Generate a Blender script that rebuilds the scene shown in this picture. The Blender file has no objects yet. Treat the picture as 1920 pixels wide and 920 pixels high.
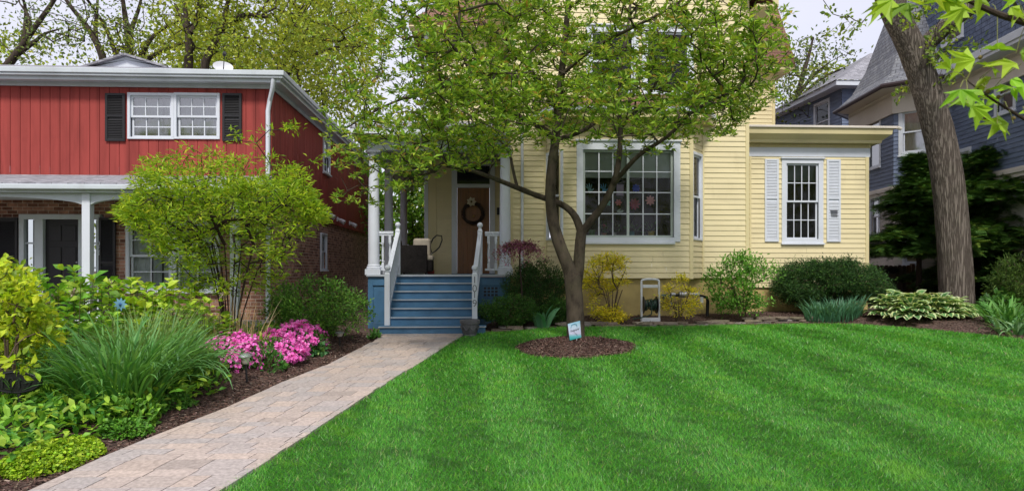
import bpy, bmesh, math, random
import numpy as np
from mathutils import Vector, Matrix

random.seed(11)
rng = np.random.default_rng(11)
scene = bpy.context.scene
COL = scene.collection

# ------------------------------------------------------------------ camera
EYE, YAW, FPX, HOR = 1.39, math.radians(2.7), 1232.0, 504.0
cam_d = bpy.data.cameras.new("camera")
cam = bpy.data.objects.new("camera", cam_d)
COL.objects.link(cam)
cam.location = (0, 0, EYE)
cam.rotation_euler = (math.radians(90), 0, -YAW)
cam_d.sensor_width = 36.0
cam_d.lens = 36.0 * FPX / 1920.0
cam_d.shift_y = (HOR - 460.0) / 1920.0
cam_d.clip_start, cam_d.clip_end = 0.05, 600.0
cam_d.dof.use_dof = True
cam_d.dof.focus_distance = 13.5
cam_d.dof.aperture_fstop = 4.0
scene.camera = cam

# ------------------------------------------------------------------ light
SUN_EL, SUN_AZ = math.radians(52), math.radians(184)      # azimuth clockwise from +Y
scene.view_settings.view_transform = 'Standard'
scene.view_settings.look = 'None'
scene.view_settings.gamma = 1.0
scene.view_settings.exposure = 0.92
world = bpy.data.worlds.new("World")
scene.world = world
world.use_nodes = True
wn, wl = world.node_tree.nodes, world.node_tree.links
wn.clear()
w_out = wn.new('ShaderNodeOutputWorld')
w_bg = wn.new('ShaderNodeBackground')
w_sky = wn.new('ShaderNodeTexSky')
w_sky.sky_type = 'NISHITA'
w_sky.sun_disc = False
w_sky.sun_elevation = SUN_EL
w_sky.sun_rotation = SUN_AZ
w_sky.dust_density = 2.0
w_tc = wn.new('ShaderNodeTexCoord')
w_map = wn.new('ShaderNodeMapping')
w_map.inputs['Scale'].default_value = (1.0, 1.0, 2.5)
w_noise = wn.new('ShaderNodeTexNoise')
w_noise.inputs['Scale'].default_value = 2.2
w_noise.inputs['Detail'].default_value = 5.0
w_ramp = wn.new('ShaderNodeMapRange')
w_ramp.inputs['From Min'].default_value = 0.25
w_ramp.inputs['From Max'].default_value = 0.65
w_ramp.inputs['To Min'].default_value = 0.78
w_ramp.inputs['To Max'].default_value = 0.93
w_mix = wn.new('ShaderNodeMix')
w_mix.data_type = 'RGBA'
w_mix.inputs['B'].default_value = (6.4, 6.4, 7.35, 1)     # thin white overcast
w_bg.inputs['Strength'].default_value = 0.078
wl.new(w_tc.outputs['Generated'], w_map.inputs['Vector'])
wl.new(w_map.outputs['Vector'], w_noise.inputs['Vector'])
wl.new(w_noise.outputs['Fac'], w_ramp.inputs['Value'])
wl.new(w_ramp.outputs['Result'], w_mix.inputs['Factor'])
wl.new(w_sky.outputs['Color'], w_mix.inputs['A'])
wl.new(w_mix.outputs['Result'], w_bg.inputs['Color'])
wl.new(w_bg.outputs['Background'], w_out.inputs['Surface'])
sun_d = bpy.data.lights.new("sun", 'SUN')
sun_d.energy = 1.9
sun_d.angle = math.radians(10)
sun_d.color = (1.0, 0.95, 0.86)
sun = bpy.data.objects.new("sun", sun_d)
COL.objects.link(sun)
sdir = Vector((math.sin(SUN_AZ) * math.cos(SUN_EL), math.cos(SUN_AZ) * math.cos(SUN_EL), math.sin(SUN_EL)))
sun.rotation_euler = sdir.to_track_quat('Z', 'Y').to_euler()
sun.location = (5, -9, 14)

# ------------------------------------------------------------------ measuring
def sstep(a, b, x):
    t = np.clip((np.asarray(x, float) - a) / (b - a), 0, 1)
    return t * t * (3 - 2 * t)

def gz(x, y):
    """height of the ground: the yard climbs gently from the street to the houses"""
    x = np.asarray(x, float); y = np.asarray(y, float)
    z = -0.45 * np.clip((13.5 - y) / 9.5, 0, 1.25)
    return z + 0.11 * sstep(-0.5, 2.0, x) * sstep(8.0, 13.0, y)

def at(px, py, Y):
    """point of the photo's sight line (px, py) at distance Y in front of the camera"""
    X = Y * math.tan(YAW + math.atan((px - 960.0) / FPX))
    d = Y * math.cos(YAW) + X * math.sin(YAW)
    return Vector((X, Y, EYE - (py - HOR) / FPX * d))

def xat(px, Y): return at(px, 504, Y).x
def zat(px, py, Y): return at(px, py, Y).z

def ground(px, py):
    d = 10.0
    for _ in range(60):
        th = YAW + math.atan((px - 960.0) / FPX)
        Y = d * math.cos(th) / math.cos(th - YAW); X = Y * math.tan(th)
        h = EYE - float(gz(X, Y))
        d = 0.5 * d + 0.5 * h * FPX / max(py - HOR, 5)
    th = YAW + math.atan((px - 960.0) / FPX)
    Y = d * math.cos(th) / math.cos(th - YAW); X = Y * math.tan(th)
    return Vector((X, Y, float(gz(X, Y))))

def base(px, Y):
    X = xat(px, Y)
    return Vector((X, Y, float(gz(X, Y))))

# ------------------------------------------------------------------ objects
def props(o, label=None, cat=None, group=None, kind=None):
    if label: o['label'] = label
    if cat: o['category'] = cat
    if group: o['group'] = group
    if kind: o['kind'] = kind
    return o

def thing(name, label, cat, loc=(0, 0, 0), group=None):
    o = bpy.data.objects.new(name, None)
    o.empty_display_size = 0.2
    COL.objects.link(o)
    o.location = loc
    return props(o, label, cat, group)

def root_loc(o):
    v = Vector((0, 0, 0))
    while o is not None:
        v = v + o.location
        o = o.parent
    return v

def link_mesh(name, me, parent=None, loc=None):
    """me holds world coordinates; shift them to the parent's (or loc's) origin"""
    off = root_loc(parent) if parent is not None else (Vector(loc) if loc is not None else Vector((0, 0, 0)))
    if off.length > 0:
        me.transform(Matrix.Translation(-off))
    o = bpy.data.objects.new(name, me)
    COL.objects.link(o)
    if parent is not None: o.parent = parent
    elif loc is not None: o.location = loc
    return o

def copy_tree(o, parent=None):
    c = o.copy()
    COL.objects.link(c)
    if parent is not None: c.parent = parent
    for ch in list(o.children):
        copy_tree(ch, c)
    return c

def raw_mesh(name, verts, loops, starts, mat, colors=None, smooth=False):
    me = bpy.data.meshes.new(name)
    nv, nl, npoly = len(verts), len(loops), len(starts)
    me.vertices.add(nv); me.loops.add(nl); me.polygons.add(npoly)
    me.vertices.foreach_set('co', np.ascontiguousarray(verts, np.float32).ravel())
    me.loops.foreach_set('vertex_index', np.ascontiguousarray(loops, np.int32))
    me.polygons.foreach_set('loop_start', np.ascontiguousarray(starts, np.int32))
    me.polygons.foreach_set('use_smooth', np.full(npoly, smooth))
    me.update(calc_edges=True)
    if colors is not None:
        a = me.attributes.new('tint', 'FLOAT_COLOR', 'POINT')
        c4 = np.ones((nv, 4), np.float32); c4[:, :3] = colors
        a.data.foreach_set('color', c4.ravel())
    me.materials.append(mat)
    return me

def inst_mesh(name, tv, tf, P, R, S, col, mat, parent=None, loc=None, smooth=False):
    """N transformed copies of a small template in one mesh (the leaves of ONE plant)"""
    tv = np.asarray(tv, float); N, k = len(P), len(tv)
    S = np.asarray(S, float)
    if S.ndim == 1: S = np.repeat(S[:, None], 3, 1)
    V = P[:, None, :] + np.einsum('nij,nkj->nki', R, tv[None] * S[:, None, :])
    flat = np.concatenate([np.asarray(f) for f in tf])
    lens = np.array([len(f) for f in tf]); st = np.concatenate([[0], np.cumsum(lens)[:-1]])
    L = (flat[None] + np.arange(N)[:, None] * k).ravel()
    St = (st[None] + np.arange(N)[:, None] * len(flat)).ravel()
    col = np.asarray(col, float)
    if col.ndim == 2: col = np.repeat(col[:, None, :], k, 1)
    me = raw_mesh(name, V.reshape(-1, 3), L, St, mat, col.reshape(-1, 3), smooth)
    return link_mesh(name, me, parent, loc)

def ribbons(name, pts, wid, side, col, mat, parent=None, loc=None, tipcol=None):
    """N blades: pts (N,K,3), wid (N,K), side (N,3)"""
    N, K = pts.shape[:2]
    off = side[:, None, :] * wid[:, :, None] * 0.5
    V = np.stack([pts - off, pts + off], 2).reshape(N * K * 2, 3)
    b = np.array([[2 * i, 2 * i + 1, 2 * i + 3, 2 * i + 2] for i in range(K - 1)]).ravel()
    L = (b[None] + np.arange(N)[:, None] * 2 * K).ravel()
    St = np.arange(N * (K - 1)) * 4
    C = np.repeat(col[:, None, :], 2 * K, 1)
    if tipcol is not None:
        t = np.repeat(np.linspace(0, 1, K), 2)[None, :, None]
        C = C * (1 - t) + tipcol[:, None, :] * t
    me = raw_mesh(name, V, L, St, mat, C.reshape(-1, 3), True)
    return link_mesh(name, me, parent, loc)

def unit(v):
    v = np.asarray(v, float)
    return v / (np.linalg.norm(v, axis=-1, keepdims=True) + 1e-9)

def rand_unit(n):
    return unit(rng.normal(size=(n, 3)))

def rots(d, n):
    d = unit(d); x = unit(np.cross(d, n)); z = np.cross(x, d)
    return np.stack([x, d, z], 2)

def mixcols(n, cols, w=None, jit=0.16):
    cols = np.asarray(cols, float)
    w = None if w is None else np.asarray(w, float) / np.sum(w)
    c = cols[rng.choice(len(cols), n, p=w)]
    return np.clip(c * (1 + rng.normal(size=(n, 1)) * jit) * (1 + rng.normal(size=(n, 3)) * 0.05), 0.005, 1)

class MB:
    """collects shapes of ONE part"""
    def __init__(s): s.v, s.f, s.c = [], [], []
    def add(s, vs, fs):
        o = len(s.v)
        s.v += [tuple(p) for p in vs]
        s.f += [tuple(i + o for i in f) for f in fs]
        return s
    def quad(s, a, b, c, d): return s.add([a, b, c, d], [(0, 1, 2, 3)])
    def box(s, x0, x1, y0, y1, z0, z1):
        return s.add([(x0, y0, z0), (x1, y0, z0), (x1, y1, z0), (x0, y1, z0), (x0, y0, z1), (x1, y0, z1), (x1, y1, z1), (x0, y1, z1)],
                     [(3, 2, 1, 0), (4, 5, 6, 7), (0, 1, 5, 4), (1, 2, 6, 5), (2, 3, 7, 6), (3, 0, 4, 7)])
    def fbox(s, F, u0, u1, v0, v1, n0, n1):
        """box in a wall's own coordinates"""
        P = [F.p(u, v, n) for n in (n1, n0) for (u, v) in ((u0, v0), (u1, v0), (u1, v1), (u0, v1))]
        return s.add(P, [(0, 1, 2, 3), (7, 6, 5, 4), (4, 5, 1, 0), (5, 6, 2, 1), (6, 7, 3, 2), (7, 4, 0, 3)])
    def prism(s, poly, ext):
        """poly: 3-D outline; ext: extrusion vector"""
        n = len(poly); e = Vector(ext)
        vs = [Vector(p) for p in poly] + [Vector(p) + e for p in poly]
        fs = [tuple(range(n)), tuple(range(2 * n - 1, n - 1, -1))]
        fs += [((i + 1) % n, i, i + n, (i + 1) % n + n) for i in range(n)]
        return s.add(vs, fs)
    def tube(s, pts, rad, sides=8, cap=True):
        pts = [Vector(p) for p in pts]; n = len(pts)
        if not hasattr(rad, '__len__'): rad = [rad] * n
        vs, fs, up = [], [], None
        for i, p in enumerate(pts):
            t = (pts[min(i + 1, n - 1)] - pts[max(i - 1, 0)]).normalized()
            if up is None: up = t.orthogonal().normalized()
            up = (up - t * up.dot(t)).normalized()
            w = t.cross(up)
            for k in range(sides):
                a = 2 * math.pi * k / sides
                vs.append(p + (up * math.cos(a) + w * math.sin(a)) * rad[i])
        for i in range(n - 1):
            for k in range(sides):
                k2 = (k + 1) % sides
                fs.append((i * sides + k, i * sides + k2, (i + 1) * sides + k2, (i + 1) * sides + k))
        if cap:
            fs.append(tuple(range(sides - 1, -1, -1)))
            fs.append(tuple(range((n - 1) * sides, n * sides)))
        return s.add(vs, fs)
    def lathe(s, c, prof, sides=20):
        """prof: (radius, height) from bottom to top about the upright axis at c"""
        c = Vector(c); vs, fs = [], []
        for r, h in prof:
            for k in range(sides):
                a = 2 * math.pi * k / sides
                vs.append((c.x + r * math.cos(a), c.y + r * math.sin(a), c.z + h))
        for i in range(len(prof) - 1):
            for k in range(sides):
                k2 = (k + 1) % sides
                fs.append((i * sides + k, i * sides + k2, (i + 1) * sides + k2, (i + 1) * sides + k))
        fs.append(tuple(range(sides - 1, -1, -1)))
        fs.append(tuple(range((len(prof) - 1) * sides, len(prof) * sides)))
        return s.add(vs, fs)
    def ball(s, c, r, sides=14, rings=8, sz=1.0):
        prof = [(max(r * math.sin(math.pi * i / rings), 0.0005), -r * sz * math.cos(math.pi * i / rings)) for i in range(rings + 1)]
        return s.lathe(c, prof, sides)
    def build(s, name, mat, parent=None, loc=None, smooth=False, bevel=0.0):
        me = bpy.data.meshes.new(name)
        me.from_pydata(s.v, [], s.f)
        V = np.array(s.v, float)
        uv = me.uv_layers.new(name='uv')
        data = np.zeros((len(me.loops), 2), np.float32); li = 0
        for f in s.f:
            P = V[list(f)]
            n = np.zeros(3)
            for i in range(len(f)): n += np.cross(P[i], P[(i + 1) % len(f)])
            n = n / (np.linalg.norm(n) + 1e-12)
            h = np.array([1.0, 0, 0]) if abs(n[2]) > 0.98 else unit(np.cross([0, 0, 1.0], n))
            if abs(h[0]) >= abs(h[1]):
                if h[0] < 0: h = -h
            elif h[1] < 0: h = -h
            v = unit(np.cross(n, h))
            if (v[2] if abs(n[2]) <= 0.98 else v[1]) < 0: v = -v
            data[li:li + len(f), 0] = P @ h; data[li:li + len(f), 1] = P @ v; li += len(f)
        uv.data.foreach_set('uv', data.ravel())
        if smooth:
            me.polygons.foreach_set('use_smooth', np.ones(len(me.polygons), bool))
            me.set_sharp_from_angle(angle=math.radians(38))
        me.materials.append(mat)
        me.update()
        o = link_mesh(name, me, parent, loc)
        if bevel:
            b = o.modifiers.new('bevel', 'BEVEL'); b.width = bevel; b.segments = 2; b.limit_method = 'ANGLE'; b.angle_limit = math.radians(50)
        return o

class Frame:
    """a wall plane: u runs along it, v is the height, n points outwards"""
    def __init__(s, p0, p1):
        s.o = Vector((p0[0], p0[1], 0))
        d = Vector((p1[0] - p0[0], p1[1] - p0[1], 0)); s.len = d.length
        s.u = d.normalized(); s.n = Vector((s.u.y, -s.u.x, 0))
    def p(s, u, v, n=0.0): return s.o + s.u * u + s.n * n + Vector((0, 0, v))

def spans(u0, u1, v0, v1, holes):
    """rectangles left of [u0,u1]x[v0,v1] when the holes are cut out"""
    cuts = sorted({v0, v1} | {h for q in holes for h in q[2:4] if v0 < h < v1})
    out = []
    for a, b in zip(cuts[:-1], cuts[1:]):
        iv = [(u0, u1)]
        for q in holes:
            if q[2] < b - 1e-6 and q[3] > a + 1e-6:
                nx = []
                for (s, e) in iv:
                    if q[1] <= s or q[0] >= e: nx.append((s, e)); continue
                    if q[0] > s: nx.append((s, q[0]))
                    if q[1] < e: nx.append((q[1], e))
                iv = nx
        out += [(s, e, a, b) for s, e in iv]
    return out

def clapboard(F, u0, u1, v0, v1, ex, holes=(), proud=0.016, lim=None):
    m = MB(); v = v0
    while v < v1 - 1e-4:
        t = min(v + ex, v1); uu0, uu1 = u0, u1
        if lim: uu0, uu1 = lim((v + t) / 2)
        if uu1 > uu0:
            pieces = []
            for (a, b, c, d) in spans(uu0, uu1, v, t, holes):
                x = a
                while x < b - 1e-4:      # butt joints where one board ends and the next begins
                    e = min(b, x + random.uniform(1.6, 4.2))
                    if b - e < .5: e = b
                    pieces.append((x, e - (0.003 if e < b else 0), c, d)); x = e
            for (a, b, c, d) in pieces:
                nb = 0.004 + proud * (1 - (c - v) / ex); nt = 0.004 + proud * (1 - (d - v) / ex)
                j = random.uniform(-0.0012, 0.0012)
                m.quad(F.p(a, c, nb + j), F.p(b, c, nb + j), F.p(b, d, nt + j), F.p(a, d, nt + j))
                if c == v: m.quad(F.p(a, c, -0.004), F.p(b, c, -0.004), F.p(b, c, nb + j), F.p(a, c, nb + j))
        v = t
    return m

def boards(F, u0, u1, v0, v1, w, holes=(), lim=None):
    """upright tongue-and-groove boards"""
    m = MB(); u = u0; g = 0.012
    while u < u1 - 1e-4:
        e = min(u + w, u1); t = v1
        for (a, b, c, d) in spans(u, e, v0, t, holes):
            j = random.uniform(-0.002, 0.002)
            m.quad(F.p(a + (g if a == u else 0), c, j), F.p(b, c, j), F.p(b, d, j), F.p(a + (g if a == u else 0), d, j))
            if a == u:
                m.quad(F.p(a, c, -0.014), F.p(a + g, c, -0.014), F.p(a + g, d, -0.014), F.p(a, d, -0.014))
                m.quad(F.p(a + g, c, -0.014), F.p(a + g, c, j), F.p(a + g, d, j), F.p(a + g, d, -0.014))
                m.quad(F.p(a, c, j), F.p(a, c, -0.014), F.p(a, d, -0.014), F.p(a, d, j))
        u = e
    return m

def flat_wall(F, u0, u1, v0, v1, holes=(), n=0.0):
    m = MB()
    for (a, b, c, d) in spans(u0, u1, v0, v1, holes):
        m.quad(F.p(a, c, n), F.p(b, c, n), F.p(b, d, n), F.p(a, d, n))
    for (a, b, c, d) in holes:      # reveals
        for (p, q) in (((a, c), (b, c)), ((b, c), (b, d)), ((b, d), (a, d)), ((a, d), (a, c))):
            m.quad(F.p(p[0], p[1], n), F.p(q[0], q[1], n), F.p(q[0], q[1], n - 0.1), F.p(p[0], p[1], n - 0.1))
    return m

# ------------------------------------------------------------------ materials
def mat_new(name):
    m = bpy.data.materials.new(name); m.use_nodes = True
    nt = m.node_tree; b = nt.nodes.get('Principled BSDF')
    return m, nt.nodes, nt.links, b

def rgba(c): return (c[0], c[1], c[2], 1.0)

def nz(N, L, scale, detail=3.0, vec='Object', stretch=None, rough=0.55):
    tc = N.new('ShaderNodeTexCoord'); t = N.new('ShaderNodeTexNoise')
    t.inputs['Scale'].default_value = scale; t.inputs['Detail'].default_value = detail; t.inputs['Roughness'].default_value = rough
    src = tc.outputs['UV' if vec == 'UV' else vec]
    if stretch:
        mp = N.new('ShaderNodeMapping'); mp.inputs['Scale'].default_value = stretch
        L.new(src, mp.inputs['Vector']); src = mp.outputs['Vector']
    L.new(src, t.inputs['Vector'])
    return t

def ramp(N, L, src, stops):
    r = N.new('ShaderNodeValToRGB'); e = r.color_ramp.elements
    e[0].position, e[0].color = stops[0][0], rgba(stops[0][1])
    e[1].position, e[1].color = stops[-1][0], rgba(stops[-1][1])
    for p, c in stops[1:-1]:
        q = e.new(p); q.color = rgba(c)
    L.new(src, r.inputs['Fac'])
    return r

def bump(N, L, src, b, strength=0.3, dist=0.01):
    n = N.new('ShaderNodeBump'); n.inputs['Strength'].default_value = strength; n.inputs['Distance'].default_value = dist
    L.new(src, n.inputs['Height']); L.new(n.outputs['Normal'], b.inputs['Normal'])
    return n

def mul(c, k): return tuple(max(0.0, min(1.0, x * k)) for x in c)

def paint(name, c, rough=0.5, var=0.10, scale=1.2, dirt=None, spec=0.4, grain=None, board=None):
    """painted surface: uneven weathering at two scales, a few grubby patches"""
    m, N, L, b = mat_new(name)
    t = nz(N, L, scale, 6.0, stretch=grain)
    r = ramp(N, L, t.outputs['Fac'], [(0.25, mul(c, 1 - var * 1.6)), (0.5, c), (0.8, mul(c, 1 + var))])
    col = r.outputs['Color']
    if dirt:
        t2 = nz(N, L, 3.7, 8.0, stretch=(1, 1, 0.35), rough=0.7)
        r2 = ramp(N, L, t2.outputs['Fac'], [(0.55, (0, 0, 0)), (0.78, (0.55, 0.55, 0.55))])
        mx = N.new('ShaderNodeMix'); mx.data_type = 'RGBA'
        L.new(r2.outputs['Color'], mx.inputs['Factor']); L.new(col, mx.inputs['A'])
        mx.inputs['B'].default_value = rgba(dirt); col = mx.outputs['Result']
    if board:       # every board took the paint a little differently
        uv = N.new('ShaderNodeUVMap'); uv.uv_map = 'uv'; sp = N.new('ShaderNodeSeparateXYZ'); L.new(uv.outputs['UV'], sp.inputs['Vector'])
        dv = N.new('ShaderNodeMath'); dv.operation = 'DIVIDE'; dv.inputs[1].default_value = board[1]; L.new(sp.outputs[board[0]], dv.inputs[0])
        fl = N.new('ShaderNodeMath'); fl.operation = 'FLOOR'; L.new(dv.outputs['Value'], fl.inputs[0])
        wn_ = N.new('ShaderNodeTexWhiteNoise'); wn_.noise_dimensions = '1D'; L.new(fl.outputs['Value'], wn_.inputs['W'])
        rb = ramp(N, L, wn_.outputs['Value'], [(0.0, (1 - board[2],) * 3), (1.0, (1 + board[2],) * 3)])
        mb = N.new('ShaderNodeMix'); mb.data_type = 'RGBA'; mb.blend_type = 'MULTIPLY'; mb.inputs['Factor'].default_value = 1.0
        L.new(col, mb.inputs['A']); L.new(rb.outputs['Color'], mb.inputs['B']); col = mb.outputs['Result']
    L.new(col, b.inputs['Base Color'])
    b.inputs['Roughness'].default_value = rough
    b.inputs['Specular IOR Level'].default_value = spec
    t3 = nz(N, L, 60, 4.0)
    bump(N, L, t3.outputs['Fac'], b, 0.12, 0.004)
    return m

def leaf_mat(name, trans=0.35, rough=0.5, spec=0.35, tcol=(1.15, 1.1, 0.55), gain=1.6):
    m, N, L, b = mat_new(name)
    a = N.new('ShaderNodeAttribute'); a.attribute_name = 'tint'
    gn = N.new('ShaderNodeVectorMath'); gn.operation = 'SCALE'; gn.inputs['Scale'].default_value = gain
    L.new(a.outputs['Color'], gn.inputs[0]); a = gn; a_out = gn.outputs['Vector']
    L.new(a_out, b.inputs['Base Color'])
    b.inputs['Roughness'].default_value = rough; b.inputs['Specular IOR Level'].default_value = spec
    tr = N.new('ShaderNodeBsdfTranslucent'); mm = N.new('ShaderNodeMix'); mm.data_type = 'RGBA'; mm.blend_type = 'MULTIPLY'
    mm.inputs['Factor'].default_value = 1.0
    L.new(a_out, mm.inputs['A']); mm.inputs['B'].default_value = rgba(tcol)
    L.new(mm.outputs['Result'], tr.inputs['Color'])
    mx = N.new('ShaderNodeMixShader'); mx.inputs['Fac'].default_value = trans
    L.new(b.outputs['BSDF'], mx.inputs[1]); L.new(tr.outputs['BSDF'], mx.inputs[2])
    L.new(mx.outputs['Shader'], N['Material Output'].inputs['Surface'])
    return m

def tint_mat(name, rough=0.8, spec=0.2, nscale=40, bumpd=0.01):
    m, N, L, b = mat_new(name)
    a = N.new('ShaderNodeAttribute'); a.attribute_name = 'tint'
    t = nz(N, L, nscale, 5.0)
    r = ramp(N, L, t.outputs['Fac'], [(0.3, (0.72, 0.72, 0.72)), (0.7, (1.15, 1.15, 1.15))])
    mm = N.new('ShaderNodeMix'); mm.data_type = 'RGBA'; mm.blend_type = 'MULTIPLY'; mm.inputs['Factor'].default_value = 1.0
    L.new(a.outputs['Color'], mm.inputs['A']); L.new(r.outputs['Color'], mm.inputs['B'])
    L.new(mm.outputs['Result'], b.inputs['Base Color'])
    b.inputs['Roughness'].default_value = rough; b.inputs['Specular IOR Level'].default_value = spec
    bump(N, L, t.outputs['Fac'], b, 0.4, bumpd)
    return m

def brick_mat(name, c1, c2, mortar, bw, bh, ms, off=0.5, bumpd=0.008, rough=0.85, bstr=0.6, wear=0.4):
    m, N, L, b = mat_new(name)
    uv = N.new('ShaderNodeUVMap'); uv.uv_map = 'uv'
    br = N.new('ShaderNodeTexBrick')
    br.inputs['Color1'].default_value = rgba(c1); br.inputs['Color2'].default_value = rgba(c2); br.inputs['Mortar'].default_value = rgba(mortar)
    br.inputs['Scale'].default_value = 1.0; br.inputs['Brick Width'].default_value = bw; br.inputs['Row Height'].default_value = bh
    br.inputs['Mortar Size'].default_value = ms; br.inputs['Mortar Smooth'].default_value = 0.25; br.inputs['Bias'].default_value = 0.0
    br.offset = off
    L.new(uv.outputs['UV'], br.inputs['Vector'])
    t = nz(N, L, 9.0, 6.0); r = ramp(N, L, t.outputs['Fac'], [(0.28, (1 - wear,) * 3), (0.72, (1 + wear * .6,) * 3)])
    mm = N.new('ShaderNodeMix'); mm.data_type = 'RGBA'; mm.blend_type = 'MULTIPLY'; mm.inputs['Factor'].default_value = 1.0
    L.new(br.outputs['Color'], mm.inputs['A']); L.new(r.outputs['Color'], mm.inputs['B'])
    L.new(mm.outputs['Result'], b.inputs['Base Color'])
    b.inputs['Roughness'].default_value = rough; b.inputs['Specular IOR Level'].default_value = 0.2
    inv = N.new('ShaderNodeMath'); inv.operation = 'SUBTRACT'; inv.inputs[0].default_value = 1.0
    L.new(br.outputs['Fac'], inv.inputs[1]); bump(N, L, inv.outputs['Value'], b, bstr, bumpd)
    return m

def bark_mat(name, c1, c2, stretch=(9, 9, 1.1), d=0.03, moss=None, ridge=False):
    m, N, L, b = mat_new(name)
    t = nz(N, L, 1.6, 8.0, stretch=stretch, rough=0.65)
    h = t.outputs['Fac']
    if ridge:       # deep furrows between long plates
        t4 = nz(N, L, 1.0, 4.0, stretch=(stretch[0] * .75, stretch[1] * .75, stretch[2] * .6), rough=0.5)
        s = N.new('ShaderNodeMath'); s.operation = 'SUBTRACT'; s.inputs[1].default_value = 0.5; L.new(t4.outputs['Fac'], s.inputs[0])
        a = N.new('ShaderNodeMath'); a.operation = 'ABSOLUTE'; L.new(s.outputs['Value'], a.inputs[0])
        k = N.new('ShaderNodeMapRange'); k.inputs['From Max'].default_value = 0.11; L.new(a.outputs['Value'], k.inputs['Value'])
        ml = N.new('ShaderNodeMath'); ml.operation = 'MULTIPLY'; L.new(k.outputs['Result'], ml.inputs[0]); L.new(t.outputs['Fac'], ml.inputs[1])
        ad = N.new('ShaderNodeMath'); ad.operation = 'ADD'; ad.inputs[1].default_value = 0.12; L.new(ml.outputs['Value'], ad.inputs[0]); h = ad.outputs['Value']
    r = ramp(N, L, h, [(0.28 if ridge else 0.33, c1), (0.5, mul(c2, 0.75)), (0.68, c2)])
    col = r.outputs['Color']
    if moss:
        t2 = nz(N, L, 2.2, 5.0); r2 = ramp(N, L, t2.outputs['Fac'], [(0.48, (0, 0, 0)), (0.72, (0.6, 0.6, 0.6))])
        mx = N.new('ShaderNodeMix'); mx.data_type = 'RGBA'; mx.blend_type = 'MIX'
        L.new(r2.outputs['Color'], mx.inputs['Factor']); L.new(col, mx.inputs['A'])
        mo = N.new('ShaderNodeMix'); mo.data_type = 'RGBA'; mo.blend_type = 'MULTIPLY'; mo.inputs['Factor'].default_value = 1
        rr = ramp(N, L, h, [(0.3, (0.35, 0.35, 0.35)), (0.6, (1.1, 1.1, 1.1))]); L.new(rr.outputs['Color'], mo.inputs['A']); mo.inputs['B'].default_value = rgba(moss)
        L.new(mo.outputs['Result'], mx.inputs['B'])
        col = mx.outputs['Result']
    L.new(col, b.inputs['Base Color'])
    b.inputs['Roughness'].default_value = 0.9; b.inputs['Specular IOR Level'].default_value = 0.15
    bump(N, L, h, b, 0.9, d)
    return m

def glass_mat(name, tint=(0.75, 0.8, 0.78), boost=0.0):
    m, N, L, b = mat_new(name)
    N.remove(b)
    tr = N.new('ShaderNodeBsdfTransparent'); tr.inputs['Color'].default_value = rgba(tint)
    gl = N.new('ShaderNodeBsdfGlossy'); gl.inputs['Roughness'].default_value = 0.05
    fr = N.new('ShaderNodeFresnel'); fr.inputs['IOR'].default_value = 1.5
    ad = N.new('ShaderNodeMath'); ad.operation = 'ADD'; ad.inputs[1].default_value = boost; ad.use_clamp = True
    L.new(fr.outputs['Fac'], ad.inputs[0])
    t = nz(N, L, 1.5, 2.0); bp = N.new('ShaderNodeBump'); bp.inputs['Strength'].default_value = 0.06; bp.inputs['Distance'].default_value = 0.02
    L.new(t.outputs['Fac'], bp.inputs['Height']); L.new(bp.outputs['Normal'], gl.inputs['Normal'])
    mx = N.new('ShaderNodeMixShader')
    L.new(ad.outputs['Value'], mx.inputs['Fac']); L.new(tr.outputs['BSDF'], mx.inputs[1]); L.new(gl.outputs['BSDF'], mx.inputs[2])
    L.new(mx.outputs['Shader'], N['Material Output'].inputs['Surface'])
    return m

def simple(name, c, rough=0.6, spec=0.4, metal=0.0, var=0.12, scale=6.0):
    m, N, L, b = mat_new(name)
    t = nz(N, L, scale, 4.0)
    r = ramp(N, L, t.outputs['Fac'], [(0.3, mul(c, 1 - var)), (0.7, mul(c, 1 + var))])
    L.new(r.outputs['Color'], b.inputs['Base Color'])
    b.inputs['Roughness'].default_value = rough; b.inputs['Specular IOR Level'].default_value = spec; b.inputs['Metallic'].default_value = metal
    return m

M = {}
M['yellow'] = paint('yellow_paint', (0.71, 0.622, 0.385), 0.55, 0.06, 0.9, dirt=(0.53, 0.45, 0.26), board=('Y', 0.131, 0.035), grain=(1, 1, 3))
M['yellow_trim'] = paint('yellow_trim_paint', (0.66, 0.575, 0.33), 0.5, 0.06)
M['ochre'] = paint('ochre_foundation', (0.46, 0.36, 0.15), 0.8, 0.2, 2.0, dirt=(0.2, 0.15, 0.07))
M['white'] = paint('white_paint', (0.62, 0.66, 0.74), 0.45, 0.05, 1.5, dirt=(0.5, 0.5, 0.5))
M['white_old'] = paint('weathered_white_paint', (0.52, 0.57, 0.62), 0.5, 0.08, 2.5, dirt=(0.38, 0.40, 0.38))
M['cream'] = paint('cream_paint', (0.64, 0.59, 0.53), 0.55, 0.06, 1.5)
M['red'] = paint('red_stain', (0.295, 0.052, 0.045), 0.7, 0.16, 1.6, dirt=(0.19, 0.03, 0.03), grain=(5, 5, 0.5), board=('X', 0.203, 0.13), spec=0.2)
M['blue_step'] = paint('blue_porch_paint', (0.058, 0.155, 0.28), 0.5, 0.2, 3.0, dirt=(0.13, 0.17, 0.21))
M['nosing'] = paint('worn_pale_step_edge', (0.38, 0.42, 0.47), 0.5, 0.12, 3.0)
M['black'] = paint('black_paint', (0.014, 0.014, 0.017), 0.45, 0.3)
M['blue_side'] = paint('slate_blue_stain', (0.145, 0.185, 0.285), 0.65, 0.2, 2.5, dirt=(0.13, 0.15, 0.23), grain=(1, 1, 3))
M['brown_gutter'] = paint('dark_brown_metal', (0.035, 0.02, 0.022), 0.4, 0.2)
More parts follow.
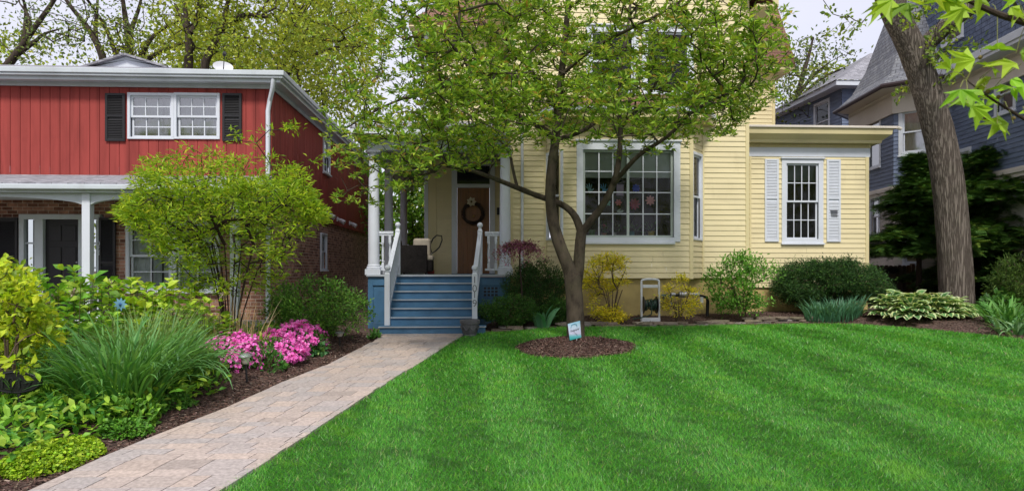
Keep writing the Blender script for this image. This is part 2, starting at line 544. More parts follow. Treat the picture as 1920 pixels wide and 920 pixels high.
M['brick'] = brick_mat('red_brown_brick', (0.47, 0.25, 0.18), (0.17, 0.075, 0.055), (0.52, 0.41, 0.35), 0.21, 0.075, 0.007)
M['white_brick'] = brick_mat('white_painted_brick', (0.62, 0.58, 0.55), (0.56, 0.53, 0.50), (0.50, 0.47, 0.45), 0.21, 0.075, 0.004, wear=0.1, bstr=0.3)
M['shingle_grey'] = brick_mat('grey_roof_shingles', (0.34, 0.34, 0.38), (0.24, 0.24, 0.27), (0.12, 0.12, 0.13), 0.3, 0.14, 0.008, rough=0.9)
M['shingle_brown'] = brick_mat('brown_roof_shingles', (0.27, 0.15, 0.105), (0.20, 0.11, 0.08), (0.08, 0.045, 0.04), 0.3, 0.14, 0.007, rough=0.9)
M['slate'] = brick_mat('grey_slate_roof', (0.18, 0.19, 0.22), (0.27, 0.28, 0.30), (0.06, 0.06, 0.07), 0.26, 0.16, 0.010, rough=0.7)
M['blue_shingle'] = brick_mat('blue_wall_shingles', (0.165, 0.205, 0.30), (0.12, 0.155, 0.24), (0.022, 0.025, 0.05), 0.6, 0.15, 0.009, rough=0.75)
M['door_wood'] = paint('varnished_oak', (0.20, 0.075, 0.02), 0.35, 0.25, 2.0, grain=(9, 9, 0.7), spec=0.5)
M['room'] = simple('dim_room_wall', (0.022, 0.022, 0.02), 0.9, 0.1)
M['curtain'] = simple('white_curtain', (0.62, 0.64, 0.68), 0.9, 0.1)
M['blind'] = paint('white_blind', (0.70, 0.72, 0.76), 0.7, 0.05)
M['glass'] = glass_mat('window_glass')
M['glass_bright'] = glass_mat('window_glass_reflecting', boost=0.3)
M['bark'] = bark_mat('smooth_dark_bark', (0.028, 0.022, 0.018), (0.10, 0.08, 0.06), (5, 5, 2.2), 0.012, moss=(0.085, 0.085, 0.045))
M['bark_big'] = bark_mat('furrowed_grey_bark', (0.095, 0.078, 0.066), (0.25, 0.215, 0.185), (26, 26, 2.2), 0.04, moss=(0.17, 0.155, 0.12), ridge=True)
M['bark_far'] = bark_mat('dark_wet_bark', (0.018, 0.014, 0.012), (0.075, 0.058, 0.045), (5, 5, 1.0), 0.03)
M['stem'] = bark_mat('shrub_stem', (0.05, 0.035, 0.025), (0.14, 0.10, 0.07), (8, 8, 2), 0.004)
M['stem_dark'] = bark_mat('dark_stem', (0.02, 0.014, 0.012), (0.06, 0.042, 0.035), (8, 8, 2), 0.004)
M['leaf'] = leaf_mat('leaf')
M['leaf_thin'] = leaf_mat('thin_spring_leaf', 0.45)
M['leaf_dull'] = leaf_mat('needle_leaf', 0.12, 0.6, 0.25, gain=1.35)
M['petal'] = leaf_mat('petal', 0.3, 0.7, 0.2, (1.0, 0.8, 1.0), gain=1.0)
M['grass'] = leaf_mat('grass_blade', 0.35, 0.36, 0.5, (1.1, 1.1, 0.5), gain=2.9)
M['paver'] = tint_mat('concrete_paver', 0.85, 0.2, 28, 0.006)
M['chip'] = tint_mat('bark_chip', 0.85, 0.2, 30, 0.004)
M['stone'] = tint_mat('split_stone', 0.85, 0.25, 14, 0.03)
M['wicker'] = brick_mat('dark_wicker', (0.03, 0.026, 0.026), (0.02, 0.017, 0.017), (0.006, 0.005, 0.005), 0.03, 0.014, 0.002, bumpd=0.004)
M['cushion'] = simple('beige_cushion', (0.42, 0.37, 0.31), 0.9, 0.1)
M['metal_dark'] = simple('dark_metal', (0.025, 0.025, 0.028), 0.4, 0.5, 0.6)
M['metal_grey'] = simple('galvanised_metal', (0.35, 0.36, 0.38), 0.4, 0.5, 0.7)
M['plastic_white'] = simple('white_plastic', (0.62, 0.64, 0.68), 0.35, 0.5)
M['planter'] = paint('grey_cast_planter', (0.12, 0.12, 0.13), 0.7, 0.3, 8.0, dirt=(0.22, 0.22, 0.22))
M['fence'] = paint('weathered_fence_wood', (0.11, 0.085, 0.075), 0.85, 0.3, 2.0, grain=(8, 8, 0.5), dirt=(0.06, 0.05, 0.045))
M['fence_new'] = paint('newer_fence_wood', (0.22, 0.12, 0.06), 0.8, 0.25, 2.0, grain=(8, 8, 0.5))
M['ink'] = simple('dark_ink', (0.03, 0.03, 0.04), 0.7)

# ================================================================== SETTING
def interp_edge(pix):
    P = sorted([ground(*p) for p in pix], key=lambda q: q.y)
    ys = [p.y for p in P]; xs = [p.x for p in P]
    def f(y):
        y = np.asarray(y, float)
        r = np.interp(y, ys, xs)
        s0 = (xs[1] - xs[0]) / (ys[1] - ys[0])
        return np.where(y < ys[0], xs[0] + (y - ys[0]) * s0, r)
    return f
path_l = interp_edge([(60, 920), (200, 856), (300, 815), (420, 768), (520, 722), (620, 682), (680, 651), (716, 631)])
path_r = interp_edge([(420, 920), (500, 868), (600, 802), (700, 735), (790, 680), (866, 631)])
PATH_END = 13.99
_bk = sorted([ground(*p) for p in [(866, 631), (900, 624), (960, 621), (1010, 617), (1060, 613), (1200, 613), (1340, 610), (1530, 607), (1600, 608), (1660, 612), (1750, 618), (1850, 628), (1925, 636)]], key=lambda q: q.x)
def lawn_back(x):
    return np.interp(x, [p.x for p in _bk] + [22.0], [p.y for p in _bk] + [_bk[-1].y - 3.5])
RING_C = (float(base(1078, 11.75).x), 11.72); RING_R = (1.08, 0.98)
def in_ring(x, y, k=1.0):
    a = np.arctan2(y - RING_C[1], x - RING_C[0])
    w = 1 + 0.03 * np.sin(3 * a + 1) + 0.02 * np.sin(7 * a)
    return ((x - RING_C[0]) / RING_R[0]) ** 2 + ((y - RING_C[1]) / RING_R[1]) ** 2 < (k * w) ** 2
def on_lawn(x, y):
    return (x > path_r(np.minimum(y, 14.0)) + 0.01) & (y < lawn_back(x) - 0.02) & ~in_ring(x, y)

def bed_rise(x, y):
    """planting beds lie a little proud of the lawn; the one along the yellow house climbs to its wall"""
    x = np.asarray(x, float); y = np.asarray(y, float)
    b = lawn_back(x)
    r = 0.17 * sstep(0.0, 1.4, y - b) * sstep(0.05, 0.4, x)
    l = 0.10 * sstep(0.05, 0.8, path_l(np.minimum(y, 14.0)) - x) * (y < 13.9)
    return r + l * (x < 0)
def gb(x, y): return gz(x, y) + bed_rise(x, y)
def bedpt(px, Y):
    X = xat(px, Y)
    return Vector((X, Y, float(gb(X, Y))))

xs = np.unique(np.concatenate([np.linspace(-260, -20, 16), np.arange(-20, 24, 0.25), np.linspace(24, 260, 18)]))
ys = np.unique(np.concatenate([np.linspace(-60, 1, 12), np.arange(1, 24, 0.25), np.linspace(24, 420, 30)]))
GX, GY = np.meshgrid(xs, ys)
hollow = on_lawn(GX, GY) | ((GX > path_l(np.minimum(GY, 14.0))) & (GX < path_r(np.minimum(GY, 14.0))) & (GY < 14.1))
GZ = np.where(hollow, gz(GX, GY) - 0.05, gb(GX, GY) - 0.012)
nx, ny = len(xs), len(ys)
idx = np.arange(nx * ny).reshape(ny, nx)
q = np.stack([idx[:-1, :-1], idx[:-1, 1:], idx[1:, 1:], idx[1:, :-1]], -1).reshape(-1, 4)
def ground_mat():
    m, N, L, b = mat_new('mulch_soil')
    tc = N.new('ShaderNodeTexCoord')
    v = N.new('ShaderNodeTexVoronoi'); v.inputs['Scale'].default_value = 34
    L.new(tc.outputs['Object'], v.inputs['Vector'])
    r = ramp(N, L, v.outputs['Color'], [(0.1, (0.035, 0.02, 0.015)), (0.5, (0.085, 0.05, 0.04)), (0.9, (0.15, 0.095, 0.075))])
    t = nz(N, L, 1.1, 6.0); r2 = ramp(N, L, t.outputs['Fac'], [(0.3, (0.7, 0.7, 0.7)), (0.7, (1.2, 1.2, 1.2))])
    mm = N.new('ShaderNodeMix'); mm.data_type = 'RGBA'; mm.blend_type = 'MULTIPLY'; mm.inputs['Factor'].default_value = 1
    L.new(r.outputs['Color'], mm.inputs['A']); L.new(r2.outputs['Color'], mm.inputs['B'])
    L.new(mm.outputs['Result'], b.inputs['Base Color']); b.inputs['Roughness'].default_value = 0.95
    bump(N, L, v.outputs['Distance'], b, 0.8, 0.02)
    return m
g = link_mesh('ground', raw_mesh('ground', np.stack([GX, GY, GZ], -1).reshape(-1, 3), q.ravel(), np.arange(len(q)) * 4, ground_mat(), smooth=True))
props(g, kind='structure')

# lawn turf below the blades
lx = np.arange(-3, 22, 0.1); ly = np.arange(1.5, 18, 0.1)
LX, LY = np.meshgrid(lx, ly)
idx = np.arange(LX.size).reshape(LX.shape)
q = np.stack([idx[:-1, :-1], idx[:-1, 1:], idx[1:, 1:], idx[1:, :-1]], -1).reshape(-1, 4)
q = q[on_lawn(LX + 0.05, LY + 0.05)[:-1, :-1].ravel()]
def turf_mat():
    m, N, L, b = mat_new('turf')
    t = nz(N, L, 26, 6.0); r = ramp(N, L, t.outputs['Fac'], [(0.3, (0.010, 0.035, 0.006)), (0.7, (0.03, 0.10, 0.012))])
    L.new(r.outputs['Color'], b.inputs['Base Color']); b.inputs['Roughness'].default_value = 0.9
    return m
lw = link_mesh('lawn', raw_mesh('lawn', np.stack([LX, LY, gz(LX, LY) - 0.004], -1).reshape(-1, 3), q.ravel(), np.arange(len(q)) * 4, turf_mat(), smooth=True))
props(lw, kind='structure')

def wob(x, y, s, k):
    r = np.random.default_rng(k); o = 0
    for i in range(5):
        a = r.uniform(0, 6.28); f = s * r.uniform(0.6, 1.8)
        o = o + np.sin((x * math.cos(a) + y * math.sin(a)) * f + r.uniform(0, 6.28))
    return o / 5

def lawn_blades():
    # more, finer blades near the camera
    n0 = 1500000
    Y = 4.3 + (17.5 - 4.3) * rng.random(n0) ** 1.35
    X = rng.uniform(-3, 15.0, n0)
    vis = (np.abs(X * math.cos(YAW) - Y * math.sin(YAW)) < (Y + 1.0) * 0.86) & on_lawn(X + np.abs(rng.normal(size=n0)) * 0.03, Y + rng.normal(size=n0) * 0.015)
    keep = vis & (rng.random(n0) < np.clip((6.3 / Y) ** 1.2, 0.22, 1) * 0.92)
    X, Y = X[keep], Y[keep]
    n = len(X)
    Z = gz(X, Y)
    # the mower laid the grass over in strips, one way and back
    s = np.sin((X + 0.10 * (Y - 9) + 0.25 * wob(X, Y, 0.8, 5)) * math.pi / 0.74)
    lean_dir = np.where(s > 0, 1.0, -1.0) * np.clip(np.abs(s) * 3, 0, 1)
    h = rng.uniform(0.024, 0.050, n) * (1 + 0.15 * wob(X, Y, 2.0, 2)) * np.clip(Y / 9.0, 0.9, 1.25)
    w = rng.uniform(0.0035, 0.006, n) * np.clip(Y / 6.0, 1.0, 2.4)
    a = rng.uniform(0, 2 * math.pi, n)
    side = np.stack([np.cos(a), np.sin(a), 0 * a], 1)
    lean = rng.normal(size=(n, 2)) * 0.75
    lean[:, 1] += lean_dir * 0.42
    tip = np.stack([X + lean[:, 0] * h, Y + lean[:, 1] * h, Z + h * 0.92], 1)
    p0 = np.stack([X, Y, Z - 0.008], 1)
    V = np.stack([p0 - side * w[:, None] * .5, p0 + side * w[:, None] * .5, tip], 1).reshape(-1, 3)
    pat = 0.6 * wob(X, Y, 1.5, 9) + 0.75 * wob(X, Y, 5.5, 10) + 0.8 * wob(X, Y, 17, 12)
    c = mixcols(n, [(0.033, 0.142, 0.013), (0.048, 0.172, 0.015), (0.022, 0.100, 0.011), (0.088, 0.195, 0.022)], [4, 4, 3, 1.6], 0.2)
    yel = sstep(0.35, 0.9, pat)[:, None]
    c = c * (1 - 0.55 * yel) + np.array([0.085, 0.20, 0.016]) * 0.55 * yel
    drk = sstep(0.25, 0.8, -pat)[:, None]
    c = c * (1 - 0.36 * drk)
    straw = rng.random(n) < 0.012
    c[straw] = (0.22, 0.21, 0.10)
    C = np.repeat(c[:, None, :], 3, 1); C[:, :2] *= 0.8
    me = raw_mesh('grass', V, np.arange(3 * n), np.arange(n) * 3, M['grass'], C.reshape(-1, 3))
    props(link_mesh('grass', me), 'short mown green grass of the front lawn with mower stripes', 'grass', kind='stuff')
    print('blades', n)
lawn_blades()

# brick-paved front walk: rows of pavers with open joints
def build_path():
    V, L, S, C = [], [], [], []
    def slab(pts, zt, c):
        o = len(V)
        for (x, y) in pts: V.append((x, y, float(gz(x, y)) + zt))
        for (x, y) in pts: V.append((x, y, float(gz(x, y)) - 0.04))
        for f in ((0, 1, 2, 3), (4, 5, 1, 0), (5, 6, 2, 1), (6, 7, 3, 2), (7, 4, 0, 3)):
            S.append(len(L)); L.extend([o + i for i in f])
        C.extend([c] * 8)
    cols = [(0.455, 0.38, 0.345), (0.425, 0.36, 0.33), (0.395, 0.355, 0.345), (0.475, 0.39, 0.345), (0.41, 0.36, 0.345)]
    y = 3.0; k = 0
    while y < PATH_END:
        dy = random.choice([0.16, 0.25, 0.25]); y2 = min(y + dy, PATH_END + 0.02)
        t = -random.uniform(0, 0.3)
        x0, x1 = float(path_l(y)), float(path_r(y)); wd = x1 - x0
        while t < wd:
            w = random.choice([0.20, 0.28, 0.38, 0.38]); gp = random.uniform(.002, .007); a, b = max(t, 0) + gp, min(t + w, wd + random.uniform(-0.01, 0.015)) - gp
            if b - a > 0.03:
                d = float(path_l(y2)) - x0; s2 = (float(path_r(y2)) - float(path_l(y2))) / wd
                c = np.array(random.choice(cols)) * random.uniform(0.94, 1.05)
                if random.random() < 0.035: c = c * random.uniform(.8, .9)
                jz = random.uniform(-0.0003, 0.0003)
                slab([(x0 + a, y + 0.0016), (x0 + b, y + 0.0016), (x0 + d + b * s2, y2 - 0.0016), (x0 + d + a * s2, y2 - 0.0016)], 0.022 + jz, tuple(c))
            t += w
        y = y2; k += 1
    # the short landing that runs off to the side in front of the bottom step
    xl0, xr0 = float(path_l(13.4)), float(path_r(14.0))
    for r in range(3):
        yy = 13.42 + r * 0.19; x = -3.15
        while x < float(path_l(yy)) - 0.06:
            w = random.choice([0.16, 0.24, 0.3]); e = min(x + w, float(path_l(yy)) - 0.004)
            c = np.array(random.choice(cols)) * random.uniform(0.9, 1.1)
            slab([(x + .003, yy), (e - .003, yy), (e - .003, yy + 0.185), (x + .003, yy + 0.185)], 0.021 + random.uniform(-.002, .002), tuple(c)); x += w
    p = link_mesh('path', raw_mesh('path', np.array(V), np.array(L), np.array(S), M['paver'], np.array(C)))
    props(p, kind='structure')
build_path()

# bark mulch chips on the beds
def mulch():
    P = []
    def scatter(n, fx, fy, test):
        X = rng.uniform(fx[0], fx[1], n); Y = rng.uniform(fy[0], fy[1], n)
        k = test(X, Y); P.append(np.stack([X[k], Y[k], gb(X[k], Y[k])], 1))
    scatter(60000, (-6, -0.9), (4.4, 13.9), lambda x, y: (x < path_l(y) - 0.01) & (x > path_l(y) - 1.0))
    scatter(16000, (RING_C[0] - 1.3, RING_C[0] + 1.3), (10.5, 13), lambda x, y: in_ring(x, y, 1.0))
    scatter(36000, (0, 14), (11.5, 17.5), lambda x, y: (y > lawn_back(x) + 0.02) & (y < 16.6) & (y < lawn_back(x) + 2.4))
    P = np.concatenate(P); n = len(P)
    P[:, 2] += rng.uniform(-0.004, 0.012, n)
    ring = in_ring(P[:, 0], P[:, 1], 1.02)
    rr = np.sqrt(((P[:, 0] - RING_C[0]) / RING_R[0]) ** 2 + ((P[:, 1] - RING_C[1]) / RING_R[1]) ** 2)
    P[:, 2] += np.where(ring, 0.09 * np.clip(1 - rr ** 2, 0, 1) + 0.005, 0)
    tv = [(-.5, 0, 0), (.5, 0, 0), (.5, 1, 0), (-.5, 1, 0), (0, .5, .18)]
    tf = [(0, 1, 4), (1, 2, 4), (2, 3, 4), (3, 0, 4)]
    d = unit(rng.normal(size=(n, 3)) * (1, 1, 0.28)); nn = unit(rng.normal(size=(n, 3)) * 0.45 + (0, 0, 1))
    S = np.stack([rng.uniform(.007, .016, n), rng.uniform(.018, .05, n), rng.uniform(.01, .02, n)], 1)
    c = mixcols(n, [(0.13, 0.075, 0.06), (0.085, 0.045, 0.037), (0.20, 0.135, 0.11), (0.055, 0.03, 0.025), (0.28, 0.21, 0.18)], [4, 4, 2.4, 2, 0.6], 0.2)
    # under the tree a mound of the same chips
    o = inst_mesh('bark_mulch', tv, tf, P, rots(d, nn), S, c, M['chip'])
    props(o, 'brown bark mulch chips covering the planting beds', 'mulch', kind='stuff')
    m = MB(); K = 40; rings = 7; vs = [(RING_C[0], RING_C[1], float(gz(*RING_C)) + 0.085)]; fs = []
    for i in range(1, rings + 1):
        for k in range(K):
            a = 2 * math.pi * k / K; w = (1 + 0.03 * math.sin(3 * a + 1) + 0.02 * math.sin(7 * a)) * i / rings
            x, y = RING_C[0] + RING_R[0] * w * math.cos(a), RING_C[1] + RING_R[1] * w * math.sin(a)
            vs.append((x, y, float(gz(x, y)) + 0.088 * (1 - (i / rings) ** 2) - (0.02 if i == rings else 0)))
    for k in range(K): fs.append((0, 1 + k, 1 + (k + 1) % K))
    for i in range(rings - 1):
        for k in range(K):
            a, b = 1 + i * K + k, 1 + i * K + (k + 1) % K
            fs.append((a, a + K, b + K, b))
    m.add(vs, fs)
    props(m.build('tree_ring_soil', bpy.data.materials['mulch_soil'], smooth=True), kind='structure')
mulch()

# ================================================================== WINDOWS
def rect(F, px0, px1, py0, py1, Y, off=0.0):
    """hole in wall frame F (a wall facing the street at distance Y) seen between these sight lines"""
    a, b = at(px0, py1, Y), at(px1, py0, Y)
    return (a.x - F.o.x, b.x - F.o.x, a.z, b.z)

def window(F, R, parent, casing=0.11, mat='white', sill=True, kind='double', cols=2, rows=1, glass='glass', drape=None, depth=1.2, head=None, label=None, side=0.35):
    """R is the opening (u0,u1,v0,v1); parts hang under one part named window"""
    u0, u1, v0, v1 = R; W = M[mat]; c = casing
    m = MB()
    m.fbox(F, u0 - c, u0, v0, v1, -0.02, 0.035); m.fbox(F, u1, u1 + c, v0, v1, -0.02, 0.035)
    m.fbox(F, u0 - c, u1 + c, v1, v1 + (head or c), -0.02, 0.037)
    m.fbox(F, u0 - c, u1 + c, v0 - c * 0.8, v0, -0.02, 0.036)
    if head: m.fbox(F, u0 - c - 0.03, u1 + c + 0.03, v1 + head, v1 + head + 0.035, -0.01, 0.075)
    o = m.build('window', W, parent, bevel=0.004)
    if label: o['label'] = label
    if sill: MB().fbox(F, u0 - c - 0.02, u1 + c + 0.02, v0 - c * 0.8 - 0.045, v0 - c * 0.8, -0.01, 0.075).build('sill', W, o, bevel=0.004)
    def sash(a, b, p, q, n, nc, nr, s=0.045, name='sash'):
        k = MB()
        k.fbox(F, a, a + s, p, q, n - 0.035, n); k.fbox(F, b - s, b, p, q, n - 0.035, n)
        k.fbox(F, a + s, b - s, p, p + s, n - 0.035, n); k.fbox(F, a + s, b - s, q - s, q, n - 0.035, n)
        g = 0.011
        for i in range(1, nc):
            x = a + s + (b - a - 2 * s) * i / nc; k.fbox(F, x - g, x + g, p + s, q - s, n - 0.028, n - 0.004)
        for j in range(1, nr):
            y = p + s + (q - p - 2 * s) * j / nr; k.fbox(F, a + s, b - s, y - g, y + g, n - 0.027, n - 0.005)
        k.build(name, W, o)
        MB().quad(F.p(a + s * .5, p + s * .5, n - 0.018), F.p(b - s * .5, p + s * .5, n - 0.018), F.p(b - s * .5, q - s * .5, n - 0.018), F.p(a + s * .5, q - s * .5, n - 0.018)).build('pane', M[glass], o)
    if kind == 'double':
        mid = (v0 + v1) / 2
        sash(u0, u1, mid - 0.02, v1, -0.015, cols, rows); sash(u0, u1, v0, mid + 0.02, -0.055, cols, rows)
    elif kind == 'slider':
        mid = (u0 + u1) / 2
        sash(u0, mid + 0.02, v0, v1, -0.02, cols, rows); sash(mid - 0.02, u1, v0, v1, -0.058, cols, rows)
    else:
        sash(u0, u1, v0, v1, -0.02, cols, rows)
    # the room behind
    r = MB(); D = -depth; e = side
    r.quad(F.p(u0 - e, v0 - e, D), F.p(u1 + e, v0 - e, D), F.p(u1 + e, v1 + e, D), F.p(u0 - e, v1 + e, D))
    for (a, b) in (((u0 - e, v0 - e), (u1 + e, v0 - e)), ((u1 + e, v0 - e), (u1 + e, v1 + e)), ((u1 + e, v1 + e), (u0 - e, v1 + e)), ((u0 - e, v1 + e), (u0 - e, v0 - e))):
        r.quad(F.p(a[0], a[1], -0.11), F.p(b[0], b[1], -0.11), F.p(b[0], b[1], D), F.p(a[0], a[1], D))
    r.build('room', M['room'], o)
    if drape: drape(o, u0, u1, v0, v1)
    return o

def curtain(F, u0, u1, v0, v1, parent, n=-0.16, amp=0.018, wave=0.11, mat='curtain', name='curtain'):
    m = MB(); K = max(4, int((u1 - u0) / wave * 6)); prev = None
    for i in range(K + 1):
        u = u0 + (u1 - u0) * i / K; d = n + amp * math.sin(i * 2 * math.pi / 6 + math.sin(i * 0.37))
        cur = (F.p(u, v0, d), F.p(u, v1, d))
        if prev: m.quad(prev[0], cur[0], cur[1], prev[1])
        prev = cur
    return m.build(name, M[mat], parent, smooth=True)

def shutter(F, u0, u1, v0, v1, mat, parent, slat=0.035, label=None):
    m = MB(); s = 0.05; n0, n1 = 0.012, 0.045
    m.fbox(F, u0, u0 + s, v0, v1, n0, n1); m.fbox(F, u1 - s, u1, v0, v1, n0, n1)
    mid = v0 + (v1 - v0) * 0.53
    for (a, b) in ((v0, v0 + s), (v1 - s, v1), (mid - s / 2, mid + s / 2)): m.fbox(F, u0 + s, u1 - s, a, b, n0, n1)
    m.fbox(F, u0 + s, u1 - s, v0 + s, v1 - s, n0, n0 + 0.004)
    v = v0 + s + slat
    while v < v1 - s:
        if abs(v - mid) > s / 2 + slat * .5:
            a, b = F.p(u0 + s, v, n0 + 0.006), F.p(u1 - s, v, n0 + 0.006)
            c, d = F.p(u1 - s, v - slat * 0.85, n1 - 0.006 + random.uniform(-.002, .002)), F.p(u0 + s, v - slat * 0.85, n1 - 0.006)
            m.quad(a, d, c, b); up = Vector((0, 0, -0.006)); m.quad(d, d + up, c + up, c)
        v += slat
    o = m.build('shutter', M[mat], parent)
    if label: o['label'] = label
    return o

# ================================================================== YELLOW HOUSE
YM, YB, YD, YW, YP = 16.15, 15.6, 18.4, 17.1, 15.68     # main wall, bay, door wall, side wing, porch edge
house = thing('yellow_house', 'tall yellow clapboard house with blue porch steps and a bay window', 'house', (3.0, 17.0, 0))
XL, XR = xat(956, YM), xat(1403, YM)
XBODY = xat(796, YD)
WX1 = xat(1628, YW)
EX = 0.131
BZ0, BZ1 = 1.17, 4.85
F_main = Frame((XL, YM), (XR, YM))
bay = [(xat(1025, YM), YM), (xat(1052, YB), YB), (xat(1296, YB), YB), (xat(1316, YM), YM)]
bay_hole = (bay[0][0] - XL, bay[3][0] - XL, 0, BZ1 + 0.5)
ridge_x = (XL + XR) / 2
def gable(v):
    k = max(0.0, v - 8.35)
    return (k, XR - XL - k)
up1 = rect(F_main, 1108, 1188, 62, 168, YM); up2 = rect(F_main, 1212, 1292, 62, 168, YM)
clapboard(F_main, 0, XR - XL, BZ0, 11.6, EX, [bay_hole, up1, up2], lim=gable).build('wall', M['yellow'], house)
for r_ in (up1, up2):
    window(F_main, r_, house, 0.12, cols=1, rows=1, head=0.16)
F_door = Frame((XBODY, YD), (XL, YD))
door_r = rect(F_door, 857, 918, 352, 511, YD); door_r = (door_r[0], door_r[1], 1.262, door_r[3])
tr_r = (door_r[0], door_r[1], door_r[3] + 0.10, door_r[3] + 0.62)
clapboard(F_door, 0, XL - XBODY, 1.25, 8.2, EX, [(door_r[0] - .01, door_r[1] + .01, 1.0, tr_r[3])]).build('wall', M['yellow'], house)
F_sideL = Frame((XBODY, 30.0), (XBODY, YD)); clapboard(F_sideL, 0, 11.6, 1.25, 8.2, EX).build('wall', M['yellow'], house)
F_ret = Frame((XL, YD), (XL, YM)); clapboard(F_ret, 0, YD - YM, 1.25, 8.35, EX).build('wall', M['yellow'], house)
F_sideR = Frame((XR, YM), (XR, 21.0)); clapboard(F_sideR, 0, 21 - YM, BZ0, 8.35, EX).build('wall', M['yellow'], house)
XRR = xat(1453, 21.0)
F_rear = Frame((XR, 21.0), (XRR, 21.0)); clapboard(F_rear, 0, XRR - XR, 3.0, 7.95, EX).build('wall', M['yellow'], house)
F_rearR = Frame((XRR, 21.0), (XRR, 30.0)); clapboard(F_rearR, 0, 9, 1.2, 7.95, EX).build('wall', M['yellow'], house)
# bay
Fb = [Frame(bay[i], bay[i + 1]) for i in range(3)]
bw_r = rect(Fb[1], 1093, 1263, 282, 445, YB)
sw_r = (0.09, Fb[2].len - 0.09, zat(1309, 446, 15.9), zat(1309, 292, 15.9))
clapboard(Fb[0], 0, Fb[0].len, BZ0, BZ1, EX, [sw_r]).build('bay_wall', M['yellow'], house)
clapboard(Fb[1], 0, Fb[1].len, BZ0, BZ1, EX, [bw_r]).build('bay_wall', M['yellow'], house)
clapboard(Fb[2], 0, Fb[2].len, BZ0, BZ1, EX, [sw_r]).build('bay_wall', M['yellow'], house)
def big_window():
    F, (u0, u1, v0, v1), W = Fb[1], bw_r, M['white']
    m = MB(); c = 0.155
    m.fbox(F, u0 - c, u0, v0, v1, -.02, .04); m.fbox(F, u1, u1 + c, v0, v1, -.02, .04)
    m.fbox(F, u0 - c, u1 + c, v1, v1 + 0.2, -.02, .042); m.fbox(F, u0 - c, u1 + c, v0 - 0.10, v0, -.02, .041)
    m.fbox(F, u0 - c - .03, u1 + c + .03, v1 + .2, v1 + .24, -.01, .08)
    o = m.build('bay_window', W, house, bevel=0.004)
    o['label'] = 'wide white picture window of the bay with small panes'
    mid = (u0 + u1) / 2
    g = paint('green_grey_sash', (0.40, 0.46, 0.44), 0.5, 0.08)
    for (a, b, n) in ((u0, mid + .02, -.02), (mid - .02, u1, -.055)):
        s = 0.055; k = MB()
        k.fbox(F, a, a + s, v0, v1, n - .035, n); k.fbox(F, b - s, b, v0, v1, n - .035, n)
        k.fbox(F, a + s, b - s, v0, v0 + s, n - .035, n); k.fbox(F, a + s, b - s, v1 - s, v1, n - .035, n)
        k.build('sash', g, o)
        q = MB(); z0, z1 = v0 + s, v1 - s; t = 0.011
        for i in (1, 2):
            x = a + s + (b - a - 2 * s) * i / 3; q.fbox(F, x - t, x + t, z0, z1, n - .026, n - .006)
        for f in (0.26, 0.52, 0.77):
            z = z0 + (z1 - z0) * f; q.fbox(F, a + s, b - s, z - t, z + t, n - .027, n - .007)
        q.build('muntin_grid', W, o)
        MB().quad(F.p(a + .02, v0 + .02, n - .018), F.p(b - .02, v0 + .02, n - .018), F.p(b - .02, v1 - .02, n - .018), F.p(a + .02, v1 - .02, n - .018)).build('pane', M['glass'], o)
    MB().fbox(F, u0 - .02, u1 + .02, v0 - .16, v0 - .10, -.01, .075).build('sill', W, o, bevel=.004)
    sh = zat(1180, 332, YB)
    for (a, b) in ((u0 + .05, mid - .03), (mid + .03, u1 - .05)):
        MB().fbox(F, a, b, sh + random.uniform(-.02, .01), v1, -.13, -.12).build('roller_blind', M['blind'], o)
    MB().fbox(F, u0, u1, v0 - .04, v0, -.5, -.07).build('inner_ledge', W, o)
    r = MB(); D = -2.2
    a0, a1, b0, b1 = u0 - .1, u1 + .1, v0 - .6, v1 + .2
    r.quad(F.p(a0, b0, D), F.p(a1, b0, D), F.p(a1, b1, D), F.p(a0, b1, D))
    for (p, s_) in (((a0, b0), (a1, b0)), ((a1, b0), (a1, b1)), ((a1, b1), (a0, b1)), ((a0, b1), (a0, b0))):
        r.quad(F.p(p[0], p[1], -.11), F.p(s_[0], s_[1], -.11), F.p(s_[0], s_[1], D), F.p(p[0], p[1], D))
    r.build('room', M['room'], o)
    return o
big_window()
for i in (0, 2):
    window(Fb[i], sw_r, house, 0.07, kind='double', cols=1, rows=1, depth=0.3, sill=False, side=0.02)
# corner boards and bay skirt
def post(x, y, z0, z1, w=0.09, mat='yellow_trim', name='corner_board', y0=None):
    return MB().box(x - w / 2, x + w / 2, y - 0.03, y + 0.06, z0, z1).build(name, M[mat], house, bevel=.004)
post(bay[1][0] + .0, YB, BZ0 - .02, BZ1); post(bay[2][0], YB, BZ0 - .02, BZ1)
post(XR - .03, YM, BZ0, 8.4); post(XL + .04, YM, 1.25, 8.4); post(XBODY + .05, YD, 1.25, 8.2, .1, 'white'); post(XBODY + .22, YD - .012, 1.25, 5.2, .22)
post(XRR - .05, 21.0, 3.0, 7.95); post(bay[0][0] - .04, YM, BZ0, BZ1, .06); post(bay[3][0] + .03, YM, BZ0, BZ1, .05)
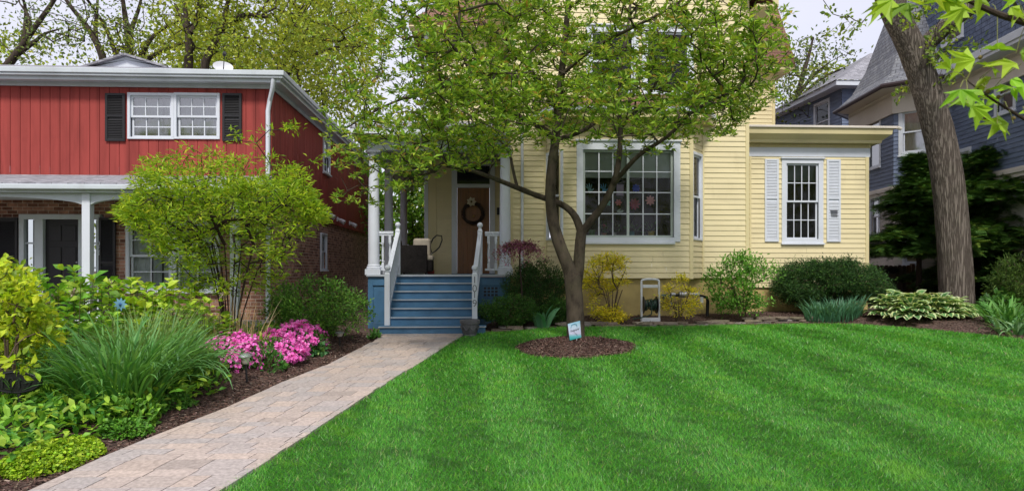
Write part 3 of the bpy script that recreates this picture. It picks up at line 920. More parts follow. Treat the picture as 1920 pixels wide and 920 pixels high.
# foundation
f = MB()
ins = [(bay[0][0], YM + .0), (bay[1][0] + .07, YB + .1), (bay[2][0] - .07, YB + .1), (bay[3][0] - .02, YM)]
for (a, b) in (((XL, YM + .04), (ins[0][0], YM + .04)), (ins[0], ins[1]), (ins[1], ins[2]), (ins[2], ins[3]), ((ins[3][0], YM + .04), (XR, YM + .04)), ((XR - .02, YM + .04), (XR - .02, YW + .03)), ((XR - .02, YW + .03), (WX1, YW + .03))):
    f.quad((a[0], a[1], -.3), (b[0], b[1], -.3), (b[0], b[1], 1.2), (a[0], a[1], 1.2))
f.add([(b[0], b[1], BZ0 - .004) for b in bay], [(0, 1, 2, 3)])
f.build('foundation', M['ochre'], house)
m = MB()
for i in range(3): m.fbox(Frame(ins[1], ins[2]), 0.1, 0.75, 0.42 + i * .14, 0.55 + i * .14, 0, .012)
m.build('foundation_boards', M['ochre'], house)
# bay eave, gutter, roof
def offset_poly(p, d):
    return [(p[0][0] - d, p[0][1]), (p[1][0] - d * .6, p[1][1] - d), (p[2][0] + d * .6, p[2][1] - d), (p[3][0] + d, p[3][1])]
def band(name, mat, d0, z0, z1):
    o = offset_poly(bay, d0); m = MB()
    m.prism([(x, y, z0) for x, y in o], (0, 0, z1 - z0)); return m.build(name, M[mat], house, bevel=.006)
band('cornice', 'yellow_trim', .05, BZ1 - .01, BZ1 + .10); band('cornice', 'yellow_trim', .34, BZ1 + .10, BZ1 + .24); band('gutter', 'white', .40, BZ1 + .243, BZ1 + .34)
o = offset_poly(bay, .40); t = [(bay[0][0] + .35, YM), (bay[3][0] - .35, YM)]
m = MB(); z0, z1 = BZ1 + .345, BZ1 + .80
V_ = [(x, y, z0) for x, y in o] + [(t[0][0], t[0][1], z1), (t[1][0], t[1][1], z1)]
m.add(V_, [(0, 1, 4), (1, 2, 5, 4), (2, 3, 5)]); m.build('bay_roof', M['shingle_brown'], house)
# main gable roof
m = MB(); ov, fy, by = 0.53, 15.7, 30.0; th = 0.16
for s in (-1, 1):
    xe = (XR + ov) if s > 0 else (XL - ov); ze = 7.9; zr = ze + abs(xe - ridge_x)
    m.prism([(xe, fy, ze), (xe, fy, ze + th), (ridge_x, fy, zr + th), (ridge_x, fy, zr)], (0, by - fy, 0))
m.build('roof', M['shingle_brown'], house)
m = MB()
for s in (-1, 1):
    xe = (XR + ov) if s > 0 else (XL - ov); ze = 7.9; zr = ze + abs(xe - ridge_x)
    m.prism([(xe + s * .02, fy - .04, ze - .13), (xe + s * .02, fy - .04, ze + th - .02), (ridge_x, fy - .04, zr + th - .02), (ridge_x, fy - .04, zr - .13)], (0, .036, 0))
    m.prism([(xe + s * .004, fy, ze - .13), (xe + s * .04, fy, ze - .13), (xe + s * .04, fy, ze + .12), (xe + s * .004, fy, ze + .12)], (0, by - fy, 0))
    m.prism([(xe, fy, ze - .12), (xe, fy, ze - .06), (xe - s * .5, fy, ze - .06), (xe - s * .5, fy, ze - .12)], (0, by - fy, 0))
m.build('eave_trim', M['yellow_trim'], house)
A = at(1492, 118, 20.6); B = at(1456, 8, 22.4); Cc = A + (B - A) * 2.2
m = MB()
m.prism([(5.8, A.y, A.z), tuple(A), tuple(Cc), (5.8, Cc.y, Cc.z)], (0, 0.02, -0.12))
m.prism([tuple(A), (A.x, 34, A.z), (Cc.x, 34, Cc.z), tuple(Cc)], (-0.02, 0, -0.12))
m.build('rear_roof', M['shingle_brown'], house)
MB().box(XR, A.x - .02, A.y + .03, A.y + .4, A.z - .2, A.z - .125).box(A.x - .4, A.x - .03, A.y + .41, 32, A.z - .2, A.z - .125).build('rear_soffit', M['yellow_trim'], house)
# roof over the left body
m = MB()
m.prism([(XBODY - .4, 18.0, 8.15), (XL + 2, 18.0, 8.15), (XL + 2, 22.5, 12.0), (XBODY + 3, 22.5, 12.0)], (0, .02, -.12))
m.prism([(XBODY - .4, 32, 8.15), (XBODY - .4, 18.0, 8.15), (XBODY + 3, 22.5, 12.0), (XBODY + 3, 32, 12.0)], (.02, 0, -.12))
m.build('rear_roof', M['shingle_brown'], house)
MB().box(XBODY - .4, XL, 18.02, 18.42, 8.0, 8.06).build('rear_soffit', M['yellow_trim'], house)

# --- side wing
F_wing = Frame((XR, YW), (WX1, YW))
ww = rect(F_wing, 1474, 1534, 307, 448, YW)
ztop = zat(1500, 294, YW); zfr = zat(1500, 277, YW)
clapboard(F_wing, 0, WX1 - XR, 0.9, ztop, EX, [(ww[0] - .01, ww[1] + .01, ww[2], ww[3])]).build('wall', M['yellow'], house)
F_wR = Frame((WX1, YW), (WX1, 24.0)); clapboard(F_wR, 0, 6.9, 0.9, ztop, EX).build('wall', M['yellow'], house)
post(WX1 - .04, YW, 0.9, ztop); post(XR + .05 + (xat(1403, YW) - XR), YW, .9, ztop, .05)
def wing_shade(o, u0, u1, v0, v1):
    MB().fbox(F_wing, u0, u1, v1 - (v1 - v0) * .22, v1, -.14, -.13).build('roller_blind', simple('grey_green_blind', (.12, .15, .13), .8), o)
window(F_wing, ww, house, 0.13, cols=4, rows=2, head=0.12, drape=wing_shade, label='tall white double-hung window with a grid of small panes')
zs0, zs1 = zat(1500, 453, YW), zat(1500, 299, YW)
for (a, b, lb) in ((1433, 1459, None), (1549, 1575, 'white louvred shutter with a few broken slats')):
    shutter(F_wing, xat(a, YW) - XR, xat(b, YW) - XR, zs0, zs1, 'white', house, 0.04, lb)
ush = xat(1562, YW) - XR
m = MB()
for k in range(4): m.fbox(F_wing, ush - .1 + .01 * k, ush + .1, zat(1560, 396 + k * 3.2, YW), zat(1560, 394.8 + k * 3.2, YW), .03, .052)
m.build('broken_slats', M['ink'], house)
m = MB(); m.fbox(F_wing, 0, WX1 - XR + .04, ztop, zfr, -.02, .03); m.build('frieze', M['white'], house, bevel=.004)
m = MB(); zc0, zc1, zc2 = zat(1500, 268, YW - .15), zat(1500, 251, YW - .35), zat(1500, 240, YW - .4)
m.fbox(F_wing, 0, WX1 - XR + .05, zfr, zc0 - .003, -.02, .045)
u = .02
while u < WX1 - XR: m.fbox(F_wing, u, u + .025, zfr + .02, zc0 - .02, .045, .075); u += .05
m.build('dentil_moulding', M['yellow_trim'], house)
m = MB(); e = WX1 - XR
pr = [(0.05, zc0), (.22, zc0), (.24, zc0 + .07), (.40, zc1), (.42, zc2), (0.05, zc2)]
def wing_ring(n, v): return (F_wing.p(0, v, n), F_wing.p(e + n, v, n), Vector((WX1 + n, 24, v)))
for i in range(len(pr)):
    a, b = pr[i], pr[(i + 1) % len(pr)]
    p, q_ = wing_ring(*a), wing_ring(*b)
    m.quad(p[0], p[1], q_[1], q_[0]); m.quad(p[1], p[2], q_[2], q_[1])
m.build('cornice', M['yellow_trim'], house)
m = MB(); zr0, zr1 = zc2 + .004, zc2 + .05
m.prism([F_wing.p(0, zr0, .46), F_wing.p(e + .5, zr0, .46), F_wing.p(e + .5, zr0, -7), F_wing.p(0, zr0, -7)], (0, 0, .06)).build('wing_roof', M['cream'], house, bevel=.01)
MB().tube([F_wing.p(e + .5, zc2 + .03, .44), F_wing.p(e + .62, zc2 + .0, .42)], .045, 8).build('gutter_spout', M['cream'], house, smooth=True)

# --- porch
PX0 = xat(689, YP); PZ = 1.25
SX0, SX1 = xat(728, 14.2), xat(890, 14.2)     # stair flight between the newels
m = MB(); m.box(PX0, XL - .01, YP - .03, YD - .03, PZ - .045, PZ); m.box(PX0, XBODY - .01, YD - .029, 24, PZ - .045, PZ)
m.build('porch_floor', paint('porch_floor_paint', (.16, .18, .2), .5, .1), house)
MB().box(PX0 - .02, XL - .005, YP - .055, YP - .032, PZ - .04, PZ + .006).build('nosing', M['nosing'], house, bevel=.005)
m = MB(); s0, s1 = SX0 - .03, SX1 + .03
for (a, b) in ((PX0 + .01, s0 - .01), (s1 + .01, XL - .02)):
    m.box(a, b, YP + .03, YP + .06, -.05, PZ - .05)
    for (c, d, e_, f_) in ((a, a + .12, -.05, PZ - .05), (b - .12, b, -.05, PZ - .05), (a + .12, b - .12, PZ - .25, PZ - .05), (a + .12, b - .12, -.05, .12)):
        m.box(c, d, YP, YP + .028, e_, f_)
m.box(PX0 + .01, PX0 + .04, YP + .06, 24, -.05, PZ - .05)
m.build('porch_skirt', M['blue_step'], house, bevel=.004)
vx0, vx1, vz0, vz1 = xat(906, YP), xat(934, YP), zat(920, 556, YP), zat(920, 537, YP)
m = MB()
m.box(vx0, vx1, YP + .022, YP + .027, vz0, vz1); m.build('vent_opening', M['black'], house)
m = MB()
for i in range(5): m.box(vx0 + i * (vx1 - vx0) / 4 - .012, vx0 + i * (vx1 - vx0) / 4 + .012, YP + .008, YP + .02, vz0 - .01, vz1 + .01)
for j in range(4): m.box(vx0 - .011, vx1 + .011, YP + .007, YP + .019, vz0 + j * (vz1 - vz0) / 3 - .011, vz0 + j * (vz1 - vz0) / 3 + .011)
m.build('vent_grille', M['blue_step'], house)
NR = 7; R_ = PZ / NR; T_ = (YP - 14.0) / (NR - 1)
st = MB(); tr = MB()
for i in range(NR):
    y = 14.0 + i * T_; wx = (.13, .20) if i == 0 else (-.005, -.005)
    st.box(s0 - wx[0], s1 + wx[1], y, y + .03, max(i * R_ - .03, -.06), (i + 1) * R_ - .034)
    if i < NR - 1: st.box(s0 - wx[0], s1 + wx[1], y + .03, y + T_ - .002, (i + 1) * R_ - .05, (i + 1) * R_ - .034)
for i in range(NR - 1):
    y = 14.0 + i * T_; wx = (.15, .22) if i == 0 else (-.003, -.003)
    tr.box(s0 - wx[0], s1 + wx[1], y - .03, y + T_ - .004, (i + 1) * R_ - .032, (i + 1) * R_)
so = st.build('porch_stairs', M['blue_step'], house)
ed = MB()
for i in range(NR - 1):
    y = 14.0 + i * T_; wx = (.15, .22) if i == 0 else (-.003, -.003)
    ed.box(s0 - wx[0] + .002, s1 + wx[1] - .002, y - .036, y - .0315, (i + 1) * R_ - .028, (i + 1) * R_ - .002)
to = tr.build('tread', M['blue_step'], so, bevel=.006); ed.build('tread_edge', M['nosing'], so)
for x in (s0, s1):      # closed stringers
    sx = -1 if x == s0 else 1
    MB().prism([(x, 14.28, -.04), (x, YP, -.04), (x, YP, PZ - .06), (x, 14.28, .20)], (sx * .035, 0, 0)).build('stringer', M['blue_step'], so)

def newel(x, y, z0, z1, w=.115):
    m = MB(); h = w / 2
    m.box(x - h, x + h, y - h, y + h, z0, z1 - .05)
    m.add([(x - h, y - h, z1 - .05), (x + h, y - h, z1 - .05), (x + h, y + h, z1 - .05), (x - h, y + h, z1 - .05), (x - h * .5, y - h * .5, z1), (x + h * .5, y - h * .5, z1), (x + h * .5, y + h * .5, z1), (x - h * .5, y + h * .5, z1)],
          [(0, 1, 5, 4), (1, 2, 6, 5), (2, 3, 7, 6), (3, 0, 4, 7), (4, 5, 6, 7)])
    o = m.build('newel_post', M['white'], house, bevel=.006)
    b = MB(); b.lathe((x, y, z1 - .002), [(.045, 0), (.05, .012), (.03, .022), (.03, .03)], 16); b.ball((x, y, z1 + .085), .066, 18, 10)
    b.build('finial', M['white'], o, smooth=True)
    return o
rails = {}
for x, bx, pxs in ((SX0 - .02, xat(746, YP + .02), 0), (SX1 + .0, xat(900, YP + .02), 1)):
    zb, zt = 1.33, zat(746, 428, YP)
    n1 = newel(x, 14.22, R_ + .003, zb); n2 = newel(bx, YP + .03, PZ + .007, zt)
    a, b = Vector((x, 14.28, zb - .07)), Vector((bx, YP - .03, zt - .13))
    m = MB(); sw = .045
    def slope(p, q, w, h0, h1): m.prism([p + Vector((-w, 0, h0)), p + Vector((w, 0, h0)), p + Vector((w, 0, h1)), p + Vector((-w, 0, h1))], q - p)
    slope(a, b, .05, -.06, .03)
    ho = m.build('stair_handrail', M['white'], house, bevel=.006)
    lo = Vector((0, 0, -.74)); m = MB(); slope(a + lo, b + lo, .03, -.05, .02); m.build('lower_rail', M['white'], ho)
    for k in range(1, 10):
        t = k / 10; p = a.lerp(b, t)
        q = MB(); q.lathe((p.x, p.y, p.z - .72), [(.022, 0), (.022, .1), (.012, .12), (.024, .22), (.016, .40), (.012, .52), (.022, .55), (.022, .67)], 8)
        q.build('baluster', M['white'], ho, smooth=True)
def turned(x, y, z0, z1):
    H = z1 - z0; m = MB()
    m.box(x - .03, x + .03, y - .03, y + .03, z0, z0 + H * .16); m.box(x - .03, x + .03, y - .03, y + .03, z1 - H * .22, z1)
    m.lathe((x, y, z0 + H * .16), [(.028, 0), (.016, .02 * H), (.03, .05 * H), (.02, .09 * H), (.034, .28 * H), (.026, .42 * H), (.016, .56 * H), (.03, .59 * H), (.02, .62 * H)], 12)
    return m
colY = YP + .17
colL, colR = xat(701, colY), xat(947, colY)
def rail(xa, xb, n):
    m = MB(); z1 = zat(720, 436, colY); m.box(xa, xb, colY - .045, colY + .045, z1 - .03, z1 + .03); m.box(xa + .004, xb - .004, colY - .03, colY + .03, z1 - .075, z1 - .031)
    z0 = PZ + .15; m.box(xa + .003, xb - .003, colY - .028, colY + .028, z0 - .05, z0)
    o = m.build('porch_railing', M['white'], house, bevel=.004)
    for i in range(n):
        x = xa + (xb - xa) * (i + .5) / n; turned(x, colY, z0, z1 - .076).build('baluster', M['white'], o, smooth=True)
rail(colL + .13, xat(738, colY), 2); rail(xat(909, colY), colR - .13, 2)
BE = zat(820, 284, colY)      # underside of the porch beam
def column(x, y, r=.145, ornate=False):
    m = MB(); m.box(x - r * 1.25, x + r * 1.25, y - r * 1.25, y + r * 1.25, PZ + .002, PZ + .14)
    H = BE - PZ - .14; b = r * .93
    m.lathe((x, y, PZ + .14), [(r * 1.2, 0), (r * 1.22, .035), (r * 1.05, .06), (r * 1.08, .085), (b, .11), (b * .99, H * .4), (b * .86, H - .16), (b * .95, H - .15), (b * .95, H - .12), (b * .86, H - .11), (b * .9, H - .07), (b * 1.2, H - .05)], 24)
    m.box(x - r * 1.2, x + r * 1.2, y - r * 1.2, y + r * 1.2, BE - .05, BE - .002)
    return m.build('porch_column', M['white'], house, smooth=True)
column(colL, colY); column(colR, colY)
column(xat(729, 18.2), 18.2, .13); column(xat(757, 21.6), 21.6, .13)
bx0 = colL - .14
m = MB(); m.box(bx0, XL, colY - .14, colY + .14, BE, BE + .30); m.box(bx0, bx0 + .28, colY + .142, 24, BE, BE + .30)
m.build('porch_beam', M['white_old'], house, bevel=.005)
m = MB(); m.box(bx0 - .3, XL, colY - .44, colY + .0, BE + .302, BE + .34); m.box(bx0 - .32, XL, colY - .47, colY - .441, BE + .29, BE + .44); m.box(bx0 - .33, bx0 - .301, colY - .44, 24, BE + .29, BE + .44)
m.build('porch_eave', M['white'], house, bevel=.005)
MB().box(bx0 + .285, XL - .01, colY + .145, YD - .01, BE + .2, BE + .24).box(bx0 + .285, XBODY - .01, YD - .009, 24, BE + .2, BE + .24).build('porch_ceiling', paint('porch_ceiling_paint', (.2, .22, .22), .6, .1), house)
m = MB(); e0 = (bx0 - .34, colY - .48, BE + .445)
m.prism([e0, (XL, e0[1], e0[2]), (XL, YD - .02, BE + 1.25), (XBODY - .02, YD - .02, BE + 1.25)], (0, 0, .05))
m.prism([(e0[0], 24, e0[2]), e0, (XBODY - .02, YD - .02, BE + 1.25), (XBODY - .02, 24, BE + 1.25)], (0, 0, .05))
m.build('porch_roof', M['shingle_grey'], house)
# front door
fr = MB(); c = .15; d0, d1, z0, z1 = door_r
fr.fbox(F_door, d0 - c, d0, z0, tr_r[3], -.08, .05); fr.fbox(F_door, d1, d1 + c, z0, tr_r[3], -.08, .05)
fr.fbox(F_door, d0 - c, d1 + c, tr_r[3], tr_r[3] + .16, -.08, .055); fr.fbox(F_door, d0, d1, z1, tr_r[2], -.08, .045)
fr.build('door_frame', M['white'], house, bevel=.004)
do = MB(); do.fbox(F_door, d0 + .004, d1 - .004, z0, z1 - .004, -.08, -.035)
w_ = d1 - d0; sB = .12
for (a, b, p, q_) in ((d0 + .004, d0 + sB, z0, z1 - .004), (d1 - sB, d1 - .004, z0, z1 - .004), (d0 + sB, d1 - sB, z0, z0 + .26), (d0 + sB, d1 - sB, z1 - .15, z1 - .004), (d0 + sB, d1 - sB, z0 + 1.25, z0 + 1.36)):
    do.fbox(F_door, a, b, p, q_, -.034, -.018)
for i in range(1, 4):
    x = d0 + sB + (w_ - 2 * sB) * i / 4; do.fbox(F_door, x - .012, x + .012, z0 + .26, z0 + 1.25, -.034, -.022)
dob = do.build('front_door', M['door_wood'], house, bevel=.004); dob['label'] = 'varnished brown wooden front door with long lower panels'
MB().fbox(F_door, d0 + sB + .02, d1 - sB - .02, z0 + 1.38, z1 - .17, -.034, -.028).build('door_window', M['door_wood'], dob)
k = MB(); k.ball(F_door.p(d1 - .06, z0 + 1.0, .03), .032, 14, 8); k.fbox(F_door, d1 - .085, d1 - .035, z0 + .9, z0 + 1.1, -.018, -.006); k.build('door_knob', M['metal_dark'], dob, smooth=True)
tb = MB(); tb.fbox(F_door, tr_r[0], tr_r[1], tr_r[2], tr_r[3], -.07, -.05); tb.build('transom', simple('dark_transom_glass', (.012, .015, .018), .08, .6), house)
MB().fbox(F_door, d0 - c, d1 + c, PZ + .0, z0, -.05, .12).build('threshold', M['blue_step'], house)
k = MB(); k.fbox(F_door, d1 + .2, d1 + .28, PZ + 1.65, PZ + 1.85, .02, .09); k.build('door_bell', M['black'], house)
MB().tube([F_main.p(.30, 1.2, .045), F_main.p(.30, 4.9, .045)], .035, 8).build('downspout', M['white'], house, smooth=True)

# lettering
def text_mesh(body, size, origin, ux, uy, depth, mat, name, parent, extrude=0.004, loc=None, bold=0.0):
    cu = bpy.data.curves.new('lettering', 'FONT'); cu.body = body; cu.size = size; cu.align_x = 'CENTER'; cu.align_y = 'CENTER'; cu.extrude = extrude; cu.offset = bold
    o = bpy.data.objects.new('lettering', cu); COL.objects.link(o)
    dg = bpy.context.evaluated_depsgraph_get()
    me = bpy.data.meshes.new_from_object(o.evaluated_get(dg))
    COL.objects.unlink(o); bpy.data.objects.remove(o)
    ux, uy = Vector(ux).normalized(), Vector(uy).normalized(); un = ux.cross(uy)
    m4 = Matrix(((ux.x, uy.x, un.x, origin[0] + un.x * depth), (ux.y, uy.y, un.y, origin[1] + un.y * depth), (ux.z, uy.z, un.z, origin[2] + un.z * depth), (0, 0, 0, 1)))
    me.transform(m4); me.materials.clear(); me.materials.append(mat)
    return link_mesh(name, me, parent, loc)
for ch, py in zip('1019', (525, 541, 553, 569)):
    text_mesh(ch, .22, (SX1 + .0, 14.22 - .0575, zat(890, py, 14.16)), (1, 0, 0), (0, 0, 1), .003, M['ink'], 'house_number', house, bold=-.004)

def hit(F, px, py):
    """where a sight line of the photo meets wall F: (u, v)"""
    th = YAW + math.atan((px - 960.0) / FPX)
    r = Vector((math.sin(th), math.cos(th), 0))
    s = (F.o.x * F.n.x + F.o.y * F.n.y) / (r.x * F.n.x + r.y * F.n.y)
    P = r * s
    d = P.x * math.sin(YAW) + P.y * math.cos(YAW)
    return ((P - F.o).dot(F.u), EYE - (py - HOR) / FPX * d)
def hrect(F, px0, px1, py0, py1, ref=None):
    a, b = hit(F, px0, py1), hit(F, px1, py0)
    if ref is not None: return (a[0], b[0], hit(F, ref, py1)[1], hit(F, ref, py0)[1])
    return (a[0], b[0], a[1], b[1])

# ================================================================== RED HOUSE
YR, YQ = 14.3, 12.85
XC = xat(508, YR)
XLF = -17.0
red = thing('red_house', 'two-storey house with red upper boards over brown brick, black shutters', 'house', (XC - 4, 17, 0))
F_rf = Frame((XLF, YR), (XC, YR)); F_rs = Frame((XC, YR), (XC, 27.0))
LR = XC - XLF
zso = zat(400, 160, YR); zpr = zat(300, 329, YR); zbr = zat(508, 384, YR)
u1 = hrect(F_rf, 245, 322, 180, 257); u2 = hrect(F_rf, 332, 408, 180, 257)
hole = (u1[0] - .02, u2[1] + .02, u1[2] - .02, u1[3] + .02)
boards(F_rf, 0, LR, zpr - .25, zso, 0.203, [hole]).build('wall', M['red'], red)
sw = hrect(F_rs, 606, 617, 262, 322, 611); bw = hrect(F_rs, 602, 611, 440, 503, 606)
boards(F_rs, 0, 12.7, zbr, zso, 0.203, [sw]).build('wall', M['red'], red)
c1 = hrect(F_rf, 243, 318, 418, 541); c2 = hrect(F_rf, 331, 406, 418, 541)
dr = hrect(F_rf, 82, 148, 411, 560); dr = (dr[0], dr[1], .35, dr[3])
s1_ = hrect(F_rf, 46, 66, 411, 560); s2_ = hrect(F_rf, 166, 183, 411, 560)
s1_ = (s1_[0], s1_[1], .35, dr[3]); s2_ = (s2_[0], s2_[1], .35, dr[3])
flat_wall(F_rf, 0, LR, -.2, zpr - .25, [(s1_[0] - .1, s2_[1] + .1, .3, dr[3] + .1), (c1[0] - .02, c2[1] + .02, c1[2] - .02, c1[3] + .02)], n=-.03).build('brick_wall', M['brick'], red)
flat_wall(F_rs, 0, 12.7, -.2, zbr, [bw], n=-.03).build('brick_wall', M['brick'], red)
MB().fbox(F_rs, 0, 12.7, zbr - .012, zbr + .03, -.02, .02).build('water_table', M['red'], red)
post_ = MB().fbox(F_rs, -.0, .09, zbr, zso, -.01, .022); post_.fbox(F_rf, LR - .09, LR + .021, zpr, zso, -.01, .02); post_.build('corner_board', M['red'], red)
def sheer(F): return lambda o, a, b, c, d: (curtain(F, a, a + (b - a) * .46, c, d, o), curtain(F, b - (b - a) * .5, b, c, d, o))
for r_ in (u1, u2): window(F_rf, r_, red, .055, cols=3, rows=2, sill=False, glass='glass_bright', drape=lambda o, a, b, c, d: curtain(F_rf, a, b, c + .12, d, o, n=-.2))
for r_ in (c1, c2): window(F_rf, r_, red, .07, cols=2, rows=2, drape=sheer(F_rf))
window(F_rs, sw, red, .06, cols=1, rows=1, glass='glass_bright'); window(F_rs, bw, red, .05, cols=1, rows=1)
for (a, b) in ((199, 236), (418, 454)):
    q_ = hrect(F_rf, a, b, 176, 265); shutter(F_rf, q_[0], q_[1], q_[2], q_[3], 'black', red, .035)
# entrance
m = MB()
for (a, b) in ((s1_[0] - .1, s1_[0]), (s1_[1], dr[0]), (dr[1], s2_[0]), (s2_[1], s2_[1] + .06)): m.fbox(F_rf, a, b, .3, dr[3], -.12, .03)
m.fbox(F_rf, s1_[0] - .1, s2_[1] + .06, dr[3], dr[3] + .1, -.12, .031); m.fbox(F_rf, s1_[0] - .1, s2_[1] + .06, .2, .35, -.12, .05)
m.build('door_surround', M['white_old'], red, bevel=.004)
for k, s_ in enumerate((s1_, s2_)):
    q_ = MB(); h = s_[3] - .35
    for f in (.0, .25, .5, .75): q_.fbox(F_rf, s_[0] + .002, s_[1] - .002, .352 + f * h, .352 + f * h + .035, -.08, -.03)
    o = q_.build('sidelight', M['white_old'], red)
    MB().quad(F_rf.p(s_[0], .352, -.055), F_rf.p(s_[1], .352, -.055), F_rf.p(s_[1], s_[3], -.055), F_rf.p(s_[0], s_[3], -.055)).build('pane', M['glass'], o)
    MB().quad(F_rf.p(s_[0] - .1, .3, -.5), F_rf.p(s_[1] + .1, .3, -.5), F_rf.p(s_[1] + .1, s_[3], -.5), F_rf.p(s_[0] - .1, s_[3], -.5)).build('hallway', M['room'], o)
    curtain(F_rf, s_[0] + .04, s_[1] - .06, .4, s_[3], o, n=-.2, amp=.01)
m = MB(); m.fbox(F_rf, dr[0] + .003, dr[1] - .003, .352, dr[3] - .003, -.1, -.05)
dh = dr[3] - .35; dw = dr[1] - dr[0]
for (p, q_) in ((.08, .36), (.42, .72), (.78, .94)):
    for (a, b) in ((.12, .46), (.54, .88)): m.fbox(F_rf, dr[0] + a * dw, dr[0] + b * dw, .35 + p * dh, .35 + q_ * dh, -.049, -.035)
o = m.build('front_door', M['black'], red, bevel=.006); o['label'] = 'black panelled front door'
k = MB(); k.ball(F_rf.p(dr[1] - .06, .35 + 1.0, -.0), .03, 12, 8); k.ball(F_rf.p(dr[1] - .06, .35 + 1.18, -.03), .025, 12, 8); k.build('door_handle', M['metal_grey'], o, smooth=True)
for (a, b) in ((-6, 35), (187, 218)):
    q_ = hrect(F_rf, a, b, 408, 560); shutter(F_rf, q_[0], q_[1], .45, q_[3], 'black', red, .04)
nu = hit(F_rf, 187, 450)[0]
for ch, py in zip('1023', (448, 457, 466, 475)):
    text_mesh(ch, .15, tuple(F_rf.p(nu + .0, hit(F_rf, 187, py)[1], .055)), (1, 0, 0), (0, 0, 1), .003, M['white_old'], 'house_number', red)
# upper eave all round, gutters, hip roof
OV = .26
m = MB(); za = zso; zg = zat(400, 147, YR - OV); zt = zat(400, 133, YR - OV)
xe = XC + OV; ye = YR - OV
m.box(XLF, xe, ye, YR, za + .02, za + .06); m.box(XC, xe, YR + .001, 27, za + .02, za + .06)
m.fbox(F_rf, 0, LR + .025, za - .07, za + .018, 0.021, .05); m.fbox(F_rs, -.05, 12.7, za - .07, za + .018, .023, .051)
m.box(XLF, xe, ye - .02, ye - .001, za + .0, zg + .04); m.box(xe + .001, xe + .02, ye - .02, 27, za + .0, zg + .04)
m.build('eave', M['white_old'], red)
m = MB()
for i, (w, a, b) in enumerate(((.07, zg, zg + .05), (.10, zg + .05, zt))):
    m.box(XLF, xe + .02 + w, ye - .021 - w, ye - .021, a, b - .001); m.box(xe + .021, xe + .021 + w, ye - .02, 27, a, b - .001)
m.build('gutter', M['white_old'], red, bevel=.012)
ru = math.tan(math.radians(17.2)); m = MB(); rz = zt - .02; D = 6.6
xo, yo = xe + .06, ye - .07
m.add([(XLF - 3, yo, rz), (xo, yo, rz), (xo - D, yo + D, rz + ru * D), (XLF - 3, yo + D, rz + ru * D), (xo, yo + 2 * D, rz), (XLF - 3, yo + 2 * D, rz)], [(0, 1, 2, 3), (1, 4, 2), (4, 5, 3, 2)])
m.build('roof', M['shingle_grey'], red)
# small white gable riding on the roof
ga, gb_, gp = at(163, 129, 19.2), at(312, 129, 19.2), at(237, 106, 19.2)
m = MB(); m.prism([ga, gb_, gp], (0, 1.6, 0)); o = m.build('roof_gable', M['white'], red)
m = MB()
for (a, b) in ((ga, gp), (gb_, gp)):
    d = (b - a); n_ = Vector((-d.z, 0, d.x)).normalized() * (1 if d.x > 0 else -1)
    a2 = a - d * .06
    m.prism([a2 + n_ * .002, b + n_ * .002, b + n_ * .06, a2 + n_ * .06], (0, 1.9, 0)); 
    for v_ in (m.v[-8:]): pass
o2 = m.build('gable_roof', M['shingle_grey'], o); o2.location.y = -.15
t_ = MB()
for (a, b) in ((ga, gp), (gb_, gp)):
    d = b - a; t_.prism([a + d * .12 + Vector((0, -.03, .01)), b + Vector((0, -.03, -.02)), b + Vector((0, -.03, -.1)), a + d * .36 + Vector((0, -.03, .01))], (0, .028, 0))
t_.build('gable_trim', M['white_old'], o)
# downspout at the corner
zd = za - .02
pt = [(xe - .12, ye - .03, zg), (xe - .14, ye + .0, zg - .18), (XC - .0, YR - .07, za - .32), (XC - .04, YR - .07, za - .55), (XC - .04, YR - .07, .1)]
MB().tube(pt, .048, 10).build('downspout', M['white'], red, smooth=True)
# wall lamps low on the side boards
for px, py in ((612, 403), (632, 413), (655, 420)):
    u_, v_ = hit(F_rs, px, py); m = MB()
    m.fbox(F_rs, u_ - .06, u_ + .06, v_ - .03, v_ + .1, .002, .03)
    a, b = F_rs.p(u_, v_ + .05, .03), F_rs.p(u_ - .03, v_ - .08, .24)
    m.tube([a, a.lerp(b, .4), b], [.03, .06, .075], 12); m.build('wall_lamp', M['plastic_white'], red, smooth=True)
# porch of the red house
zq0 = zat(300, 347, YQ); zq1 = zat(300, 344, YQ); zb0 = zat(300, 362, YQ); zb1 = zat(300, 384, YQ)
XQ = xat(498, YQ)
m = MB(); m.prism([(XLF, YQ - .05, zq1), (XQ, YQ - .05, zq1), (XQ - .3, YR - .01, zpr), (XLF, YR - .01, zpr)], (0, 0, -.05)); m.build('porch_roof', M['shingle_grey'], red)
m = MB(); m.box(XLF, XQ, YQ - .13, YQ - .03, zq0 - .10, zq0 - .004); m.build('porch_gutter', M['white_old'], red, bevel=.015)
m = MB(); m.box(XLF, XQ - .03, YQ - .029, YR - .04, zb0 + .0, zb0 + .05); m.box(XLF, XQ - .02, YQ - .027, YQ + .0, zb0 + .051, zq0 - .02); m.box(XQ - .029, XQ - .0, YQ + .001, YR - .01, zb0 + .051, zq0 + .02)
m.build('porch_eave', M['white_old'], red)
px_posts = [xat(-250, YQ + .12), xat(165, YQ + .12), xat(441, YQ + .12)]
for a, b in zip(px_posts[:-1], px_posts[1:]):
    m = MB()
    a += .06; b -= .06; top = zb0; K = 24
    low = [(a + (b - a) * i / K, YQ + .07, zb1 + (zb0 - .07 - zb1) * (1 - (2 * i / K - 1) ** 2) ** .6) for i in range(K + 1)]
    for i in range(K):
        p, q_ = low[i], low[i + 1]
        m.prism([p, q_, (q_[0], q_[1], top - .002), (p[0], p[1], top - .002)], (0, .10, 0))
    m.build('arched_beam', M['white_old'], red)
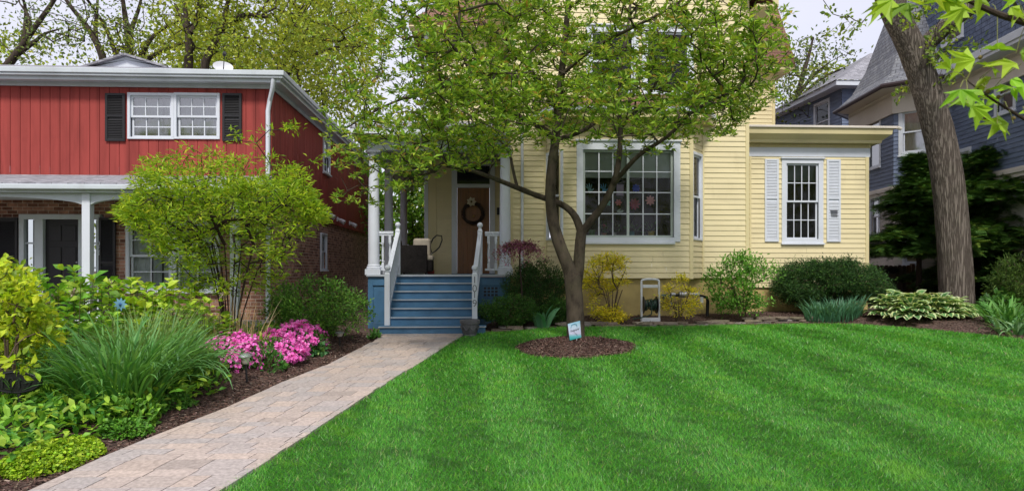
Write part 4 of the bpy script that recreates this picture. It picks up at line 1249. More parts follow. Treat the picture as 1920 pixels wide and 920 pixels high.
for x in px_posts[1:]:
    m = MB(); m.box(x - .075, x + .075, YQ + .045, YQ + .195, .3, zb0 - .003); m.box(x - .09, x + .09, YQ + .03, YQ + .21, .3, .45)
    m.build('porch_post', M['white'], red, bevel=.006)
MB().box(XLF, XQ - .1, YQ, YR - .035, .0, .30).build('porch_slab', simple('porch_concrete', (.3, .29, .28), .85), red)

sd = thing('satellite_dish', 'small pale satellite dish standing on the red house roof', 'dish', at(418, 126, 16.4))
c = at(418, 127, 16.4)
m = MB(); vs = []; fs = []; ax = unit((.35, -.75, .35)); sx = unit(np.cross(ax, (0, 0, 1))); sy = np.cross(sx, ax)
for i in range(5):
    r_ = .21 * i / 4
    for k in range(20):
        a = 2 * math.pi * k / 20; p = np.array(c) + (sx * math.cos(a) * r_ * 1.1 + sy * math.sin(a) * r_ * .75) + ax * (r_ ** 2 * .9)
        vs.append(tuple(p))
for i in range(4):
    for k in range(20): fs.append((i * 20 + k, i * 20 + (k + 1) % 20, i * 20 + 20 + (k + 1) % 20, i * 20 + 20 + k))
m.add(vs, fs); m.build('reflector', M['plastic_white'], sd, smooth=True)
MB().tube([c, c + Vector((.05, .15, -.1)), c + Vector((.05, .15, -.55))], .025, 8).build('mast', M['metal_grey'], sd, smooth=True)
MB().tube([c + Vector((0, 0, -.25)), c + Vector(tuple(ax * .5))], .012, 6).tube([c + Vector(tuple(ax * .46)), c + Vector(tuple(ax * .56))], .04, 8).build('feed_arm', M['metal_dark'], sd, smooth=True)

# ================================================================== BLUE HOUSE
blue = thing('blue_house', 'slate-blue shingled house with a turret bay and cream brick ground floor', 'house', (15.5, 21, 0))
dD = Vector((0.12, 0.993, 0))
T1 = Vector((14.2, 22.0, 0)); T0 = T1 + dD * 3.4; T2 = Vector((15.4, 20.8, 0)); T3 = T2 - dD * 11
FA, FB, FW = Frame(T0, T1), Frame(T1, T2), Frame(T2, T3)
ZB, ZF, ZE = 4.25, 6.75, 7.5
wa = hrect(FA, 1626, 1650, 226, 312, 1640); wa2 = hrect(FA, 1606, 1616, 230, 312, 1612); wb = hrect(FB, 1693, 1752, 208, 283, 1720)
ww1 = hrect(FW, 1800, 1818, 284, 345, 1812); ww2 = hrect(FW, 1870, 1901, 140, 205, 1890)
for F, hs in ((FA, [wa, wa2]), (FB, [wb]), (FW, [ww1, ww2])):
    clapboard(F, 0, F.len, ZB, ZF, .14, hs).build('wall', M['blue_side'], blue)
lw1 = hrect(FA, 1634, 1648, 372, 440, 1642); lw2 = hrect(FB, 1752, 1772, 378, 412, 1760); lw3 = hrect(FB, 1697, 1722, 455, 492, 1708)
lw4 = hrect(FW, 1885, 1925, 330, 365, 1890); 
flat_wall(FA, 0, FA.len, -.3, ZB, [lw1]).build('brick_wall', M['white_brick'], blue)
flat_wall(FB, 0, FB.len, -.3, ZB, [lw2, lw3]).build('brick_wall', M['white_brick'], blue)
flat_wall(FW, 0, FW.len, -.3, ZB, [lw4]).build('brick_wall', M['white_brick'], blue)
def cur(F): return lambda o, a, b, c, d: curtain(F, a, b, c, d, o, amp=.03)
for F, r_, cu, cs in ((FA, wa, 1, .09), (FA, wa2, 0, .07), (FB, wb, 1, .13), (FW, ww1, 1, .12), (FW, ww2, 1, .11), (FA, lw1, 0, .07), (FB, lw2, 0, .08), (FB, lw3, 0, .08), (FW, lw4, 0, .1)):
    window(F, r_, blue, cs, cols=1, rows=1, glass='glass_bright', drape=cur(F) if cu else None, depth=.6)
for F in (FA, FB, FW):
    m = MB(); m.fbox(F, -.02, F.len + .02, ZB - .28, ZB - .16, -.02, .04); m.fbox(F, -.03, F.len + .03, ZB - .158, ZB - .06, -.02, .09); m.fbox(F, -.04, F.len + .04, ZB - .058, ZB - .003, -.02, .06)
    m.build('belt_course', M['cream'], blue)
    m = MB(); m.fbox(F, -.02, F.len + .02, ZF, ZE, -.02, .05); m.fbox(F, -.02, F.len + .02, ZF - .03, ZF - .001, -.02, .08)
    u = .1
    while u < F.len - .1: m.fbox(F, u, u + .03, ZE - .16, ZE - .08, .051, .085); u += .07
    m.build('frieze', M['cream'], blue)
# turret roof: flared, six-sided
e0, e1, e2 = T0 + Vector((-.62, .0, 0)), T1 + Vector((-.62, -.35, 0)), T2 + Vector((-.15, -.72, 0))
Cn = Vector((16.6, 24.0, 0)); e3 = Vector((17.6, 21.2, 0)); e4 = Vector((18.5, 26, 0)); e5 = T0 + Vector((.9, 1.3, 0))
ring0 = [e5, e0, e1, e2, e3]
prof = [(1.0, 7.62), (.80, 8.15), (.64, 9.0), (.40, 11.0), (.05, 14.0)]
m = MB()
for (k0, z0), (k1, z1) in zip(prof[:-1], prof[1:]):
    for a, b in zip(ring0[:-1], ring0[1:]):
        P = [Cn + (a - Cn) * k0, Cn + (b - Cn) * k0, Cn + (b - Cn) * k1, Cn + (a - Cn) * k1]
        m.quad(*[Vector((p.x, p.y, z)) for p, z in zip(P, (z0, z0, z1, z1))])
m.build('turret_roof', M['slate'], blue)
m = MB(); g_ = MB()
for a, b, F in ((e0, e1, FA), (e1, e2, FB)):
    ia, ib = (T0, T1) if F is FA else (T1, T2)
    m.quad((a.x, a.y, 7.55), (b.x, b.y, 7.55), (ib.x, ib.y, ZE), (ia.x, ia.y, ZE))
m.build('soffit', M['cream'], blue)
g_.tube([(e5.x, e5.y, 7.58), (e0.x, e0.y, 7.58), (e1.x, e1.y, 7.58), (e2.x, e2.y, 7.58)], .085, 8); g_.build('gutter', M['brown_gutter'], blue)
# long eave, then the shingled upper storey
m = MB(); m.fbox(FW, -.1, FW.len, ZE + .0, ZE + .10, -.05, .50); m.fbox(FW, -.1, FW.len, ZE + .102, ZE + .32, .38, .54); m.build('eave', M['white'], blue, bevel=.01)
m = MB(); P = [FW.p(-.1, ZE + .3, .50), FW.p(FW.len, ZE + .3, .50), FW.p(FW.len, ZE + .62, .0), FW.p(-.1, ZE + .62, .0)]; m.quad(*P); m.build('eave_roof', M['slate'], blue)
wu = hrect(FW, 1769, 1803, 20, 72, 1790)
m = MB()
for (a, b, c, d) in spans(-2.5, FW.len, ZE + .6, 13.5, [wu]):
    sl = lambda v: -.0 - .12 * (v - ZE)
    m.quad(FW.p(a, c, 0), FW.p(b, c, 0), FW.p(b, d, 0), FW.p(a, d, 0))
m.build('upper_wall', M['blue_shingle'], blue)
window(FW, wu, blue, .11, cols=1, rows=1, glass='glass_bright', drape=cur(FW), depth=.6)
# rear wing
K = at(1568, 150, 28.0)
xw, yw = K.x + .55, K.y + .55
Fr1 = Frame((xw, yw), (xw + 5, yw)); Fr2 = Frame((xw - .3, yw + 6.5), (xw, yw))
clapboard(Fr1, 0, 5, 2, K.z - .2, .15).build('wall', M['blue_side'], blue)
rwin = (Fr2.len - 2.1, Fr2.len - 1.0, K.z - 2.2, K.z - .5)
clapboard(Fr2, 0, Fr2.len, 2, K.z - .2, .15, [rwin]).build('wall', M['blue_side'], blue)
window(Fr2, rwin, blue, .12, cols=1, rows=1, depth=.5)
m = MB(); m.box(K.x, K.x + 5.5, K.y, K.y + .9, K.z - .22, K.z); m.prism([(K.x, K.y + .9, K.z - .22), (K.x + .9, K.y + .9, K.z - .22), (K.x + .6, K.y + 9, K.z - .22), (K.x - .3, K.y + 9, K.z - .22)], (0, 0, .22)); m.build('rear_eave', M['white'], blue)
m = MB(); ap = at(1632, 100, 31.5)
prof = [(1, K.z + .004), (.8, K.z + .35), (0, ap.z)]
cor = [Vector((K.x - .4, K.y + 9, 0)), Vector((K.x - .05, K.y - .05, 0)), Vector((K.x + 5.6, K.y - .05, 0))]; top = [Vector((ap.x, ap.y + 4, 0)), Vector((ap.x, ap.y, 0)), Vector((ap.x + 2, ap.y, 0))]
for (k0, z0), (k1, z1) in zip(prof[:-1], prof[1:]):
    for i in (0, 1):
        P = [top[i].lerp(cor[i], k0), top[i + 1].lerp(cor[i + 1], k0), top[i + 1].lerp(cor[i + 1], k1), top[i].lerp(cor[i], k1)]
        m.quad(*[Vector((p.x, p.y, z)) for p, z in zip(P, (z0, z0, z1, z1))])
m.build('rear_roof', M['shingle_grey'], blue)
MB().quad((T0.x, T0.y, 0), (T0.x + 4, T0.y + .5, 0), (T0.x + 4, T0.y + .5, 7.5), (T0.x, T0.y, 7.5)).build('rear_wall', M['blue_side'], blue)

# ================================================================== FENCE
fe = thing('wooden_fence', 'weathered dark board fence with one newer brown board beside the yellow house', 'fence', base(1675, 20.3))
x0, x1, zf = xat(1634, 20.3), xat(1716, 20.3), zat(1675, 497, 20.3)
def dogear(m, x, w, z, y=20.3):
    m.prism([(x, y, -.05), (x + w - .008, y, -.05), (x + w - .008, y, z - .035), (x + w - .04, y, z), (x + .032, y, z), (x, y, z - .035)], (0, .02, 0))
m = MB(); x = x0 - .3
while x < xat(1694, 20.3): dogear(m, x, .145, zf + random.uniform(-.015, .015)); x += .145
m.build('board_panel', M['fence'], fe)
m = MB(); dogear(m, x, .15, zf); o = m.build('board', M['fence_new'], fe); o['label'] = 'newer brown fence board'
MB().box(x + .16, x + .26, 20.28, 20.38, -.05, zf + .05).build('post', M['fence_new'], fe)
MB().box(x0 - .3, x + .2, 20.322, 20.36, zf - .3, zf - .2).box(x0 - .3, x + .2, 20.322, 20.36, .25, .35).build('rail', M['fence'], fe)
pq = at(1673, 507, 20.28); m = MB(); m.prism([(pq.x + .2 * math.cos(a), 20.27, pq.z + .1 * math.sin(a)) for a in np.linspace(0, 2 * math.pi, 20, endpoint=False)], (0, .025, 0))
props(m.build('fence_plaque', M['black'], loc=pq), 'small black oval plaque hung on the weathered fence', 'plaque')

# ================================================================== PORCH THINGS
ch = thing('wicker_armchair', 'dark wicker armchair with a beige back cushion on the blue porch', 'armchair', Vector((xat(784, 17), 17.0, PZ)))
x0, x1 = xat(748, 16.75), xat(803, 16.75)
za, zs_ = zat(780, 458, 16.75), PZ + .36
MB().box(x0, x1 - .02, 16.6, 16.72, PZ + .03, za - .02).build('arm', M['wicker'], ch, bevel=.02)
MB().box(x0, x1 - .02, 17.32, 17.44, PZ + .03, za - .02).build('arm', M['wicker'], ch, bevel=.02)
MB().box(x0 + .003, x1 + .1, 16.721, 17.319, PZ + .08, zs_).build('seat', M['wicker'], ch, bevel=.02)
MB().prism([(x0 - .02, 16.722, PZ + .08), (x0 + .08, 16.722, PZ + .08), (x0 + .0, 16.722, za + .12), (x0 - .1, 16.722, za + .12)], (0, .596, 0)).build('backrest', M['wicker'], ch, bevel=.02)
for (a, b) in ((x0 + .03, 16.62), (x1 - .08, 16.62), (x0 + .03, 17.38), (x1 - .08, 17.38)): MB().box(a, a + .05, b, b + .05, PZ + .002, PZ + .079).build('leg', M['metal_dark'], ch)
MB().box(x0 + .2, x1 + .12, 16.73, 17.31, zs_ + .003, zs_ + .13).build('seat_cushion', M['cushion'], ch, bevel=.04)
cz = zat(795, 447, 17.0); cx0, cx1 = xat(775, 17.0), xat(807, 17.0)
props(MB().box(cx0, cx1, 16.9, 17.28, zs_ + .1, cz).build('back_cushion', M['cushion'], loc=(cx0, 17, zs_ + .1), bevel=.06), 'plump beige cushion propped upright in the dark wicker armchair', 'cushion')

yt = thing('yard_tool', 'yard tool with a black looped handle leaning against the porch wall', 'tool', Vector((xat(812, 17.3), 17.3, PZ)))
lp = [(808, 470), (806, 460), (812, 447), (819, 441), (828, 442), (829, 450), (824, 463), (817, 470), (811, 474), (808, 470)]
MB().tube([at(a, b, 17.3) for a, b in lp], .017, 8).build('looped_handle', M['metal_dark'], yt, smooth=True)
MB().tube([at(810, 473, 17.3), at(807, 490, 17.25), at(804, 509, 17.2)], .014, 8).build('shaft', M['metal_grey'], yt, smooth=True)
p = at(808, 506, 17.2); m = MB(); m.box(p.x - .09, p.x + .09, 17.12, 17.28, PZ + .005, PZ + .12); m.build('motor_head', simple('red_plastic', (.22, .02, .015), .4), yt, bevel=.02)
# ================================================================== BED AND LAWN OBJECTS
def path_lamp(px, pyt, pyb, Y, label, tilt=0.0):
    b = bedpt(px, Y); t = thing('path_light', label, 'garden light', b, 'solar lights along the front walk')
    h = (pyb - pyt) / FPX * Y
    MB().lathe(b, [(.014, -.03), (.014, h * .55), (.02, h * .56), (.02, h * .62)], 10).build('stake', M['black'], t, smooth=True)
    MB().lathe(b + Vector((0, 0, h * .62)), [(.035, 0), (.048, h * .05), (.062, h * .24)], 16).build('lens', simple('frosted_lens', (.45, .43, .36), .3), t, smooth=True)
    MB().lathe(b + Vector((0, 0, h * .86)), [(.085, 0), (.088, h * .03), (.07, h * .08), (.03, h * .13)], 18).build('cap', M['metal_grey'], t, smooth=True)
    t.rotation_euler = (tilt, -tilt, 0)
    return t
g0 = ground(466, 722)
path_lamp(463, 670, 724, g0.y, 'black-staked solar light with a grey cap beside the paved walk', .05)
path_lamp(637, 622, 648, ground(637, 650).y - .1, 'dark solar light half hidden by the dark green shrub near the steps')

sg = ground(44, 812)
s = thing('number_plaque', 'dark oval house number plaque on a black stake under yellow-green leaves', 'plaque', sg)
cz = at(30, 716, sg.y); m = MB()
K = 36; ol = [(cz.x + .262 * math.cos(a), sg.y - .01, cz.z + .118 * math.sin(a)) for a in np.linspace(0, 2 * math.pi, K, endpoint=False)]
m.prism(ol, (0, .025, 0)); pl = m.build('plate', M['metal_dark'], s, bevel=.004)
m = MB(); m.tube([(cz.x + .245 * math.cos(a), sg.y - .013, cz.z + .104 * math.sin(a)) for a in np.linspace(0, 2 * math.pi, K + 1)], .007, 6, cap=False); m.build('rim', M['black'], pl, smooth=True)
text_mesh('1019', .17, (cz.x, sg.y - .012, cz.z - .01), (1, 0, 0), (0, 0, 1), .003, M['black'], 'numerals', pl)
MB().tube([(sg.x + .0, sg.y, sg.z - .05), (cz.x + .03, sg.y + .005, cz.z - .1)], .019, 8).build('stake', M['black'], s, smooth=True)

# little sign stuck in front of the tree
b = base(1080, 11.75); b.z += .06
ts = thing('lawn_sign', 'tilted pale blue lawn sign with handwriting on its wire stake before the tree', 'sign', b)
P4 = [at(1064.5, 607, 11.72), at(1087.5, 601, 11.78), at(1090, 632, 11.78), at(1068.5, 637.5, 11.72)]
sm, N_, L_, b_ = mat_new('sign_print')
tc = N_.new('ShaderNodeTexCoord'); sp = N_.new('ShaderNodeSeparateXYZ'); L_.new(tc.outputs['Generated'], sp.inputs['Vector'])
rr = ramp(N_, L_, sp.outputs['Z'], [(0.08, (.03, .34, .33)), (.2, (.12, .45, .5)), (.35, (.55, .56, .74)), (.7, (.52, .66, .8)), (1.0, (.25, .55, .72))])
L_.new(rr.outputs['Color'], b_.inputs['Base Color']); b_.inputs['Roughness'].default_value = .5
m = MB(); m.prism([P4[3], P4[2], P4[1], P4[0]], (0, .012, 0)); pl = m.build('panel', sm, ts)
ex = (P4[1] - P4[0]); ey = (P4[0] - P4[3])
def onsign(a, c): return P4[3] + ex * a + ey * c + Vector((0, -.006, 0))
m = MB()
scr = [(.14, .50), (.2, .62), (.24, .46), (.3, .56), (.34, .48), (.40, .58), (.42, .40), (.47, .56), (.53, .50), (.58, .58), (.63, .49), (.69, .60), (.75, .50), (.86, .60)]
m.tube([onsign(*p) for p in scr], .0038, 5); m.tube([onsign(.45, .35), onsign(.6, .28), onsign(.62, .16)], .0025, 5)
m.build('handwriting', M['ink'], pl)
m = MB(); m.tube([onsign(.2, .72), onsign(.28, .88), onsign(.5, .92), onsign(.68, .84), onsign(.7, .7)], .006, 6); m.build('swirl', simple('teal_print', (.12, .36, .5), .5), pl)
MB().tube([b + Vector((.02, .01, -.1)), tuple(onsign(.55, 0) + Vector((0, .02, .1)))], .006, 6).build('stake', M['plastic_white'], ts)

# planter at the foot of the steps
b = base(881, 13.62)
pt_ = thing('stone_planter', 'grey cast planter with swag relief at the foot of the blue steps', 'planter', b)
H = (626 - 595) / FPX * 13.62
m = MB(); m.lathe(b, [(.13, -.01), (.14, .03), (.13, .05), (.15, .07), (.175, H * .55), (.185, H * .72), (.205, H * .76), (.21, H * .96), (.19, H), (.165, H), (.16, H * .8), (.001, H * .78)], 28)
m.build('bowl', M['planter'], pt_, smooth=True)
m = MB()
for k in range(8):
    a0 = 2 * math.pi * k / 8; pp = []
    for i in range(9):
        a = a0 + (2 * math.pi / 8) * i / 8; z = H * .62 - H * .22 * math.sin(math.pi * i / 8); r_ = .152 + (z - .07) / (H * .55 - .07) * .025 + .006
        pp.append((b.x + r_ * math.cos(a), b.y + r_ * math.sin(a), b.z + z))
    m.tube(pp, .012, 6)
m.build('swag_relief', M['planter'], pt_, smooth=True)
MB().lathe(b + Vector((0, 0, H * .79)), [(.16, 0), (.1, .02), (.001, .03)], 20).build('potting_soil', bpy.data.materials['mulch_soil'], pt_)

# stacked flat stones edging the bed
def edging():
    pts = [ground(px, py) for px, py in [(902, 623), (960, 620), (1010, 616), (1060, 612), (1130, 612), (1200, 612), (1280, 612), (1340, 609), (1400, 607), (1465, 606), (1530, 605)]]
    V, L, S, C = [], [], [], []
    def stone(c, u, w, dp, h, yaw):
        ca, sa = math.cos(yaw), math.sin(yaw); n = 9; o = len(V); col = np.array(random.choice([(.25, .2, .155), (.31, .26, .21), (.19, .155, .125), (.27, .24, .22), (.23, .2, .14)])) * random.uniform(.75, 1.15)
        rr = [random.uniform(.82, 1.08) for _ in range(n)]
        for lv in (0, 1):
            for k in range(n):
                a = 2 * math.pi * k / n; x = w * rr[k] * (abs(math.cos(a)) ** .6 * (1 if math.cos(a) > 0 else -1)); y = dp * rr[k] * (abs(math.sin(a)) ** .7 * (1 if math.sin(a) > 0 else -1))
                V.append((c[0] + x * ca - y * sa, c[1] + x * sa + y * ca, c[2] + lv * h + random.uniform(-.006, .006))); C.append(tuple(col * random.uniform(.9, 1.1)))
        S.append(len(L)); L.extend([o + n + k for k in range(n)])
        for k in range(n):
            S.append(len(L)); k2 = (k + 1) % n; L.extend([o + k, o + k2, o + n + k2, o + n + k])
    for i in range(len(pts) - 1):
        a, b = pts[i], pts[i + 1]; d = b - a; ln = math.hypot(d.x, d.y); yaw = math.atan2(d.y, d.x)
        tall = 3 if i in (8, 9) else 2
        for lv in range(tall):
            s_ = random.uniform(-.2, 0)
            while s_ < ln:
                w = random.uniform(.11, .27)
                if lv == 0 or random.random() < .85:
                    p = a + d * ((s_ + w) / ln); z = float(gz(p.x, p.y)) + lv * .052 - .01
                    stone((p.x, p.y + .12 + lv * .05 + random.uniform(-.05, .05), z), 0, w, random.uniform(.09, .16), random.uniform(.032, .056), yaw + random.uniform(-.12, .12))
                s_ += 2 * w * random.uniform(.85, 1.05)
    o = link_mesh('stone_edging', raw_mesh('stone_edging', np.array(V), np.array(L), np.array(S), M['stone'], np.array(C)), loc=tuple(pts[4]))
    props(o, 'low dry-stacked flat stone edging between lawn and house bed', 'edging')
edging()

# hose reel cart
YH = 15.0
hb = bedpt(1219, YH); hr = thing('hose_cart', 'light grey hose reel cart standing before the yellow foundation', 'hose cart', hb)
x0, x1 = xat(1203, YH), xat(1236, YH); zt_ = zat(1219, 523, YH); z0 = hb.z + .0
m = MB(); K = 10; pth = [(x0, YH, z0)] + [((x0 + x1) / 2 - (x1 - x0) / 2 * math.cos(math.pi * i / K), YH + .02, zt_ - .07 + .07 * math.sin(math.pi * i / K) ** .5) for i in range(K + 1)] + [(x1, YH, z0)]
m.tube(pth, .026, 8); m.build('frame', M['plastic_white'], hr, smooth=True)
MB().box(x0 - .0, x1 + .0, YH - .05, YH + .1, z0 + .0, z0 + .09).build('foot_plate', M['plastic_white'], hr, bevel=.01)
MB().box(x0 + .03, x1 - .03, YH - .015, YH + .05, zt_ - .2, zt_ - .13).build('cross_brace', M['plastic_white'], hr, bevel=.008)
zr = z0 + .38; xm = (x0 + x1) / 2
m = MB(); m.tube([(x0 + .05, YH + .06, zr), (x1 - .05, YH + .06, zr)], .06, 12)
for x in (x0 + .05, x1 - .05): m.tube([(x - .006, YH + .06, zr), (x + .006, YH + .06, zr)], .2, 20)
m.build('reel', M['metal_dark'], hr, smooth=True)
m = MB(); pp = []
for i in range(120):
    a = i * .6; r_ = .09 + .05 * (i / 120); pp.append((x0 + .08 + (x1 - x0 - .16) * (.5 + .5 * math.sin(i * .13)), YH + .06 + r_ * math.cos(a), zr + r_ * math.sin(a)))
pp += [(xm, YH - .1, zr - .2), (xm - .1, YH - .05, z0 + .12), (x0 - .2, YH, z0 + .06)]
m.tube(pp, .014, 6); m.build('hose', simple('dark_green_hose', (.02, .05, .035), .4), hr, smooth=True)
MB().tube([(x1 - .04, YH + .05, zr), (x1 + .1, YH + .02, zr + .1), (x1 + .12, YH - .02, zr + .22)], .016, 8).box(x1 + .04, x1 + .24, YH - .05, YH + .03, zr + .2, zr + .25).build('crank', simple('grey_green_plastic', (.1, .15, .14), .5), hr, bevel=.006)

# gas pipe along the foundation
gp = thing('gas_pipe', 'dark gas pipe with valves along the yellow foundation', 'pipe', bedpt(1325, 15.45))
yq = 15.52
MB().tube([at(1243, 560, yq), at(1247, 553, yq), at(1262, 553, yq), at(1290, 552, yq), at(1316, 555, yq), at(1325, 557, yq), at(1327, 564, yq), at(1326, 592, yq)], .038, 10).build('pipe', M['metal_dark'], gp, smooth=True)
m = MB()
for px, r_, w in ((1280, .075, .09), (1296, .06, .05), (1305, .065, .07), (1262, .055, .05)): m.tube([at(px, 552, yq) - Vector((w, 0, 0)), at(px, 552, yq) + Vector((w, 0, 0))], r_, 12)
m.tube([at(1257, 553, yq), at(1257, 572, yq)], .05, 10)
m.build('valve', M['metal_grey'], gp, smooth=True)
a = at(1316, 561, yq - .05); MB().box(a.x - .035, a.x + .035, a.y, a.y + .004, a.z - .08, a.z + .06).build('tag', M['plastic_white'], gp)

# garden ornament by the hostas
b = bedpt(1664, 16.3); zt_ = zat(1664, 552, 16.3)
go = thing('garden_ornament', 'small rounded pink stone ornament on a tan base by the fence', 'ornament', b); h = zt_ - b.z
MB().lathe(b, [(.11, -.02), (.115, h * .3), (.125, h * .32), (.125, h * .5), (.1, h * .52)], 18).build('base', simple('tan_stone', (.32, .24, .16), .85), go, smooth=True)
MB().lathe(b + Vector((0, 0, h * .52)), [(.1, 0), (.13, h * .1), (.12, h * .26), (.07, h * .4), (.035, h * .48), (.001, h * .5)], 18).build('cap', simple('pink_grey_stone', (.2, .13, .13), .85), go, smooth=True)

# front door wreath
wu_, wv = hit(F_door, 887, 400); wc = F_door.p(wu_, wv, .04)
wr = thing('door_wreath', 'dark twig wreath with a cream flower hanging on the brown front door', 'wreath', wc)
m = MB()
for k in range(26):
    ph = random.uniform(0, 6.28); am = random.uniform(.01, .04); rr_ = random.uniform(.24, .31)
    m.tube([(wc.x + (rr_ + am * math.sin(5 * a + ph)) * math.cos(a), wc.y - .02 - .03 * math.sin(4 * a + ph * 2), wc.z + (rr_ + am * math.cos(4 * a + ph)) * math.sin(a)) for a in np.linspace(0, 2 * math.pi, 30)], .008, 4, cap=False)
m.build('twigs', M['stem_dark'], wr)
fu, fv = hit(F_door, 884, 379); fc = F_door.p(fu, fv, .12); m = MB()
for k in range(7):
    a = 2 * math.pi * k / 7; d = Vector((math.cos(a), 0, math.sin(a))); t = Vector((-math.sin(a), 0, math.cos(a)))
    m.add([fc, fc + d * .08 + t * .05 + Vector((0, -.02, 0)), fc + d * .14 + Vector((0, .0, 0)), fc + d * .08 - t * .05 + Vector((0, -.02, 0))], [(0, 1, 2, 3)])
fl = m.build('flower', simple('cream_petal', (.55, .48, .36), .7), wr)
MB().ball(fc + Vector((0, -.02, 0)), .03, 10, 6).build('flower_centre', simple('brown_centre', (.12, .07, .02), .8), fl)
gu, gv = hit(F_door, 888, 405); MB().ball(F_door.p(gu, gv, .02), .035, 10, 6).build('brass_knocker', simple('brass', (.6, .4, .12), .3, metal=.8), wr)

# crafts and flower pots in the bay window
Fw = Fb[1]
def craft(name, label, cat, px, py, polys, mat, n=-.075, grp=None):
    u_, v_ = hit(Fw, px, py); c = Fw.p(u_, v_, n); m = MB()
    for poly in polys:
        m.prism([c + Fw.u * (x) + Vector((0, 0, z)) for x, z in poly], Fw.n * -.004)
    props(m.build(name, mat, loc=c), label, cat, grp)
def ellp(cx, cz, a, b, rot=0, k=10):
    return [(cx + a * math.cos(t) * math.cos(rot) - b * math.sin(t) * math.sin(rot), cz + a * math.cos(t) * math.sin(rot) + b * math.sin(t) * math.cos(rot)) for t in np.linspace(0, 2 * math.pi, k, endpoint=False)]
def hand(mir=1, rot=0.0):
    ps = [ellp(0, -.03, .05, .06)]
    for ang, l, bx in ((2.35, .09, -.035), (1.95, .125, -.025), (1.62, .135, -.002), (1.28, .12, .022)):
        ps.append(ellp(mir * (bx + math.cos(ang) * l * .5), .0 + math.sin(ang) * l * .55 + .01, l * .52, .013, ang if mir > 0 else math.pi - ang))
    ps.append(ellp(mir * .06, -.02, .055, .015, .75 * mir if mir > 0 else math.pi - .75))
    out = []
    for p in ps: out.append([(x * math.cos(rot) - z * math.sin(rot), x * math.sin(rot) + z * math.cos(rot)) for x, z in p])
    # tiny steps so that the overlapping pieces do not share a plane
    return out
def craft_layers(name, label, cat, px, py, polys, mats, grp=None):
    u_, v_ = hit(Fw, px, py); c = Fw.p(u_, v_, -.085); m = MB()
    for i, poly in enumerate(polys):
        o = Fw.n * (.0012 * i)
        m.prism([c + o + Fw.u * x + Vector((0, 0, z)) for x, z in poly], Fw.n * -.004)
    props(m.build(name, mats, loc=c), label, cat, grp)
hb_m = simple('pale_blue_paper', (.42, .68, .85), .8)
craft_layers('paper_handprint', 'pale blue paper handprint in the upper corner pane beside the window frame', 'handprint', 1107, 354, hand(1, .05), hb_m, 'paper handprints on the bay window')
craft_layers('paper_handprint', 'bright blue paper handprint beside the purple paper sheet', 'handprint', 1134, 354, hand(1, .1), simple('blue_paper', (.16, .45, .85), .8), 'paper handprints on the bay window')
craft('paper_sheet', 'lilac paper sheet taped to the bay window pane', 'paper', 1164, 355, [[(-.09, -.13), (.08, -.14), (.09, .13), (-.08, .14)]], simple('lilac_paper', (.66, .48, .78), .8))
def petals(n, r0, l, w): return [ellp(r0 * math.cos(2 * math.pi * k / n), r0 * math.sin(2 * math.pi * k / n), l, w, 2 * math.pi * k / n) for k in range(n)] + [ellp(0, 0, .03, .03)]
craft_layers('paper_flower', 'deep blue paper flower in the upper row of panes', 'paper flower', 1194, 352, petals(8, .05, .05, .028), simple('deep_blue_paper', (.05, .10, .75), .7), 'paper flowers on the bay window')
craft_layers('paper_flower', 'small red and white paper flower beside the window mullion', 'paper flower', 1161, 379, petals(6, .04, .045, .024), simple('red_paper', (.8, .12, .14), .7), 'paper flowers on the bay window')
craft_layers('paper_flower', 'large dark red paper flower in the middle row of panes', 'paper flower', 1191, 382, petals(9, .075, .07, .03), simple('dark_red_paper', (.4, .03, .09), .7), 'paper flowers on the bay window')
craft_layers('paper_flower', 'pale pink paper flower in the middle row of panes', 'paper flower', 1221, 375, petals(8, .065, .06, .028), simple('pink_paper', (.9, .45, .5), .7), 'paper flowers on the bay window')
craft_layers('paper_bird', 'white paper bird below the small red paper flower', 'paper bird', 1164, 396, [ellp(0, 0, .07, .025), ellp(-.03, .03, .06, .018, .6), ellp(.06, .02, .03, .014, -.4)], simple('white_paper', (.75, .78, .8), .8))
craft_layers('paper_butterfly', 'pale turquoise paper butterfly behind the leaning tree limb', 'paper butterfly', 1141, 381, [ellp(.03, .03, .05, .03, .6), ellp(-.03, .03, .05, .03, 2.5), ellp(.025, -.02, .04, .025, -.6), ellp(-.025, -.02, .04, .025, 3.7)], simple('turquoise_paper', (.4, .75, .75), .8))
pot_leaf = simple('houseplant_leaf', (.035, .10, .02), .5, var=.4)
def flower_pot(px, c, label, plant=0, r=.07, h=.13, bloom=None):
    u_, v_ = hit(Fw, px, 445); p = Fw.p(u_, bw_r[2] + .001, -.26); 
    t = thing('flower_pot', label, 'flower pot', p, 'flower pots on the bay window ledge')
    MB().lathe(p, [(r * .72, 0), (r * .95, h * .85), (r * 1.08, h * .86), (r * 1.08, h), (r * .9, h), (r * .88, h * .9), (.001, h * .88)], 18).build('pot', simple('glazed_' + c[0], c[1], .35), t, smooth=True)
    if plant:
        P = np.array([[p.x, p.y, p.z + h]]) + rng.normal(size=(plant, 3)) * (.06, .06, .07) + (0, 0, .08)
        d = unit(P - np.array([p.x, p.y, p.z + h - .05]) + rng.normal(size=(plant, 3)) * .03)
        inst_mesh('leaves', [(0, 0, 0), (-.5, .5, .05), (0, 1, 0), (.5, .5, .05)], [(0, 1, 2), (0, 2, 3)], P, rots(d, rand_unit(plant)), np.stack([np.full(plant, .045), np.full(plant, .10), np.full(plant, .05)], 1), mixcols(plant, [(.03, .10, .02), (.05, .14, .03)]), M['leaf'], t)
    if bloom: 
        m = MB(); m.ball(p + Vector((0, 0, h + .16)), .06, 8, 6); m.build('bloom', simple('bloom', bloom, .7), t)
flower_pot(1113, ('green', (.06, .22, .05)), 'green flower pot behind the leaning limb on the ledge', 0, .085, .19)
